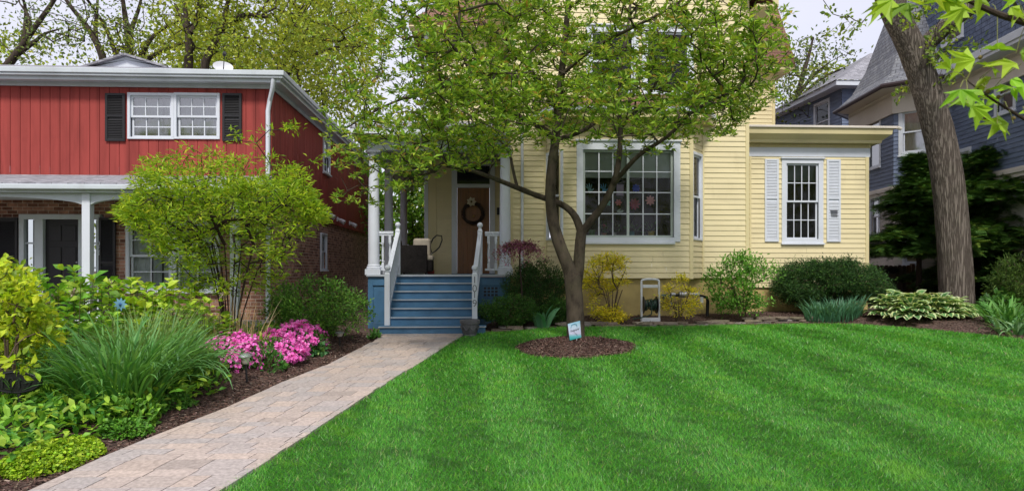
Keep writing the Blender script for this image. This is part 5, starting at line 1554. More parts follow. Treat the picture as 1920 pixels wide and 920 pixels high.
flower_pot(1136, ('orange', (.35, .12, .02)), 'orange flower pot with a red bloom on the window ledge', 26, .065, .12, (.4, .03, .05))
flower_pot(1156, ('pale', (.45, .46, .46)), 'white flower pot next to the window mullion on the ledge', 14, .05, .13)
flower_pot(1189, ('teal', (.03, .26, .33)), 'teal blue flower pot with leaves on the window ledge', 30, .075, .16)
flower_pot(1226, ('yellow', (.60, .42, .02)), 'bright yellow flower pot with a plant on the window ledge', 30, .085, .17)

# ================================================================== VEGETATION
DIA = ([(0, 0, 0), (-.5, .45, .10), (0, 1, -.04), (.5, .45, .10)], [(0, 1, 2), (0, 2, 3)])
OVAL = ([(0, 0, 0), (-.38, .25, .08), (-.5, .55, .10), (0, 1, -.12), (.5, .55, .10), (.38, .25, .08), (0, .3, 0), (0, .62, .01)],
        [(0, 6, 1), (1, 6, 7, 2), (2, 7, 3), (0, 5, 6), (5, 4, 7, 6), (4, 3, 7)])
def fold(n=5):          # long arching strap leaf: x across, y along, z height; drawn as a ribbon template
    v, f = [], []
    for i in range(n + 1):
        t = i / n; w = .5 * math.sin(math.pi * (0.12 + .88 * t)) ** .7 if i < n else 0.02
        z = .55 * math.sin(t * 2.1) - .45 * t * t
        v += [(-w, t, z + .06), (0, t, z), (w, t, z + .06)]
    for i in range(n):
        a = 3 * i; f += [(a, a + 1, a + 4, a + 3), (a + 1, a + 2, a + 5, a + 4)]
    return v, f
STRAP = fold()
def maple():
    ang = [-150, -118, -95, -72, -55, -38, -20, 0, 20, 38, 55, 72, 95, 118, 150]
    rad = [.30, .42, .62, .40, .95, .52, .42, 1.08, .42, .52, .95, .40, .62, .42, .30]
    rad2 = rad
    v = [(0, .1, 0)]
    for a, r in zip(ang, rad2):
        t = math.radians(a); v.append((math.sin(t) * r * .5, .1 + math.cos(t) * r * .55 + .16, -.20 * r * r + .07 * math.cos(4 * t)))
    f = [(0, i, i + 1) for i in range(1, len(ang))]
    return v, f
MAPLE = maple()
WHORL_N = 5

DENSE = 2.1
class Noise3:
    def __init__(s, k, scale):
        r = np.random.default_rng(k); s.d = r.normal(size=(7, 3)) * scale; s.p = r.uniform(0, 6.28, 7)
    def __call__(s, P): return np.sin(P @ s.d.T + s.p).mean(1)

def resample(pts, step):
    pts = np.array([tuple(p) for p in pts], float); out = [pts[0]]
    for a, b in zip(pts[:-1], pts[1:]):
        n = max(1, int(np.linalg.norm(b - a) / step))
        for i in range(1, n + 1): out.append(a + (b - a) * i / n)
    return np.array(out)

def smooth_poly(pts, it=2):
    P = np.array([tuple(p) for p in pts], float)
    for _ in range(it):
        Q = [P[0]]
        for a, b in zip(P[:-1], P[1:]): Q += [a * .75 + b * .25, a * .25 + b * .75]
        Q.append(P[-1]); P = np.array(Q)
    return P

def grow(skel, targets, step=.14, droop=0.0, curve=.25, tipr=.0035, pw=2.3, maxr=.05, skel_from=0.0):
    """limbs reach out from the skeleton to every target; returns segments and twig nodes"""
    nodes = np.concatenate([resample(p, step) for p in skel]); n0 = len(nodes)
    cap = n0 + int(len(targets) * 60) + 100
    P = np.zeros((cap, 3)); P[:n0] = nodes; par = np.full(cap, -1); cnt = n0; depth = np.zeros(cap)
    if skel_from > 0: depth[:n0] = np.where(nodes[:, 2] < skel_from, 99, 0)
    d0 = np.array([np.min(np.linalg.norm(nodes - t, axis=1)) for t in targets])
    ends = []
    for t in targets[np.argsort(d0)]:
        d = np.linalg.norm(P[:cnt] - t, axis=1) + depth[:cnt] * .05 + np.maximum(0, P[:cnt, 2] - t[2]) * .35
        i = int(np.argmin(d)); a = P[i].copy(); L = np.linalg.norm(t - a); k = max(1, int(L / step))
        if cnt + k >= cap: break
        off = rng.normal(size=3) * L * curve * .35; off[2] += L * curve * .35
        prev = i
        for j in range(1, k + 1):
            s = j / k; p = a + (t - a) * s + off * math.sin(math.pi * s) + rng.normal(size=3) * .012
            P[cnt] = p; par[cnt] = prev; depth[cnt] = depth[i] + 1; prev = cnt; cnt += 1
        ends.append(prev)
    w = np.zeros(cnt); ends_ = np.array(ends, int)
    w[ends_] += 1
    for i in range(cnt - 1, n0 - 1, -1):
        w[par[i]] += w[i]
    r = np.minimum(tipr * np.maximum(w, 1) ** (1 / pw), maxr)
    seg = [(P[par[i]], P[i], r[i] if par[i] < n0 else min(r[par[i]], r[i] * 1.25), r[i]) for i in range(n0, cnt)]
    tw = np.arange(n0, cnt)
    return seg, P[tw], w[tw], P[ends_]

def seg_mesh(name, segs, mat, parent, sides=5):
    A = np.array([s[0] for s in segs]); B = np.array([s[1] for s in segs]); ra = np.array([s[2] for s in segs]); rb = np.array([s[3] for s in segs])
    d = unit(B - A); ref = np.where(np.abs(d[:, 2:3]) > .9, [[1., 0, 0]], [[0, 0, 1.]]); x = unit(np.cross(d, ref)); y = np.cross(d, x)
    a = np.arange(sides) * 2 * math.pi / sides
    ring = x[:, None] * np.cos(a)[None, :, None] + y[:, None] * np.sin(a)[None, :, None]
    V = np.concatenate([A[:, None] + ring * ra[:, None, None], (B + d * rb[:, None] * .4)[:, None] + ring * rb[:, None, None]], 1)
    f = np.array([[k, (k + 1) % sides, sides + (k + 1) % sides, sides + k] for k in range(sides)]).ravel()
    N = len(segs); L = (f[None] + np.arange(N)[:, None] * 2 * sides).ravel()
    me = raw_mesh(name, V.reshape(-1, 3), L, np.arange(N * sides) * 4, mat, smooth=True)
    wood = [c for c in parent.children if c.name.split('.')[0] in ('trunk', 'stems')]
    if not wood: return link_mesh(name, me, parent)
    me.transform(Matrix.Translation(-root_loc(parent)))       # limbs, boughs and twigs are one woody part with the trunk
    bm = bmesh.new(); bm.from_mesh(wood[0].data); bm.from_mesh(me); bm.to_mesh(wood[0].data); bm.free(); bpy.data.meshes.remove(me)
    return wood[0]

def limb(m, pts, r0, r1, sides=10, flare=0.0, lump=.05):
    P = smooth_poly(pts, 2); n = len(P); rad = []
    for i in range(n):
        t = i / (n - 1); r = r0 + (r1 - r0) * t
        if flare: r *= 1 + flare * max(0, 1 - t * 7) ** 2
        rad.append(r * (1 + random.uniform(-lump, lump)))
    m.tube([tuple(p) for p in P], rad, sides)
    return P

def leaf_cloud(centres, per, spread, up=.3, out=None):
    """positions, directions around twig ends"""
    C = np.repeat(centres, int(round(per * DENSE)), 0); n = len(C)
    P = C + rng.normal(size=(n, 3)) * spread
    d = rng.normal(size=(n, 3)) + np.array([0, 0, up]) + unit(P - C) * .7
    if out is not None: d += unit(P - out) * .8
    return P, unit(d)

def foliage(name, P, d, length, width, cols, w, mat, parent, tmpl=DIA, up=.8, jit=.18, lenj=.25):
    n = len(P); nrm = rand_unit(n) * .8 + np.array([0, 0, up])
    ln = 1.15 * length * (1 + rng.normal(size=n) * lenj).clip(.45, 1.8)
    S = np.stack([ln * width, ln, ln], 1)
    return inst_mesh(name, tmpl[0], tmpl[1], P, rots(d, nrm), S, mixcols(n, cols, w, jit), M[mat], parent)

# ------------------------------------------------------------------ the front-yard tree
SPRING = [(0.145, 0.245, 0.025), (0.205, 0.305, 0.036), (0.078, 0.155, 0.02), (0.29, 0.345, 0.055), (0.26, 0.195, 0.05)]
def front_tree():
    Y0 = 12.15
    t = thing('yard_tree', 'wide spring-green tree with forked dark trunk standing in the mulch ring', 'tree', base(1078, Y0))
    def q(pts): return [at(px, py, y) for px, py, y in pts]
    tr = q([(1080, 645, Y0), (1079, 600, Y0), (1077, 555, Y0), (1073, 515, Y0)])
    le = q([(1075, 530, Y0), (1066, 500, Y0), (1050, 462, Y0), (1037, 420, Y0), (1031, 370, Y0 - .02), (1033, 320, Y0 - .05), (1041, 270, Y0 - .05), (1045, 215, Y0), (1052, 150, Y0 + .05), (1060, 70, Y0 + .1), (1068, -30, Y0), (1066, -110, Y0)])
    ri = q([(1079, 540, Y0), (1085, 500, Y0 + .05), (1087, 465, Y0 + .1), (1090, 435, Y0 + .12)])
    ar = q([(1090, 440, Y0 + .12), (1082, 410, Y0 + .22), (1066, 390, Y0 + .34), (1040, 377, Y0 + .38), (1010, 368, Y0 + .3), (975, 354, Y0 + .1), (945, 342, Y0 - .2), (915, 330, Y0 - .5), (880, 318, Y0 - .8), (840, 312, Y0 - 1.0)])
    r2 = q([(1090, 440, Y0 + .12), (1104, 418, Y0 + .1), (1124, 395, Y0), (1143, 363, Y0 - .1), (1156, 328, Y0 - .15), (1162, 290, Y0 - .1), (1164, 240, Y0), (1160, 190, Y0 + .2), (1165, 120, Y0 + .5), (1180, 40, Y0 + .8), (1185, -50, Y0 + 1)])
    r3 = q([(1150, 345, Y0 - .15), (1172, 318, Y0 - .4), (1200, 288, Y0 - .7), (1235, 268, Y0 - 1.0), (1265, 245, Y0 - 1.2), (1290, 215, Y0 - 1.4), (1330, 190, Y0 - 1.6), (1380, 170, Y0 - 1.8)])
    r4 = q([(1043, 262, Y0 - .05), (1085, 250, Y0 + .3), (1118, 230, Y0 + .5), (1145, 200, Y0 + .7), (1180, 188, Y0 + .9), (1250, 186, Y0 + 1.2), (1340, 178, Y0 + 1.5), (1400, 160, Y0 + 1.7)])
    l1 = q([(1042, 262, Y0 - .05), (1015, 238, Y0 - .3), (980, 222, Y0 - .5), (945, 205, Y0 - .7), (900, 182, Y0 - .9), (855, 160, Y0 - 1.1), (815, 132, Y0 - 1.2), (775, 124, Y0 - 1.3)])
    l2 = q([(815, 134, Y0 - 1.2), (800, 112, Y0 - 1.3), (790, 70, Y0 - 1.4), (800, 20, Y0 - 1.4), (805, -40, Y0 - 1.3)])
    l3 = q([(855, 160, Y0 - 1.1), (800, 170, Y0 - 1.0), (740, 190, Y0 - .7), (690, 215, Y0 - .3), (650, 240, Y0)])
    l4 = q([(1046, 210, Y0), (1010, 150, Y0 + .5), (960, 90, Y0 + .9), (900, 40, Y0 + 1.2), (850, -30, Y0 + 1.4)])
    l5 = q([(945, 205, Y0 - .7), (930, 170, Y0 - 1.2), (900, 110, Y0 - 1.8), (860, 50, Y0 - 2.3)])
    r5 = q([(1054, 140, Y0), (1110, 90, Y0 - .5), (1190, 50, Y0 - 1), (1270, 10, Y0 - 1.4), (1330, -40, Y0 - 1.5)])
    r6 = q([(1164, 240, Y0), (1200, 200, Y0 - .4), (1235, 150, Y0 - .7), (1260, 90, Y0 - .8), (1275, 20, Y0 - .6)])
    l6 = q([(970, 352, Y0 + .1), (962, 320, Y0 + .2), (956, 285, Y0 + .3), (930, 255, Y0 + .5), (880, 240, Y0 + .8), (820, 250, Y0 + 1)])
    m = MB()
    limb(m, tr, .172, .155, 16, flare=.28, lump=.02); limb(m, le, .135, .035, 14, lump=.03); limb(m, ri, .118, .095, 12, lump=.03)
    limb(m, ar, .078, .024, 10); limb(m, r2, .082, .022, 10); limb(m, r3, .05, .014, 8); limb(m, r4, .045, .014, 8)
    limb(m, l1, .062, .026, 10); limb(m, l2, .036, .012, 8); limb(m, l3, .034, .012, 8); limb(m, l4, .045, .012, 8); limb(m, l5, .03, .01, 8); limb(m, r5, .04, .012, 8); limb(m, r6, .035, .01, 8); limb(m, l6, .034, .01, 8)
    m.build('trunk', M['bark'], t, smooth=True)
    # crown: outline of the lower edge, then a dome above
    lowx = [610, 640, 690, 740, 800, 860, 930, 980, 1040, 1110, 1180, 1250, 1310, 1360, 1410, 1465]
    lowy = [355, 385, 400, 370, 345, 335, 318, 300, 262, 285, 300, 296, 275, 262, 240, 165]
    T = []; nf = Noise3(3, 1.5)
    cx = base(1045, Y0)
    while len(T) < 2650:
        px = rng.uniform(605, 1475); y = Y0 + rng.uniform(-3.4, 2.9)
        lo = np.interp(px, lowx, lowy) - abs(y - Y0) * 10 + rng.normal() * 8
        # fewer sprays low down, most of the crown higher up
        py = lo - abs(rng.normal()) * 150 if rng.random() < .28 else rng.uniform(-200, lo)
        if py < -230: continue
        p = np.array(at(px, py, y))
        e = ((p[0] - at(1040, 200, Y0).x) / 4.6) ** 2 + ((y - Y0) / 3.4) ** 2 + (max(0, p[2] - 3.9) / 4.6) ** 2
        if e > 1.0 + .12 * rng.normal(): continue
        if py > 215 and 930 < px < 1420 and rng.random() < .62: continue
        if 940 < px < 1330 and py > 275 and rng.random() < .6: continue
        if py > 200 and px < 930 and rng.random() < .25: continue
        if nf(p[None] * (1, 1, 1.9))[0] < -.07 and rng.random() < .9: continue
        T.append(p)
    T = np.array(T)
    seg, P, w, E = grow([p for p in (le[6:], ar[4:], r2[3:], r3, r4, l1, l2, l3, l4, l5, r5, r6, l6)], T, .15, curve=.3, tipr=.0042, maxr=.03)
    seg_mesh('crown_branches', seg, M['bark'], t)
    # leaves stand in rosettes at the ends of short spurs, layered rather than evenly spread
    thin = P[w <= 3]; thin = thin[rng.random(len(thin)) < .16]
    sp1 = E + rng.normal(size=E.shape) * (.11, .11, .04); sp2 = E + rng.normal(size=E.shape) * (.14, .14, .05)
    C = np.concatenate([E, sp1, sp2, thin]); nl = 8
    a = np.tile(np.arange(nl) * 2.4, len(C)) + np.repeat(rng.uniform(0, 6.28, len(C)), nl); n = len(a)
    el = rng.uniform(-.25, .95, n)
    d = np.stack([np.cos(a) * np.cos(el), np.sin(a) * np.cos(el), np.sin(el)], 1) + np.repeat(rng.normal(size=(len(C), 3)) * .3, nl, 0)
    Pp = np.repeat(C, nl, 0) + rng.normal(size=(n, 3)) * .008 + d * .012
    foliage('foliage', Pp, unit(d), .08, .38, SPRING, [4, 3.4, 2.4, 1.6, .55], 'leaf_thin', t, DIA, up=1.1, lenj=.3)
    print('front tree leaves', len(Pp))
front_tree()

# ------------------------------------------------------------------ the big tree by the hostas
def big_tree():
    Y0 = 16.6
    t = thing('shade_tree', 'tall leaning tree with thick furrowed grey trunk behind the hosta bed', 'tree', bedpt(1795, Y0))
    def q(pts): return [at(px, py, Y0 + y) for px, py, y in pts]
    tr = q([(1797, 610, 0), (1794, 560, 0), (1790, 480, 0), (1783, 390, 0), (1775, 320, 0), (1761, 250, 0), (1741, 180, 0), (1722, 120, 0), (1700, 70, 0), (1672, 15, 0), (1645, -60, .2), (1610, -170, .5), (1590, -300, .8)])
    li = q([(1716, 108, 0), (1738, 82, -.1), (1762, 60, -.3), (1795, 32, -.6), (1830, 10, -.8), (1880, -40, -1.2), (1930, -120, -1.5)])
    lj = q([(1680, 30, 0), (1700, -30, .5), (1740, -110, 1), (1790, -200, 1.2)])
    m = MB(); limb(m, tr, .415, .27, 26, flare=.05, lump=.018); limb(m, li, .24, .14, 14); limb(m, lj, .16, .06, 12)
    m.build('trunk', M['bark_big'], t, smooth=True)
    T = [np.array(at(px + rng.normal() * 12, py + rng.normal() * 12, Y0 + rng.uniform(-1.4, .3))) for px, py in [(1760, 60), (1775, 90), (1755, 110), (1745, 130), (1765, 140), (1790, 60), (1800, 95), (1720, 40), (1730, 20), (1745, 75), (1785, 25), (1770, 120), (1830, 60), (1745, 20), (1705, 45), (1700, 20), (1690, 165)]*2]
    T += [np.array(at(px, py, Y0 + rng.uniform(-.6, .6))) for px, py in [(1560, 25), (1590, 30), (1555, 62), (1600, 50), (1575, 58), (1615, 42)]]
    T += [np.array(at(rng.uniform(1480, 2000), rng.uniform(-420, -40), Y0 + rng.uniform(-3, 3))) for _ in range(140)]
    T = np.array(T)
    seg, P, w, E = grow([tr[8:], li, lj], T, .18, curve=.4, tipr=.005, maxr=.05)
    seg_mesh('crown_branches', seg, M['bark_far'], t)
    Pp, d = leaf_cloud(np.concatenate([E, E]), 4, .07, up=.1)
    foliage('foliage', Pp, d, .10, .6, [(.16, .24, .03), (.22, .28, .04), (.10, .17, .03)], None, 'leaf_thin', t, OVAL, up=.5)
big_tree()

# ------------------------------------------------------------------ maple whose branch hangs in from beside the camera
BUD = simple('tan_bud', (.16, .12, .03), .7)
def maple_tree():
    b = Vector((4.1, 3.0, float(gz(4.1, 3.0))))
    t = thing('maple_tree', 'maple branch with bright lobed leaves reaching in against the blue house', 'maple', b)
    top = Vector((4.0, 3.1, 4.6))
    m = MB(); P0 = [b + Vector((0, 0, -.1)), Vector((4.1, 3.0, 1.4)), Vector((4.02, 3.05, 2.9)), top]
    limb(m, P0, .15, .11, 14, flare=.3)
    yb = 2.75
    b1 = [Vector((4.05, 3.05, 2.4)), Vector((3.2, 2.9, 2.5)), at(1990, 70, yb), at(1925, 42, yb), at(1870, 28, yb), at(1800, -8, yb), at(1720, -30, yb), at(1650, -40, yb)]
    b2 = [Vector((4.06, 3.05, 2.0)), Vector((3.2, 2.9, 2.05)), at(2000, 260, yb), at(1925, 226, yb), at(1890, 205, yb), at(1850, 180, yb), at(1812, 150, yb)]
    b3 = [at(1925, 42, yb), at(1905, 15, yb + .1), at(1880, -40, yb + .2)]
    limb(m, b1, .026, .003, 8); limb(m, b2, .014, .002, 8); limb(m, b3, .009, .004, 8)
    m.build('trunk', M['bark_far'], t, smooth=True)
    spots = []
    for px, py, s in [(1800, 165, 1.0), (1785, 135, .7), (1838, 112, .95), (1870, 95, .8), (1905, 100, 1.0), (1885, 145, 1.0), (1850, 165, .9), (1815, 195, .8), (1838, 205, 1.0), (1880, 190, .7), (1905, 165, .9), (1900, 232, .9), (1870, 232, .6), (1845, 140, .7), (1915, 120, .9), (1918, 200, .8), (1862, 128, .7),
                      (1680, -6, .9), (1710, 2, 1), (1745, -4, 1), (1780, 4, .9), (1665, 3, .7), (1730, 12, .7), (1815, 10, .8), (1860, 8, .8), (1905, -4, 1), (1890, 10, .7), (1760, -12, 1), (1700, -15, 1), (1840, -10, 1)]:
        spots.append((at(px, py, yb + rng.uniform(-.12, .12)), s))
    P = np.array([tuple(p) for p, s in spots]); n = len(P)
    d = unit(np.stack([rng.normal(size=n) * .8 - .45, rng.normal(size=n) * .5 - .2, rng.normal(size=n) * .4 - .15], 1))
    nr = unit(rng.normal(size=(n, 3)) * .38 + np.array([0, -.85, .5]))
    S = np.array([.205 * s for p, s in spots])
    inst_mesh('foliage', MAPLE[0], MAPLE[1], P, rots(d, nr), S, mixcols(n, [(.20, .33, .022), (.26, .38, .03), (.15, .27, .02)], None, .1), M['leaf_thin'], t)
    m = MB()
    for p, s in spots:
        q_ = min((Vector(tuple(x)) for x in np.concatenate([resample(b1[3:], .05), resample(b2[3:], .05)])), key=lambda v: (v - p).length)
        if (q_ - p).length < .35: m.tube([q_, (q_ + p) / 2 + Vector((0, 0, .015)), p], .0016, 4)
    m.build('leaf_stalk_foliage', simple('leaf_stalk', (.2, .22, .05), .6), t)
    for px, py in ((1838, 108), (1858, 122), (1872, 182), (1878, 168), (1852, 172), (1900, 222), (1848, 220)):
        MB().ball(at(px, py, yb - .02), .009, 8, 6).build('flower_bud', BUD, t, smooth=True)
maple_tree()

# ------------------------------------------------------------------ trees beyond the houses
YG = [(0.20, 0.25, 0.026), (0.27, 0.31, 0.036), (0.14, 0.19, 0.022)]
PALE = [(0.10, 0.15, 0.04), (0.15, 0.20, 0.055), (0.07, 0.11, 0.03)]
FT = .72
def far_tree(label, Y, limbs, crown, ntar, per, cols, leaf=.19, spread=.28, name='background_tree', basepx=None, r0=.24, grp=None, mat='leaf_thin', keepout=None):
    q = [[at(px, py, Y) for px, py in L] for L in limbs]
    for L in q[1:]:
        for i, p in enumerate(L): p.y += (i * .35) * random.uniform(-1, 1)
    b = base(basepx if basepx else limbs[0][0][0], Y)
    t = thing(name, label, 'tree', b, grp)
    m = MB(); first = [b + Vector((0, 0, -.2)), b.lerp(q[0][0], .5)] + q[0]
    r0 *= FT; limb(m, first, r0 * 1.25, r0 * .2, 12, lump=.05)
    for L, k in zip(q[1:], range(9)):
        limb(m, L, r0 * .62, r0 * .12, 9, lump=.06)
    m.build('trunk', M['bark_far'], t, smooth=True)
    T = []; nf = Noise3(len(label) + int(limbs[0][0][0]), .8)
    while len(T) < ntar:
        px, py = rng.uniform(crown[0], crown[1]), rng.uniform(crown[2], crown[3]); y = Y + rng.normal() * 1.6
        ex = (px - (crown[0] + crown[1]) / 2) / ((crown[1] - crown[0]) / 2); ey = (py - (crown[2] + crown[3]) / 2) / ((crown[3] - crown[2]) / 2)
        if ex * ex + ey * ey > 1.05: continue
        if keepout and keepout(px, py): continue
        p = np.array(at(px, py, y))
        if nf(p[None])[0] < -.08: continue
        T.append(p)
    T = np.array(T)
    seg, P, w, E = grow([np.array([tuple(x) for x in L]) for L in q], T, .4, curve=.35, tipr=.010, maxr=.08)
    seg_mesh('crown_branches', seg, M['bark_far'], t, 4)
    Pp, d = leaf_cloud(E, per, spread, up=.1)
    foliage('foliage', Pp, d, leaf, .55, cols, None, mat, t, DIA, up=.5, lenj=.35)
    return t
g_ = 'trees behind the red house'
far_tree('bare-limbed tree leaning towards the gable behind the red house eave end', 29, [[(2, 135), (30, 105), (55, 65), (85, 25), (112, -15), (140, -70)], [(42, 85), (38, 40), (42, 0), (35, -50)], [(25, 108), (62, 80), (85, 66), (112, 56)], [(58, 62), (52, 28), (25, 0)]], (-140, 190, -190, 120), 110, 8, PALE, .13, .30, basepx=-30, r0=.26)
far_tree('tree with two long spreading limbs just beside the small white roof gable', 30, [[(198, 122), (182, 80), (160, 45), (128, 8), (100, -40)], [(222, 118), (200, 70), (182, 35), (168, -10), (160, -60)], [(180, 76), (172, 40), (172, 0), (175, -50)]], (40, 290, -190, 125), 130, 8, PALE, .13, .30, r0=.26)
far_tree('straight tree rising directly above the peak of the white roof gable', 31, [[(243, 120), (241, 75), (236, 40), (230, 0), (225, -60)], [(243, 62), (247, 35), (252, 0), (262, -60)], [(262, 112), (285, 75), (310, 45), (335, 18)], [(275, 112), (310, 85), (345, 70)]], (160, 390, -190, 120), 150, 12, YG, .14, .32, r0=.30)
far_tree('dark upright tree forking narrowly behind the satellite dish', 29, [[(353, 126), (355, 85), (352, 50), (346, 10), (340, -50)], [(357, 62), (366, 30), (376, 0), (390, -50)], [(352, 60), (340, 30), (325, 5)]], (280, 470, -190, 118), 150, 14, YG, .14, .32, r0=.30)
far_tree('tree sweeping to one side over the red house gutter above the dish', 28, [[(380, 128), (395, 95), (412, 60), (422, 30), (430, -10), (435, -60)], [(410, 62), (430, 45), (455, 28), (480, 10), (510, -30)], [(440, 36), (470, 30), (500, 40), (520, 38)]], (370, 640, -190, 150), 230, 18, YG, .14, .34, r0=.26)
far_tree('tree with two arching limbs rising behind the red house downspout corner', 33, [[(518, 140), (540, 105), (565, 82), (600, 74), (640, 78)], [(528, 155), (560, 120), (590, 105), (625, 85), (665, 75)], [(556, 125), (562, 150), (568, 175)]], (480, 720, -80, 235), 200, 18, YG, .14, .34, r0=.30, keepout=lambda x, y: y > 105 + (x - 500) * .9)
far_tree('grey-green tree between the brown rear roof and the blue house', 34, [[(1480, 235), (1500, 160), (1515, 110), (1525, 70)], [(1495, 180), (1525, 140), (1550, 120)], [(1492, 190), (1540, 205), (1590, 190)], [(1488, 200), (1530, 150), (1580, 130)]], (1445, 1625, 70, 250), 130, 9, [(.08, .12, .03), (.13, .16, .035), (.06, .09, .03)], .16, .32, basepx=1485, r0=.28)
far_tree('bright green tree seen between the porch columns', 27, [[(770, 470), (772, 420), (765, 370), (760, 320)], [(770, 420), (790, 380), (800, 340)], [(770, 430), (740, 390), (725, 340)]], (680, 815, 250, 500), 170, 14, [(.07, .17, .02), (.11, .23, .028), (.16, .27, .04)], .16, .30, r0=.2)

def far_wood():
    P = []
    for (x0, x1, y0, y1, Y, n) in ((-200, 700, 60, 500, 46, 9000), (330, 700, -30, 260, 44, 12000), (640, 830, 200, 500, 44, 4000), (1420, 1640, 120, 520, 46, 5000), (-200, 340, 40, 200, 46, 1800)):
        nf = Noise3(int(x1), .35); k = 0
        while k < n:
            px = rng.uniform(x0, x1, 2000); py = rng.uniform(y0, y1, 2000)
            Q = np.array([tuple(at(a, b, Y + rng.uniform(0, 9))) for a, b in zip(px, py)])
            Q = Q[nf(Q) > .02]; P.append(Q); k += len(Q)
    Q = np.stack([rng.uniform(-45, 45, 16000), rng.uniform(-36, -24, 16000), 13 * rng.random(16000) ** .8], 1); Q = Q[Noise3(41, .45)(Q) > -.1]; P.append(np.repeat(Q, 2, 0) + rng.normal(size=(2 * len(Q), 3)) * .3)     # the trees across the street, seen in the window panes
    P = np.concatenate(P); n = len(P); d = unit(rng.normal(size=(n, 3)))
    o = inst_mesh('woodland', DIA[0], DIA[1], P, rots(d, rand_unit(n)), np.stack([np.full(n, .20), np.full(n, .34), np.full(n, .3)], 1) * np.where(P[:, 1:2] < 0, 1.7, 1), mixcols(n, YG + [(.09, .13, .025)], None, .2), M['leaf_thin'])
    props(o, 'pale yellow-green woodland far behind the houses', 'woods', kind='stuff')
far_wood()

# ------------------------------------------------------------------ shrubs
def shrub(name, label, cat, b, rx, ry, h, ntar, per, leaf, width, cols, wts=None, spread=.05, mat='leaf', tmpl=DIA, z0=.12, nstem=7, stem='stem', up=.3, flat=0.0, grp=None, gap=-.12, gscale=3.0, shape=1.0, tipr=.0035, lay=None, nrm_up=.6, shell=.5, lean=(0, 0), tgt=None, lump=.22):
    """stems from the base to points through an uneven crown, leaves at their ends"""
    b = Vector(b); t = thing(name, label, cat, b, grp)
    T = []; nf = Noise3(int(abs(b.x * 37 + b.y * 91)) % 1000, gscale); gen = 0
    bb = np.array(b)
    if tgt is not None: T = list(tgt)
    while len(T) < ntar and gen < ntar * 60:
        gen += 1
        u = rng.normal(size=3); u /= np.linalg.norm(u); r = rng.random() ** (shell * .6)
        v = u * r; z = (v[2] * .5 + .5)
        if z < z0: continue
        k = (min(1, z / .45) ** .5) ** shape
        p = bb + np.array([v[0] * rx * k + lean[0] * z, v[1] * ry * k + lean[1] * z, z * h])
        q_ = nf(p[None])[0]
        if q_ < gap: continue
        p += unit(v) * q_ * lump * min(rx, h)
        T.append(p)
    T = np.array(T)
    sk = []
    for i in range(nstem):
        a = 2 * math.pi * i / nstem + random.uniform(-.4, .4); k = random.uniform(.12, .30)
        sk.append(np.array([bb + (math.cos(a) * .05, math.sin(a) * .05, -.05), bb + (math.cos(a) * rx * k * .6, math.sin(a) * ry * k * .6, h * .25), bb + (math.cos(a) * rx * k * 1.4 + lean[0] * .4, math.sin(a) * ry * k * 1.4, h * .5)]))
    seg, P, w, E = grow(sk, T, max(.05, h * .07), curve=.25, tipr=tipr, maxr=.03)
    m = MB()
    for s_ in sk: limb(m, s_, tipr * 4.2, tipr * 2.4, 6)
    o = m.build('stems', M[stem], t, smooth=True)
    seg_mesh('crown_twigs', seg, M[stem], t, 4)
    thin = P[w <= 1]; thin = thin[rng.random(len(thin)) < .4]
    C = np.concatenate([E, thin])
    Pp, d = leaf_cloud(C, per, spread, up=up, out=bb + (0, 0, h * .3))
    if flat:
        Cz = np.repeat(C[:, 2], int(round(per * DENSE))); Pp[:, 2] = Cz + (Pp[:, 2] - Cz) * (1 - flat); d[:, 2] *= (1 - flat); d = unit(d)
    keep = Pp[:, 2] > b.z + .005
    foliage('foliage', Pp[keep], d[keep], leaf, width, cols, wts, mat, t, tmpl, up=nrm_up)
    return t
def ext(px0, px1, pyt, Y, pyb=None):
    """half width and height of something seen between these lines at distance Y"""
    b = bedpt((px0 + px1) / 2, Y)
    return b, (xat(px1, Y) - xat(px0, Y)) / 2, zat((px0 + px1) / 2, pyt, Y) - b.z

YEW = [(.024, .062, .016), (.036, .09, .02), (.016, .042, .012), (.07, .15, .024)]
BOX = [(.035, .095, .016), (.05, .125, .02), (.022, .06, .013), (.075, .16, .025)]
# big cut-leaf shrub before the red house
b, rx, h = ext(250, 592, 262, 11.3)
T = []
nf = Noise3(77, 1.7)
hullx = [238, 260, 300, 350, 420, 500, 560, 600]; hully = [400, 325, 285, 268, 262, 285, 305, 400]; lowy_ = [405, 430, 490, 545, 565, 555, 480, 410]
while len(T) < 720:
    px = rng.uniform(238, 600); y = 11.3 + rng.uniform(-1.35, 1.35)
    e = 1 - (abs(y - 11.3) / 1.5) ** 2
    tp = np.interp(px, hullx, hully); lw_ = np.interp(px, hullx, lowy_); md = (tp * .55 + lw_ * .45)
    py = rng.uniform(md + (tp - md) * e ** .5, md + (lw_ - md) * e ** .5)
    if py > 520 and rng.random() < (py - 520) / 100: continue
    p = np.array(at(px, py, y))
    if nf(p[None])[0] < -.15: continue
    T.append(p)
for px, py in ((546, 235), (550, 245), (447, 262), (440, 248), (505, 245), (283, 300), (590, 300), (480, 268)): T.append(np.array(at(px, py, 11.2)))
shrub('cutleaf_shrub', 'large airy yellow-green multi-stemmed shrub before the red house porch', 'shrub', bedpt(432, 11.3), 1.5, 1.3, h, 0, 11, .085, .24, [(.16, .26, .018), (.23, .32, .022), (.10, .18, .015), (.31, .37, .03)], [4, 4, 2, 1.8], .075, 'leaf_thin', DIA, nstem=11, stem='stem_dark', up=-.1, flat=.45, tipr=.004, tgt=T, nrm_up=1.2)

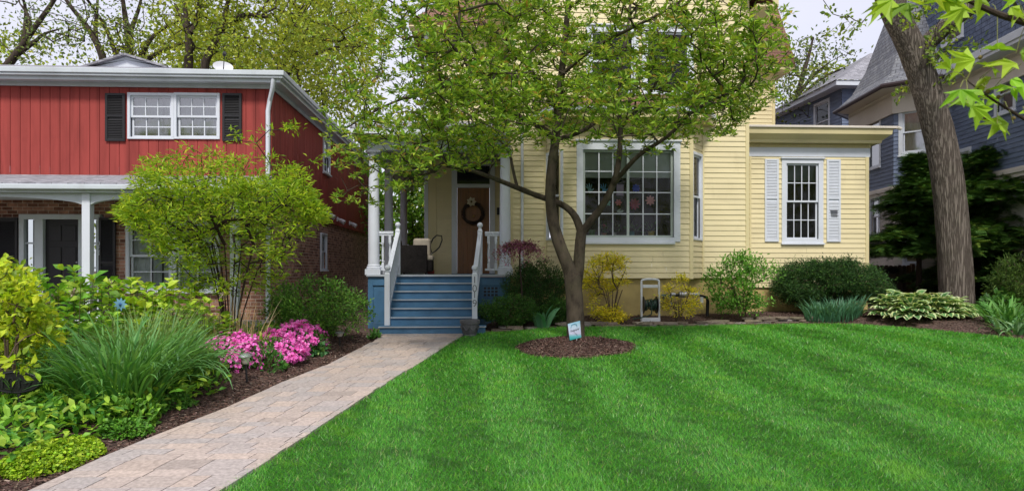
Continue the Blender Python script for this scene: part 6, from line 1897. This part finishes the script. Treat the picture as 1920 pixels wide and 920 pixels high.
b, rx, h = ext(505, 698, 532, 13.0)
shrub('privet_shrub', 'loose dark green shrub between the red house and the blue steps', 'shrub', b + Vector((0, .0, 0)), rx * 1.0, .75, h, 420, 10, .05, .45, [(.055, .145, .02), (.085, .19, .026), (.035, .095, .015), (.12, .23, .035)], None, .055, gap=-.14, gscale=2.6, lump=.5)
b, rx, h = ext(898, 1002, 556, 14.6)
shrub('boxwood_shrub', 'low rounded boxwood tucked against the porch steps', 'shrub', b, rx * 1.05, .5, h, 330, 13, .034, .5, BOX, [4, 3, 2, 1.2], .04, z0=.05, gap=-.3, gscale=5)
b, rx, h = ext(950, 1062, 488, 15.15)
shrub('yew_bush', 'dark upright yew behind the weeping red maple', 'shrub', b, rx, .40, h, 560, 13, .046, .25, YEW, [4, 3, 2, 1.0], .05, 'leaf_dull', z0=.05, gap=-.3, gscale=4)
b, rx, h = ext(1012, 1068, 560, 14.85)
shrub('small_boxwood_shrub', 'small dark boxwood close behind the dark tree trunk', 'shrub', b, rx * 1.15, .35, h, 200, 12, .034, .5, BOX, [4, 3, 3, .6], .04, z0=.05, gap=-.3, gscale=5)
b, rx, h = ext(1457, 1645, 484, 16.15)
shrub('yew_hedge', 'broad dark yew under the tall white-shuttered window', 'shrub', b, rx, .85, h, 1500, 13, .05, .28, YEW, [4, 3, 2, 1.0], .065, 'leaf_dull', z0=.04, gap=-.42, gscale=2.2, shape=.6, tipr=.002, shell=.32, lump=.42)
b, rx, h = ext(1322, 1462, 478, 15.3)
shrub('lilac_shrub', 'fresh green open shrub under the corner of the bay', 'shrub', b, rx, .6, h, 210, 9, .06, .5, [(.085, .22, .025), (.125, .28, .035), (.055, .155, .02)], None, .07, z0=.2, gap=-.1, gscale=3, nrm_up=1.0)
b, rx, h = ext(1096, 1198, 478, 14.75)
YEL = [(.46, .41, .02), (.56, .48, .03), (.33, .32, .02), (.60, .54, .08)]
shrub('golden_shrub', 'tall golden yellow tiered shrub beside the dark tree trunk', 'shrub', b, rx * 1.1, .45, h, 190, 11, .052, .34, YEL, [4, 3, 2, 1], .06, z0=.06, gap=-.04, gscale=4.5, flat=.45, shape=.5, lump=.5)
b, rx, h = ext(1242, 1302, 522, 14.8)
shrub('golden_shrub', 'smaller golden shrub with bare twigs beside the hose cart', 'shrub', b, rx * 1.15, .35, h, 62, 10, .052, .34, YEL, [4, 3, 2, 1], .06, z0=.1, gap=-.03, gscale=5, flat=.4, lump=.5)
# weeping red maple
def weeping():
    b = bedpt(978, 14.75); t = thing('weeping_maple_tree', 'little weeping maple with purple-red leaves beside the porch column', 'maple', b)
    top = at(975, 462, 14.75); m = MB(); P = limb(m, [b, b.lerp(top, .4) + Vector((.03, 0, 0)), b.lerp(top, .8) - Vector((.02, 0, 0)), top], .022, .014, 8)
    m.build('trunk', M['stem_dark'], t, smooth=True)
    segs, C = [], []
    for k in range(46):
        a = random.uniform(0, 6.28); R_ = random.uniform(.3, .66); dr = random.uniform(.05, .42); n = 9; prev = np.array(top)
        for i in range(1, n + 1):
            s = i / n; p = np.array(top) + np.array([math.cos(a) * R_ * s, math.sin(a) * R_ * .7 * s, .10 * math.sin(s * 2.2) - dr * s ** 2.2]) + rng.normal(size=3) * .012
            segs.append((prev, p, .006 * (1.2 - s), .006 * (1.15 - s))); prev = p
            if s > .3: C.append(p)
    seg_mesh('crown_twigs', segs, M['stem_dark'], t, 4)
    C = np.array(C); Pp, d = leaf_cloud(C, 3.0, .035, up=-.5)
    foliage('foliage', Pp, d, .052, .34, [(.24, .075, .16), (.32, .12, .22), (.14, .04, .08), (.18, .11, .08)], None, 'leaf_thin', t, DIA, up=.4)
weeping()

# conifers around the big trunk
def conifer(label, b, h, r, ntar, seed, name='hemlock_tree', zmin=.04, tp=1.5):
    """whorled, drooping sprays of short needles"""
    t = thing(name, label, 'conifer', b); bb = np.array(b)
    m = MB(); limb(m, [b + Vector((0, 0, -.1)), b + Vector((.03, 0, h * .5)), b + Vector((0, 0, h))], .10, .015, 10); m.build('trunk', M['bark_far'], t, smooth=True)
    segs, P, D = [], [], []
    rs = np.random.default_rng(seed)
    for k in range(ntar):
        z = h * (zmin + (.98 - zmin) * rs.random() ** 1.15); L = r * (1 - (z / h) ** tp) * rs.uniform(.6, 1.1) * (0.75 + .25 * math.sin(z * 5 + seed)) + .12; a = rs.uniform(0, 6.28); n = max(4, int(L / .1)); prev = bb + (0, 0, z)
        for i in range(1, n + 1):
            s = i / n; p = bb + np.array([math.cos(a) * L * s, math.sin(a) * L * s, z + L * (.28 * s - .34 * s * s)])
            segs.append((prev, p, .014 * (1.15 - s), .014 * (1.1 - s)))
            if s > .12:
                for q in range(12):
                    sd = np.array([-math.sin(a), math.cos(a), 0]) * rs.choice([-1, 1]); dd = unit(np.array([math.cos(a), math.sin(a), -.15]) * .7 + sd * .8 + rs.normal(size=3) * .2)
                    P.append(prev + (p - prev) * rs.random() + dd * .05 + rs.normal(size=3) * .015); D.append(dd)
            prev = p
    seg_mesh('crown_limbs', segs, M['bark_far'], t, 4)
    P, D = np.array(P), np.array(D); n = len(P)
    # sprig: a twig with needles on both sides
    tv, tf = [], []
    for i in range(6):
        y = i / 6
        for sx in (-1, 1):
            o = len(tv); tv += [(0, y, 0), (sx * .42 * (1 - y * .55), y + .22, -.03), (0, y + .10, 0)]; tf.append((o, o + 1, o + 2))
    S = np.stack([rs.uniform(.15, .22, n), rs.uniform(.18, .28, n), np.full(n, .1)], 1)
    c = mixcols(n, [(.042, .105, .018), (.065, .145, .025), (.028, .068, .014), (.14, .22, .028)], [4, 3.5, 2.0, 1.5], .2)
    inst_mesh('foliage', tv, tf, P, rots(D, rs.normal(size=(n, 3)) * .3 + (0, 0, 1)), S, c, M['leaf_dull'], t)
conifer('dark conifer with spreading sprays before the cream brick turret wall', base(1722, 18.6), zat(1722, 285, 18.6) - .1, 1.95, 400, 4, zmin=.36, tp=2)
conifer('dark conifer filling the space beyond the thick grey trunk', base(1880, 19.0), zat(1880, 262, 19.0) - .1, 2.7, 950, 9, tp=4)
conifer('second dark conifer partly hidden at the frame edge before the blue house', base(1985, 18.0), 4.6, 1.9, 420, 14, tp=3)
b, rx, h = ext(1868, 1960, 478, 15.4)
shrub('evergreen_shrub', 'lighter olive-green feathery evergreen before the dark conifers', 'shrub', b, rx, .5, h, 230, 11, .07, .2, [(.055, .105, .018), (.085, .145, .025), (.035, .07, .015)], None, .07, 'leaf_dull', gap=-.2)
b, rx, h = ext(1825, 1885, 545, 15.3)
shrub('broadleaf_shrub', 'low shrub of broad bright leaves at the foot of the thick trunk', 'shrub', b, rx, .4, h, 60, 6, .13, .55, [(.05, .13, .02), (.075, .18, .028), (.03, .085, .014)], None, .09, tmpl=OVAL)

# ------------------------------------------------------------------ blades, straps and perennials
def blade_clump(name, label, cat, b, R, h, n, w, cols, wts=None, arch=1.0, K=8, tip=None, grp=None, mat='leaf', cone=.5, ry=None, nm='blades', side_wide=False):
    b = Vector(b); t = thing(name, label, cat, b, grp); bb = np.array(b)
    a = rng.uniform(0, 2 * math.pi, n); rr = R * np.sqrt(rng.random(n))
    P0 = bb + np.stack([np.cos(a) * rr, np.sin(a) * rr * ((ry or R) / R), np.zeros(n)], 1); P0[:, 2] = gb(P0[:, 0], P0[:, 1]) - .01
    L = h * rng.uniform(.65, 1.15, n); ad = a + rng.normal(size=n) * .7
    spread = cone * (.25 + .75 * rr / R) * rng.uniform(.5, 1.3, n); curl = arch * rng.uniform(.3, 1.25, n)
    s = np.linspace(0, 1, K)[None]
    th = spread[:, None] + curl[:, None] * s ** 1.8 * 1.5
    dl = L[:, None] / (K - 1)
    hor = np.concatenate([np.zeros((n, 1)), np.cumsum(np.sin(th[:, 1:]) * dl, 1)], 1); ver = np.concatenate([np.zeros((n, 1)), np.cumsum(np.cos(th[:, 1:]) * dl, 1)], 1)
    pts = np.stack([P0[:, 0:1] + np.cos(ad)[:, None] * hor, P0[:, 1:2] + np.sin(ad)[:, None] * hor, P0[:, 2:3] + ver], 2)
    pts[:, :, 2] = np.maximum(pts[:, :, 2], gb(pts[:, :, 0], pts[:, :, 1]) + .01)
    wd = w * rng.uniform(.7, 1.25, n)[:, None] * np.clip(np.sin(np.pi * (.16 + .84 * s)) ** .6, .04, 1)
    tw = rng.normal(size=n) * .5
    side = np.stack([-np.sin(ad + tw), np.cos(ad + tw), rng.normal(size=n) * .15], 1)
    c = mixcols(n, cols, wts, .15)
    ribbons(nm, pts, wd, unit(side), c, M[mat], t, tipcol=None if tip is None else mixcols(n, [tip], None, .1))
    return t
def off(p, dx, dy):
    return Vector((p.x + dx, p.y + dy, float(gb(p.x + dx, p.y + dy))))
GR = [(.05, .16, .02), (.085, .215, .025), (.03, .105, .016), (.15, .27, .035)]
blade_clump('ornamental_grass', 'big arching ornamental grass clump beside the number plaque', 'ornamental grass', off(ground(196, 800), -.02, .34), .36, 1.1, 420, .027, GR, None, .85, 10, (.075, .19, .05), cone=.45)
blade_clump('ornamental_grass', 'widest arching grass clump with pale curled tips against the paved walk', 'ornamental grass', off(ground(322, 757), -.36, .34), .40, 1.1, 430, .027, GR, None, 1.15, 10, (.11, .23, .09), cone=.55)
blade_clump('ornamental_grass', 'fine upright grass clump behind the two big arching clumps', 'ornamental grass', bedpt(262, 8.9), .45, 1.05, 620, .009, [(.06, .145, .03), (.09, .185, .04), (.13, .2, .06)], None, .5, 8, (.16, .24, .07), cone=.4)
blade_clump('ornamental_grass', 'grass clump with narrow dark blades behind the plaque stake', 'ornamental grass', bedpt(60, 7.7), .4, .75, 520, .013, GR, None, .8, 8, (.05, .13, .03), cone=.5)
blade_clump('ornamental_grass', 'smaller soft grass tuft between arching clumps and bark mulch', 'ornamental grass', bedpt(335, 9.6), .26, .6, 360, .011, [(.06, .15, .03), (.09, .19, .045)], None, .9, 8, (.14, .24, .09), cone=.5)
blade_clump('dry_plant', 'clump of tan dead stalks below the cut-leaf shrub', 'dry plant', bedpt(435, 10.75), .5, 1.0, 130, .009, [(.34, .25, .14), (.42, .32, .19), (.25, .18, .10)], None, .3, 6, None, cone=.28)
blade_clump('iris_plant', 'blue-green iris leaves before the broad dark yew', 'iris', bedpt(1562, 15.35), .68, .56, 420, .024, [(.035, .125, .06), (.05, .16, .085), (.025, .09, .04)], None, .7, 8, (.09, .2, .12), cone=.22, ry=.35)
blade_clump('daylily_plant', 'light green daylily leaves before the dark conifers by the lawn edge', 'daylily', bedpt(1888, 13.2), .42, .62, 190, .04, [(.075, .19, .04), (.11, .24, .06), (.05, .14, .03)], None, 1.1, 9, None, cone=.5)
blade_clump('daylily_plant', 'broad blue-green strap leaves sprawling onto the bark mulch beside the daylilies', 'daylily', bedpt(1905, 12.6), .34, .48, 60, .065, [(.12, .23, .10), (.17, .29, .14), (.08, .18, .07)], None, 1.3, 9, None, cone=.6)
blade_clump('tulip_plant', 'broad grey-green tulip leaves before the small boxwood', 'tulip plant', bedpt(1017, 14.35), .16, .52, 16, .10, [(.06, .17, .08), (.085, .21, .11)], None, .8, 9, None, cone=.25)
blade_clump('broad_strap_plant', 'low broad-leaved plant at the foot of the plaque stake', 'perennial', bedpt(118, 7.0), .25, .5, 60, .055, [(.04, .15, .025), (.06, .19, .035), (.025, .1, .018)], None, 1.1, 8, None, cone=.7)

def mound(name, label, cat, b, rx, ry, h, n, leaf, width, cols, wts=None, tmpl=OVAL, mat='leaf', yaw=0.0, lump=.25, grp=None, inward=.35, up=.9, dz=.35):
    """close mound of leaves over its own low stems"""
    b = Vector(b); t = thing(name, label, cat, b, grp); nf = Noise3(int(abs(b.x * 53 + b.y * 17)) % 999, 4.0)
    u = rng.normal(size=(n, 3)); u[:, 2] = np.abs(u[:, 2]) * .9 + .02; u = unit(u)
    P = u * (1 - inward * rng.random((n, 1)) ** 2) * np.array([rx, ry, h])
    P *= (1 + lump * nf(P * 3)[:, None])
    c, s = math.cos(yaw), math.sin(yaw)
    x, y = P[:, 0] * c - P[:, 1] * s + b.x, P[:, 0] * s + P[:, 1] * c + b.y
    Pw = np.stack([x, y, P[:, 2] + gb(x, y)], 1)
    o = unit(np.stack([P[:, 0] * c - P[:, 1] * s, P[:, 0] * s + P[:, 1] * c, P[:, 2] * .6], 1))
    d = unit(o * .8 + rng.normal(size=(n, 3)) * .5 + (0, 0, dz))
    ln = leaf * rng.uniform(.7, 1.3, n)
    Pw -= d * ln[:, None] * .5
    nr = o * .6 + rng.normal(size=(n, 3)) * .4 + (0, 0, up)
    inst_mesh('leaves', tmpl[0], tmpl[1], Pw, rots(d, nr), np.stack([ln * width, ln, ln], 1), mixcols(n, cols, wts, .16), M[mat], t)
    m = MB()
    for k in range(24):
        a = random.uniform(0, 6.28); r_ = random.uniform(.2, .7); p = Vector((b.x + (math.cos(a) * rx * r_) * c - (math.sin(a) * ry * r_) * s, b.y + (math.cos(a) * rx * r_) * s + math.sin(a) * ry * r_ * c, 0)); p.z = float(gb(p.x, p.y))
        m.tube([p - Vector((0, 0, .03)), p + Vector((random.uniform(-.02, .02), 0, h * .5 * (1 - r_ * .4)))], .004, 4)
    m.build('stems', M['stem'], t)
    return t
CHART = [(.17, .29, .014), (.24, .36, .02), (.12, .22, .014), (.30, .40, .03)]
g1, g2 = ground(55, 893), ground(185, 846)
cc = (g1 + g2) / 2; yw_ = math.atan2(g2.y - g1.y, g2.x - g1.x)
mound('creeping_plant', 'bright chartreuse groundcover mound spilling along the paved walk', 'groundcover', Vector((cc.x - .10, cc.y + .02, 0)), (g2 - g1).length * .74, .27, .15, 5200, .034, .75, CHART, None, yaw=yw_, lump=.3)
p_ = ground(252, 822); mound('low_plant', 'low mid-green groundcover tuft between chartreuse mound and arching grass', 'groundcover', p_ + Vector((-.12, .1, 0)), .26, .2, .15, 1100, .04, .65, [(.07, .19, .02), (.10, .24, .025), (.045, .13, .015)], yaw=.9)
p_ = ground(335, 775); mound('low_plant', 'low leafy groundcover under the widest grass clump by the walk', 'groundcover', p_ + Vector((-.1, .12, 0)), .26, .18, .13, 800, .042, .6, [(.05, .14, .02), (.08, .19, .025)], yaw=.9)
p_ = ground(8, 858); mound('coarse_plant', 'dark coarse-leaved perennial just behind the chartreuse mound', 'perennial', p_ + Vector((-.0, .12, 0)), .24, .16, .10, 90, .13, .5, [(.03, .12, .022), (.05, .16, .03), (.02, .08, .014)], dz=.15)

def hostas():
    b = bedpt(1752, 14.6); t = thing('hosta_plant', 'wide clump of white-edged variegated hostas in front of the thick trunk', 'hosta', b)
    x0, x1 = xat(1658, 14.5), xat(1842, 14.5); P, D, S, Nn = [], [], [], []
    for k in range(26):
        cx = x0 + .25 + (x1 - x0 - .5) * rng.random(); cy = 14.6 + rng.uniform(-.35, .5); cz = float(gb(cx, cy)); sc = rng.uniform(.85, 1.1)
        ed = 1 - .35 * max(0, (cx - (x0 + x1) / 2) / ((x1 - x0) / 2)) ** 2
        for ring, (nn, el, ht) in enumerate(((6, 1.1, .38), (9, .7, .30), (11, .3, .20), (12, -.05, .09))):
            for q in range(nn):
                a = 2 * math.pi * q / nn + rng.uniform(-.3, .3); r_ = (.05 + .085 * ring) * sc
                P.append((cx + math.cos(a) * r_, cy + math.sin(a) * r_, cz + ht * sc * ed * rng.uniform(.8, 1.15))); D.append((math.cos(a), math.sin(a), math.tan(el) * .45)); S.append(.25 * sc * rng.uniform(.7, 1.15)); Nn.append((-math.cos(a) * .3, -math.sin(a) * .3, 1))
    P, D, S, Nn = np.array(P), np.array(D), np.array(S), np.array(Nn); n = len(P)
    # leaf: inner green blade with a pale margin
    st_ = [(0, 0), (.20, .06), (.42, .33), (.46, .55), (.30, .8), (0, 1.0)]
    tv, tf, tc = [], [], []
    for i, (w_, y) in enumerate(st_):
        z = .30 * math.sin(y * 1.9) - .42 * y * y; inn = .62
        yi = .04 + y * .88
        for x, q, pale in ((-w_, y, 1), (-w_ * inn, yi, 1), (-w_ * inn * .97, yi, 0), (0, yi, 0), (w_ * inn * .97, yi, 0), (w_ * inn, yi, 1), (w_, y, 1)):
            tv.append((x, q, z + .10 * abs(x) + (0.004 if pale else 0))); tc.append(pale)
    for i in range(5):
        for j in (0, 2, 3, 5):
            a = 7 * i + j; tf.append((a, a + 1, a + 8, a + 7))
    tc = np.array(tc)[None, :, None]
    g = mixcols(n, [(.055, .135, .045), (.085, .185, .06), (.035, .095, .03)], None, .15)[:, None, :]; pl = mixcols(n, [(.42, .47, .27), (.34, .42, .2)], None, .1)[:, None, :]
    C = g * (1 - tc) + pl * tc
    inst_mesh('leaves', tv, tf, P, rots(unit(D), Nn + rng.normal(size=(n, 3)) * .15), np.stack([S * .78, S, S], 1), C, M['leaf'], t)
hostas()

# golden shrub with big leaves beside the plaque
b, rx, h = ext(-75, 108, 492, 7.4)
T = []
nf = Noise3(5, 3.0)
while len(T) < 330:
    px = rng.uniform(-110, 96); tp = np.interp(px, [-110, 0, 20, 55, 85, 98], [520, 502, 492, 535, 590, 650]); lo = np.interp(px, [-110, 0, 55, 85, 98], [720, 702, 705, 690, 665])
    py = rng.uniform(tp, lo); y = 7.4 + rng.uniform(-.42, .42) * (1 - .4 * (px > 60))
    p = np.array(at(px, py, y))
    if nf(p[None])[0] > -.12: T.append(p)
T += [np.array(at(a, c, 6.66 + rng.uniform(-.05, .1))) for a, c in ((-6, 692), (14, 690), (36, 692), (54, 690), (24, 684))]
shrub('golden_leaf_shrub', 'yellow-green large-leaved shrub overhanging the number plaque', 'shrub', b, rx, .5, h, 0, 3, .075, .55, [(.28, .36, .02), (.36, .42, .03), (.18, .27, .02), (.11, .18, .02)], [4, 3, 2, 1], .05, 'leaf_thin', OVAL, nstem=8, tgt=T, up=-.35, nrm_up=.3)

def perennial(name, label, cat, b, R, h, nst, leaf, width, cols, heads=None, hcol=None, grp=None, wts=None, lean=.2, pairs=7, hr=.05, ry=None):
    """upright leafy stems, some carrying pale flower heads"""
    b = Vector(b); t = thing(name, label, cat, b, grp); m = MB(); P, D = [], []; hp = []
    for k in range(nst):
        a = random.uniform(0, 6.28); r_ = R * math.sqrt(random.random()); x, y = b.x + math.cos(a) * r_, b.y + math.sin(a) * r_ * ((ry or R) / R); z = float(gb(x, y)); H = h * random.uniform(.72, 1.08)
        tip = Vector((x + math.cos(a) * r_ * lean + random.uniform(-.05, .05), y + math.sin(a) * r_ * lean, z + H)); mid = Vector((x, y, z)).lerp(tip, .5) + Vector((random.uniform(-.03, .03), 0, 0))
        m.tube([Vector((x, y, z - .03)), mid, tip], [.006, .005, .003], 5)
        for i in range(pairs):
            s = .30 + .68 * (i + .5) / pairs; p = Vector((x, y, z)).lerp(mid, s * 2) if s < .5 else mid.lerp(tip, s * 2 - 1)
            an = random.uniform(0, 6.28)
            for o_ in (0, math.pi): P.append(p); D.append((math.cos(an + o_), math.sin(an + o_), random.uniform(-.15, .55)))
        for q in range(4): an = q * 1.57 + random.uniform(-.3, .3); P.append(tip); D.append((math.cos(an), math.sin(an), .7))
        if heads and k < heads: hp.append(tip)
    m.build('stems', M['stem'], t)
    P = np.array([tuple(p) for p in P]); D = unit(np.array(D))
    foliage('leaves', P, D, leaf, width, cols, wts, 'leaf_thin', t, OVAL, up=1.1)
    for q_ in hp:
        Pp, d = leaf_cloud(np.array([tuple(q_)]) + (0, 0, .02), 30, hr * .34, up=.5)
        foliage('flower_head', Pp, d, .03, .7, [hcol, mul(hcol, .75)], None, 'petal', t, DIA, up=.5)
    return t
HY = [(.18, .31, .022), (.25, .37, .032), (.11, .22, .02), (.32, .40, .045)]
HG = [(.10, .24, .022), (.15, .29, .03), (.06, .16, .016), (.22, .33, .035)]
bd = [  # px, Y, top py, radius, stems, leaf, cols, heads, label
    (128, 9.3, 522, .42, 22, .13, HG, 3, 'leafy hydrangea with dried pinkish heads before the black front door'),
    (215, 9.9, 535, .45, 26, .13, HY, 3, 'leafy hydrangea with pale old heads below the white porch post'),
    (300, 10.3, 545, .5, 26, .12, HY, 2, 'yellow-green perennial below the red house front window'),
    (360, 10.3, 562, .4, 20, .11, HY, 4, 'yellow-green perennial with cream heads beside the tan dead stalks'),
    (60, 9.6, 530, .5, 24, .12, HG, 1, 'tall leafy perennial behind the golden large-leaved shrub'),
    (160, 8.9, 590, .35, 20, .10, HG, 0, 'mid-height leafy perennial behind the large arching grass'),
    (250, 9.6, 580, .4, 22, .10, HY, 0, 'bright leafy perennial directly behind the fine upright grass'),
    (395, 10.6, 600, .35, 18, .10, HY, 0, 'low bright perennial between dead stalks and pink azalea'),
]
for px, y, tp, R_, ns, lf, cl, hd, lb in bd:
    bp = bedpt(px, y); perennial('perennial_plant', lb, 'perennial', bp, R_, zat(px, tp, y) - bp.z, ns, lf, .5, cl, hd, (.46, .38, .30))
bp = bedpt(323, 10.35); perennial('tall_plant', 'single tall leafy stem standing in front of the cut-leaf shrub', 'perennial', bp, .08, zat(323, 512, 10.35) - bp.z, 3, .10, .5, HY, 0, pairs=10)
# blue garden pick flower
bp = bedpt(226, 9.5); tp_ = at(226, 570, 9.5)
gs = thing('blue_flower_stake', 'pale blue ornamental flower on a stake among the hydrangeas', 'garden stake', bp)
MB().tube([bp, tp_], .005, 6).build('stake', M['metal_dark'], gs)
m = MB(); 
for k in range(9):
    a = 2 * math.pi * k / 9; d = Vector((math.cos(a), -.1, math.sin(a))); s_ = Vector((-math.sin(a), 0, math.cos(a)))
    m.add([tp_, tp_ + d * .05 + s_ * .022, tp_ + d * .1, tp_ + d * .05 - s_ * .022], [(0, 1, 2, 3)])
m.build('petals', simple('pale_blue_petal', (.2, .42, .62), .5), gs); MB().ball(tp_ + Vector((0, -.01, 0)), .02, 8, 6).build('centre', simple('blue_centre', (.06, .16, .4), .5), gs)

# azaleas
def azalea(label, px, Y, R, h, ncl, seed):
    b = bedpt(px, Y); t = thing('azalea_bush', label, 'azalea', b, None); rs = np.random.default_rng(seed); nf = Noise3(seed, 4)
    n = 1100; u = rs.normal(size=(n, 3)); u[:, 2] = np.abs(u[:, 2]) + .05; u = unit(u); P = np.array(b) + u * (1 - .3 * rs.random((n, 1))) * (R, R * .8, h)
    foliage('leaves', P, unit(u + rs.normal(size=(n, 3)) * .6), .05, .42, [(.035, .10, .02), (.055, .14, .025), (.08, .19, .03)], None, 'leaf', t, DIA)
    m = MB()
    for k in range(9):
        a = rs.uniform(0, 6.28); m.tube([b, b + Vector((math.cos(a) * R * .4, math.sin(a) * R * .4, h * .45)), b + Vector((math.cos(a) * R * .7, math.sin(a) * R * .6, h * .75))], [.009, .006, .003], 5)
    m.build('stems', M['stem'], t)
    C = []
    while len(C) < ncl:
        v = rs.normal(size=3); v[2] = abs(v[2]) * 1.1 + .12; v = unit(v); q = np.array(b) + v * (R * 1.04, R * .85, h * 1.04) * (1 + .1 * nf(np.array(b)[None] + v[None])[0])
        if nf(q[None])[0] > -.1: C.append((q, v))
    Pf, Df = [], []
    for q, v in C:
        for k in range(rs.integers(4, 8)):
            o = q + rs.normal(size=3) * .035; ax = unit(v + rs.normal(size=3) * .5); x = unit(np.cross(ax, rs.normal(size=3))); y = np.cross(ax, x)
            for j in range(5):
                a = 2 * math.pi * j / 5; Pf.append(o); Df.append((x * math.cos(a) + y * math.sin(a) + ax * .45, ax))
    Pf = np.array(Pf); D = unit(np.array([d for d, a in Df])); Nn = np.array([a for d, a in Df]); n = len(Pf)
    inst_mesh('flowers', OVAL[0], OVAL[1], Pf, rots(D, Nn), np.stack([np.full(n, .027), rs.uniform(.032, .044, n), np.full(n, .03)], 1), mixcols(n, [(.84, .15, .56), (.88, .24, .66), (.72, .09, .44), (.90, .38, .72)], [4, 3, 2, 1], .1), M['petal'], t)
azalea('pink azalea mound just behind the solar light with the grey cap', 440, 10.0, .46, .44, 120, 21)
azalea('pink azalea mound spilling lowest towards the paved walk', 518, 10.5, .46, .34, 110, 22)
azalea('pink azalea mound tallest of the azaleas beneath the dark green shrub', 550, 11.4, .62, .42, 140, 23)
p_ = ground(587, 672); mound('coral_bells_plant', 'low blue-green ruffled perennial between pink azaleas and the walk', 'perennial', p_ + Vector((-.1, .15, 0)), .30, .24, .27, 210, .10, .75, [(.055, .17, .06), (.085, .22, .085), (.04, .12, .04), (.15, .26, .08)], dz=.25)
p_ = ground(495, 705); mound('peony_plant', 'dark leafy tuft in front of the pink azalea by the solar light', 'perennial', p_ + Vector((-.08, .18, 0)), .34, .24, .32, 420, .10, .28, [(.035, .115, .022), (.05, .15, .03), (.08, .19, .03)], tmpl=DIA, dz=.5)
p_ = ground(410, 728); mound('leafy_plant', 'soft green leafy tuft beside the bark mulch near the solar light', 'perennial', p_ + Vector((-.22, .1, 0)), .34, .3, .34, 480, .08, .3, [(.06, .16, .03), (.09, .21, .04), (.14, .26, .04)], tmpl=DIA, dz=.5)
p_ = ground(440, 690); mound('lime_plant', 'lime-green leafy perennial between arching grass and the first pink azalea', 'perennial', p_ + Vector((-.2, .25, 0)), .3, .26, .42, 300, .09, .45, [(.16, .28, .025), (.11, .22, .02), (.21, .32, .04)], dz=.4)
p_ = ground(700, 636); mound('seedling_plant', 'small leafy plant at the corner of the blue porch skirt', 'perennial', p_ + Vector((-.0, .1, 0)), .13, .1, .22, 60, .11, .4, [(.05, .15, .03), (.08, .19, .04)], dz=.8)
p_ = bedpt(150, 7.75); mound('leafy_mound_plant', 'bright leafy mound between plaque stake and the big arching grass', 'perennial', p_, .42, .3, .42, 520, .10, .4, [(.06, .17, .02), (.09, .22, .03), (.14, .27, .03)], dz=.35)
p_ = bedpt(20, 8.6); mound('leafy_mound_plant', 'dark leafy mound in the shade behind the golden large-leaved shrub', 'perennial', p_, .6, .4, .6, 600, .11, .42, [(.04, .12, .02), (.06, .16, .025)], dz=.35)

for px, py, dx, R_, h_, lb, cl in (
        (245, 806, -.10, .34, .30, 'bright leafy clump spilling over the walk edge below the big arching grass', [(.10, .23, .025), (.15, .28, .03), (.06, .16, .02)]),
        (285, 792, -.22, .30, .26, 'round-leaved green clump between the two big arching grass clumps', [(.06, .18, .025), (.09, .23, .03)]),
        (372, 742, -.25, .34, .40, 'soft light-green leafy clump beside the widest arching grass', [(.13, .25, .03), (.18, .30, .04), (.08, .18, .02)]),
        (395, 735, -.55, .36, .52, 'fresh green leafy clump behind the soft light-green one', [(.08, .20, .025), (.12, .25, .03)])):
    p_ = ground(px, py); mound('border_plant', lb, 'perennial', p_ + Vector((dx, .14, 0)), R_, R_ * .8, h_, 620, .085, .42, cl, dz=.45)
# fine groundcover filling the back of the left bed
def bed_fill():
    n = 22000; X = rng.uniform(-9, -1.8, n); Y = rng.uniform(5.2, 12.9, n)
    k = X < path_l(Y) - np.where(Y < 8.6, .28, .80) - .25 * rng.random(n) ** 2; X, Y = X[k], Y[k]; n = len(X)
    P = np.stack([X, Y, gb(X, Y) + rng.uniform(.02, .30, n)], 1); d = unit(rng.normal(size=(n, 3)) * (1, 1, .5) + (0, 0, .5))
    o = inst_mesh('ground_cover', OVAL[0], OVAL[1], P, rots(d, rng.normal(size=(n, 3)) * .4 + (0, 0, 1)), np.stack([np.full(n, .055), rng.uniform(.07, .14, n), np.full(n, .1)], 1), mixcols(n, HG, None, .2), M['leaf'])
    props(o, 'low green ground cover filling the planting bed before the red house', 'ground cover', kind='stuff')
bed_fill()
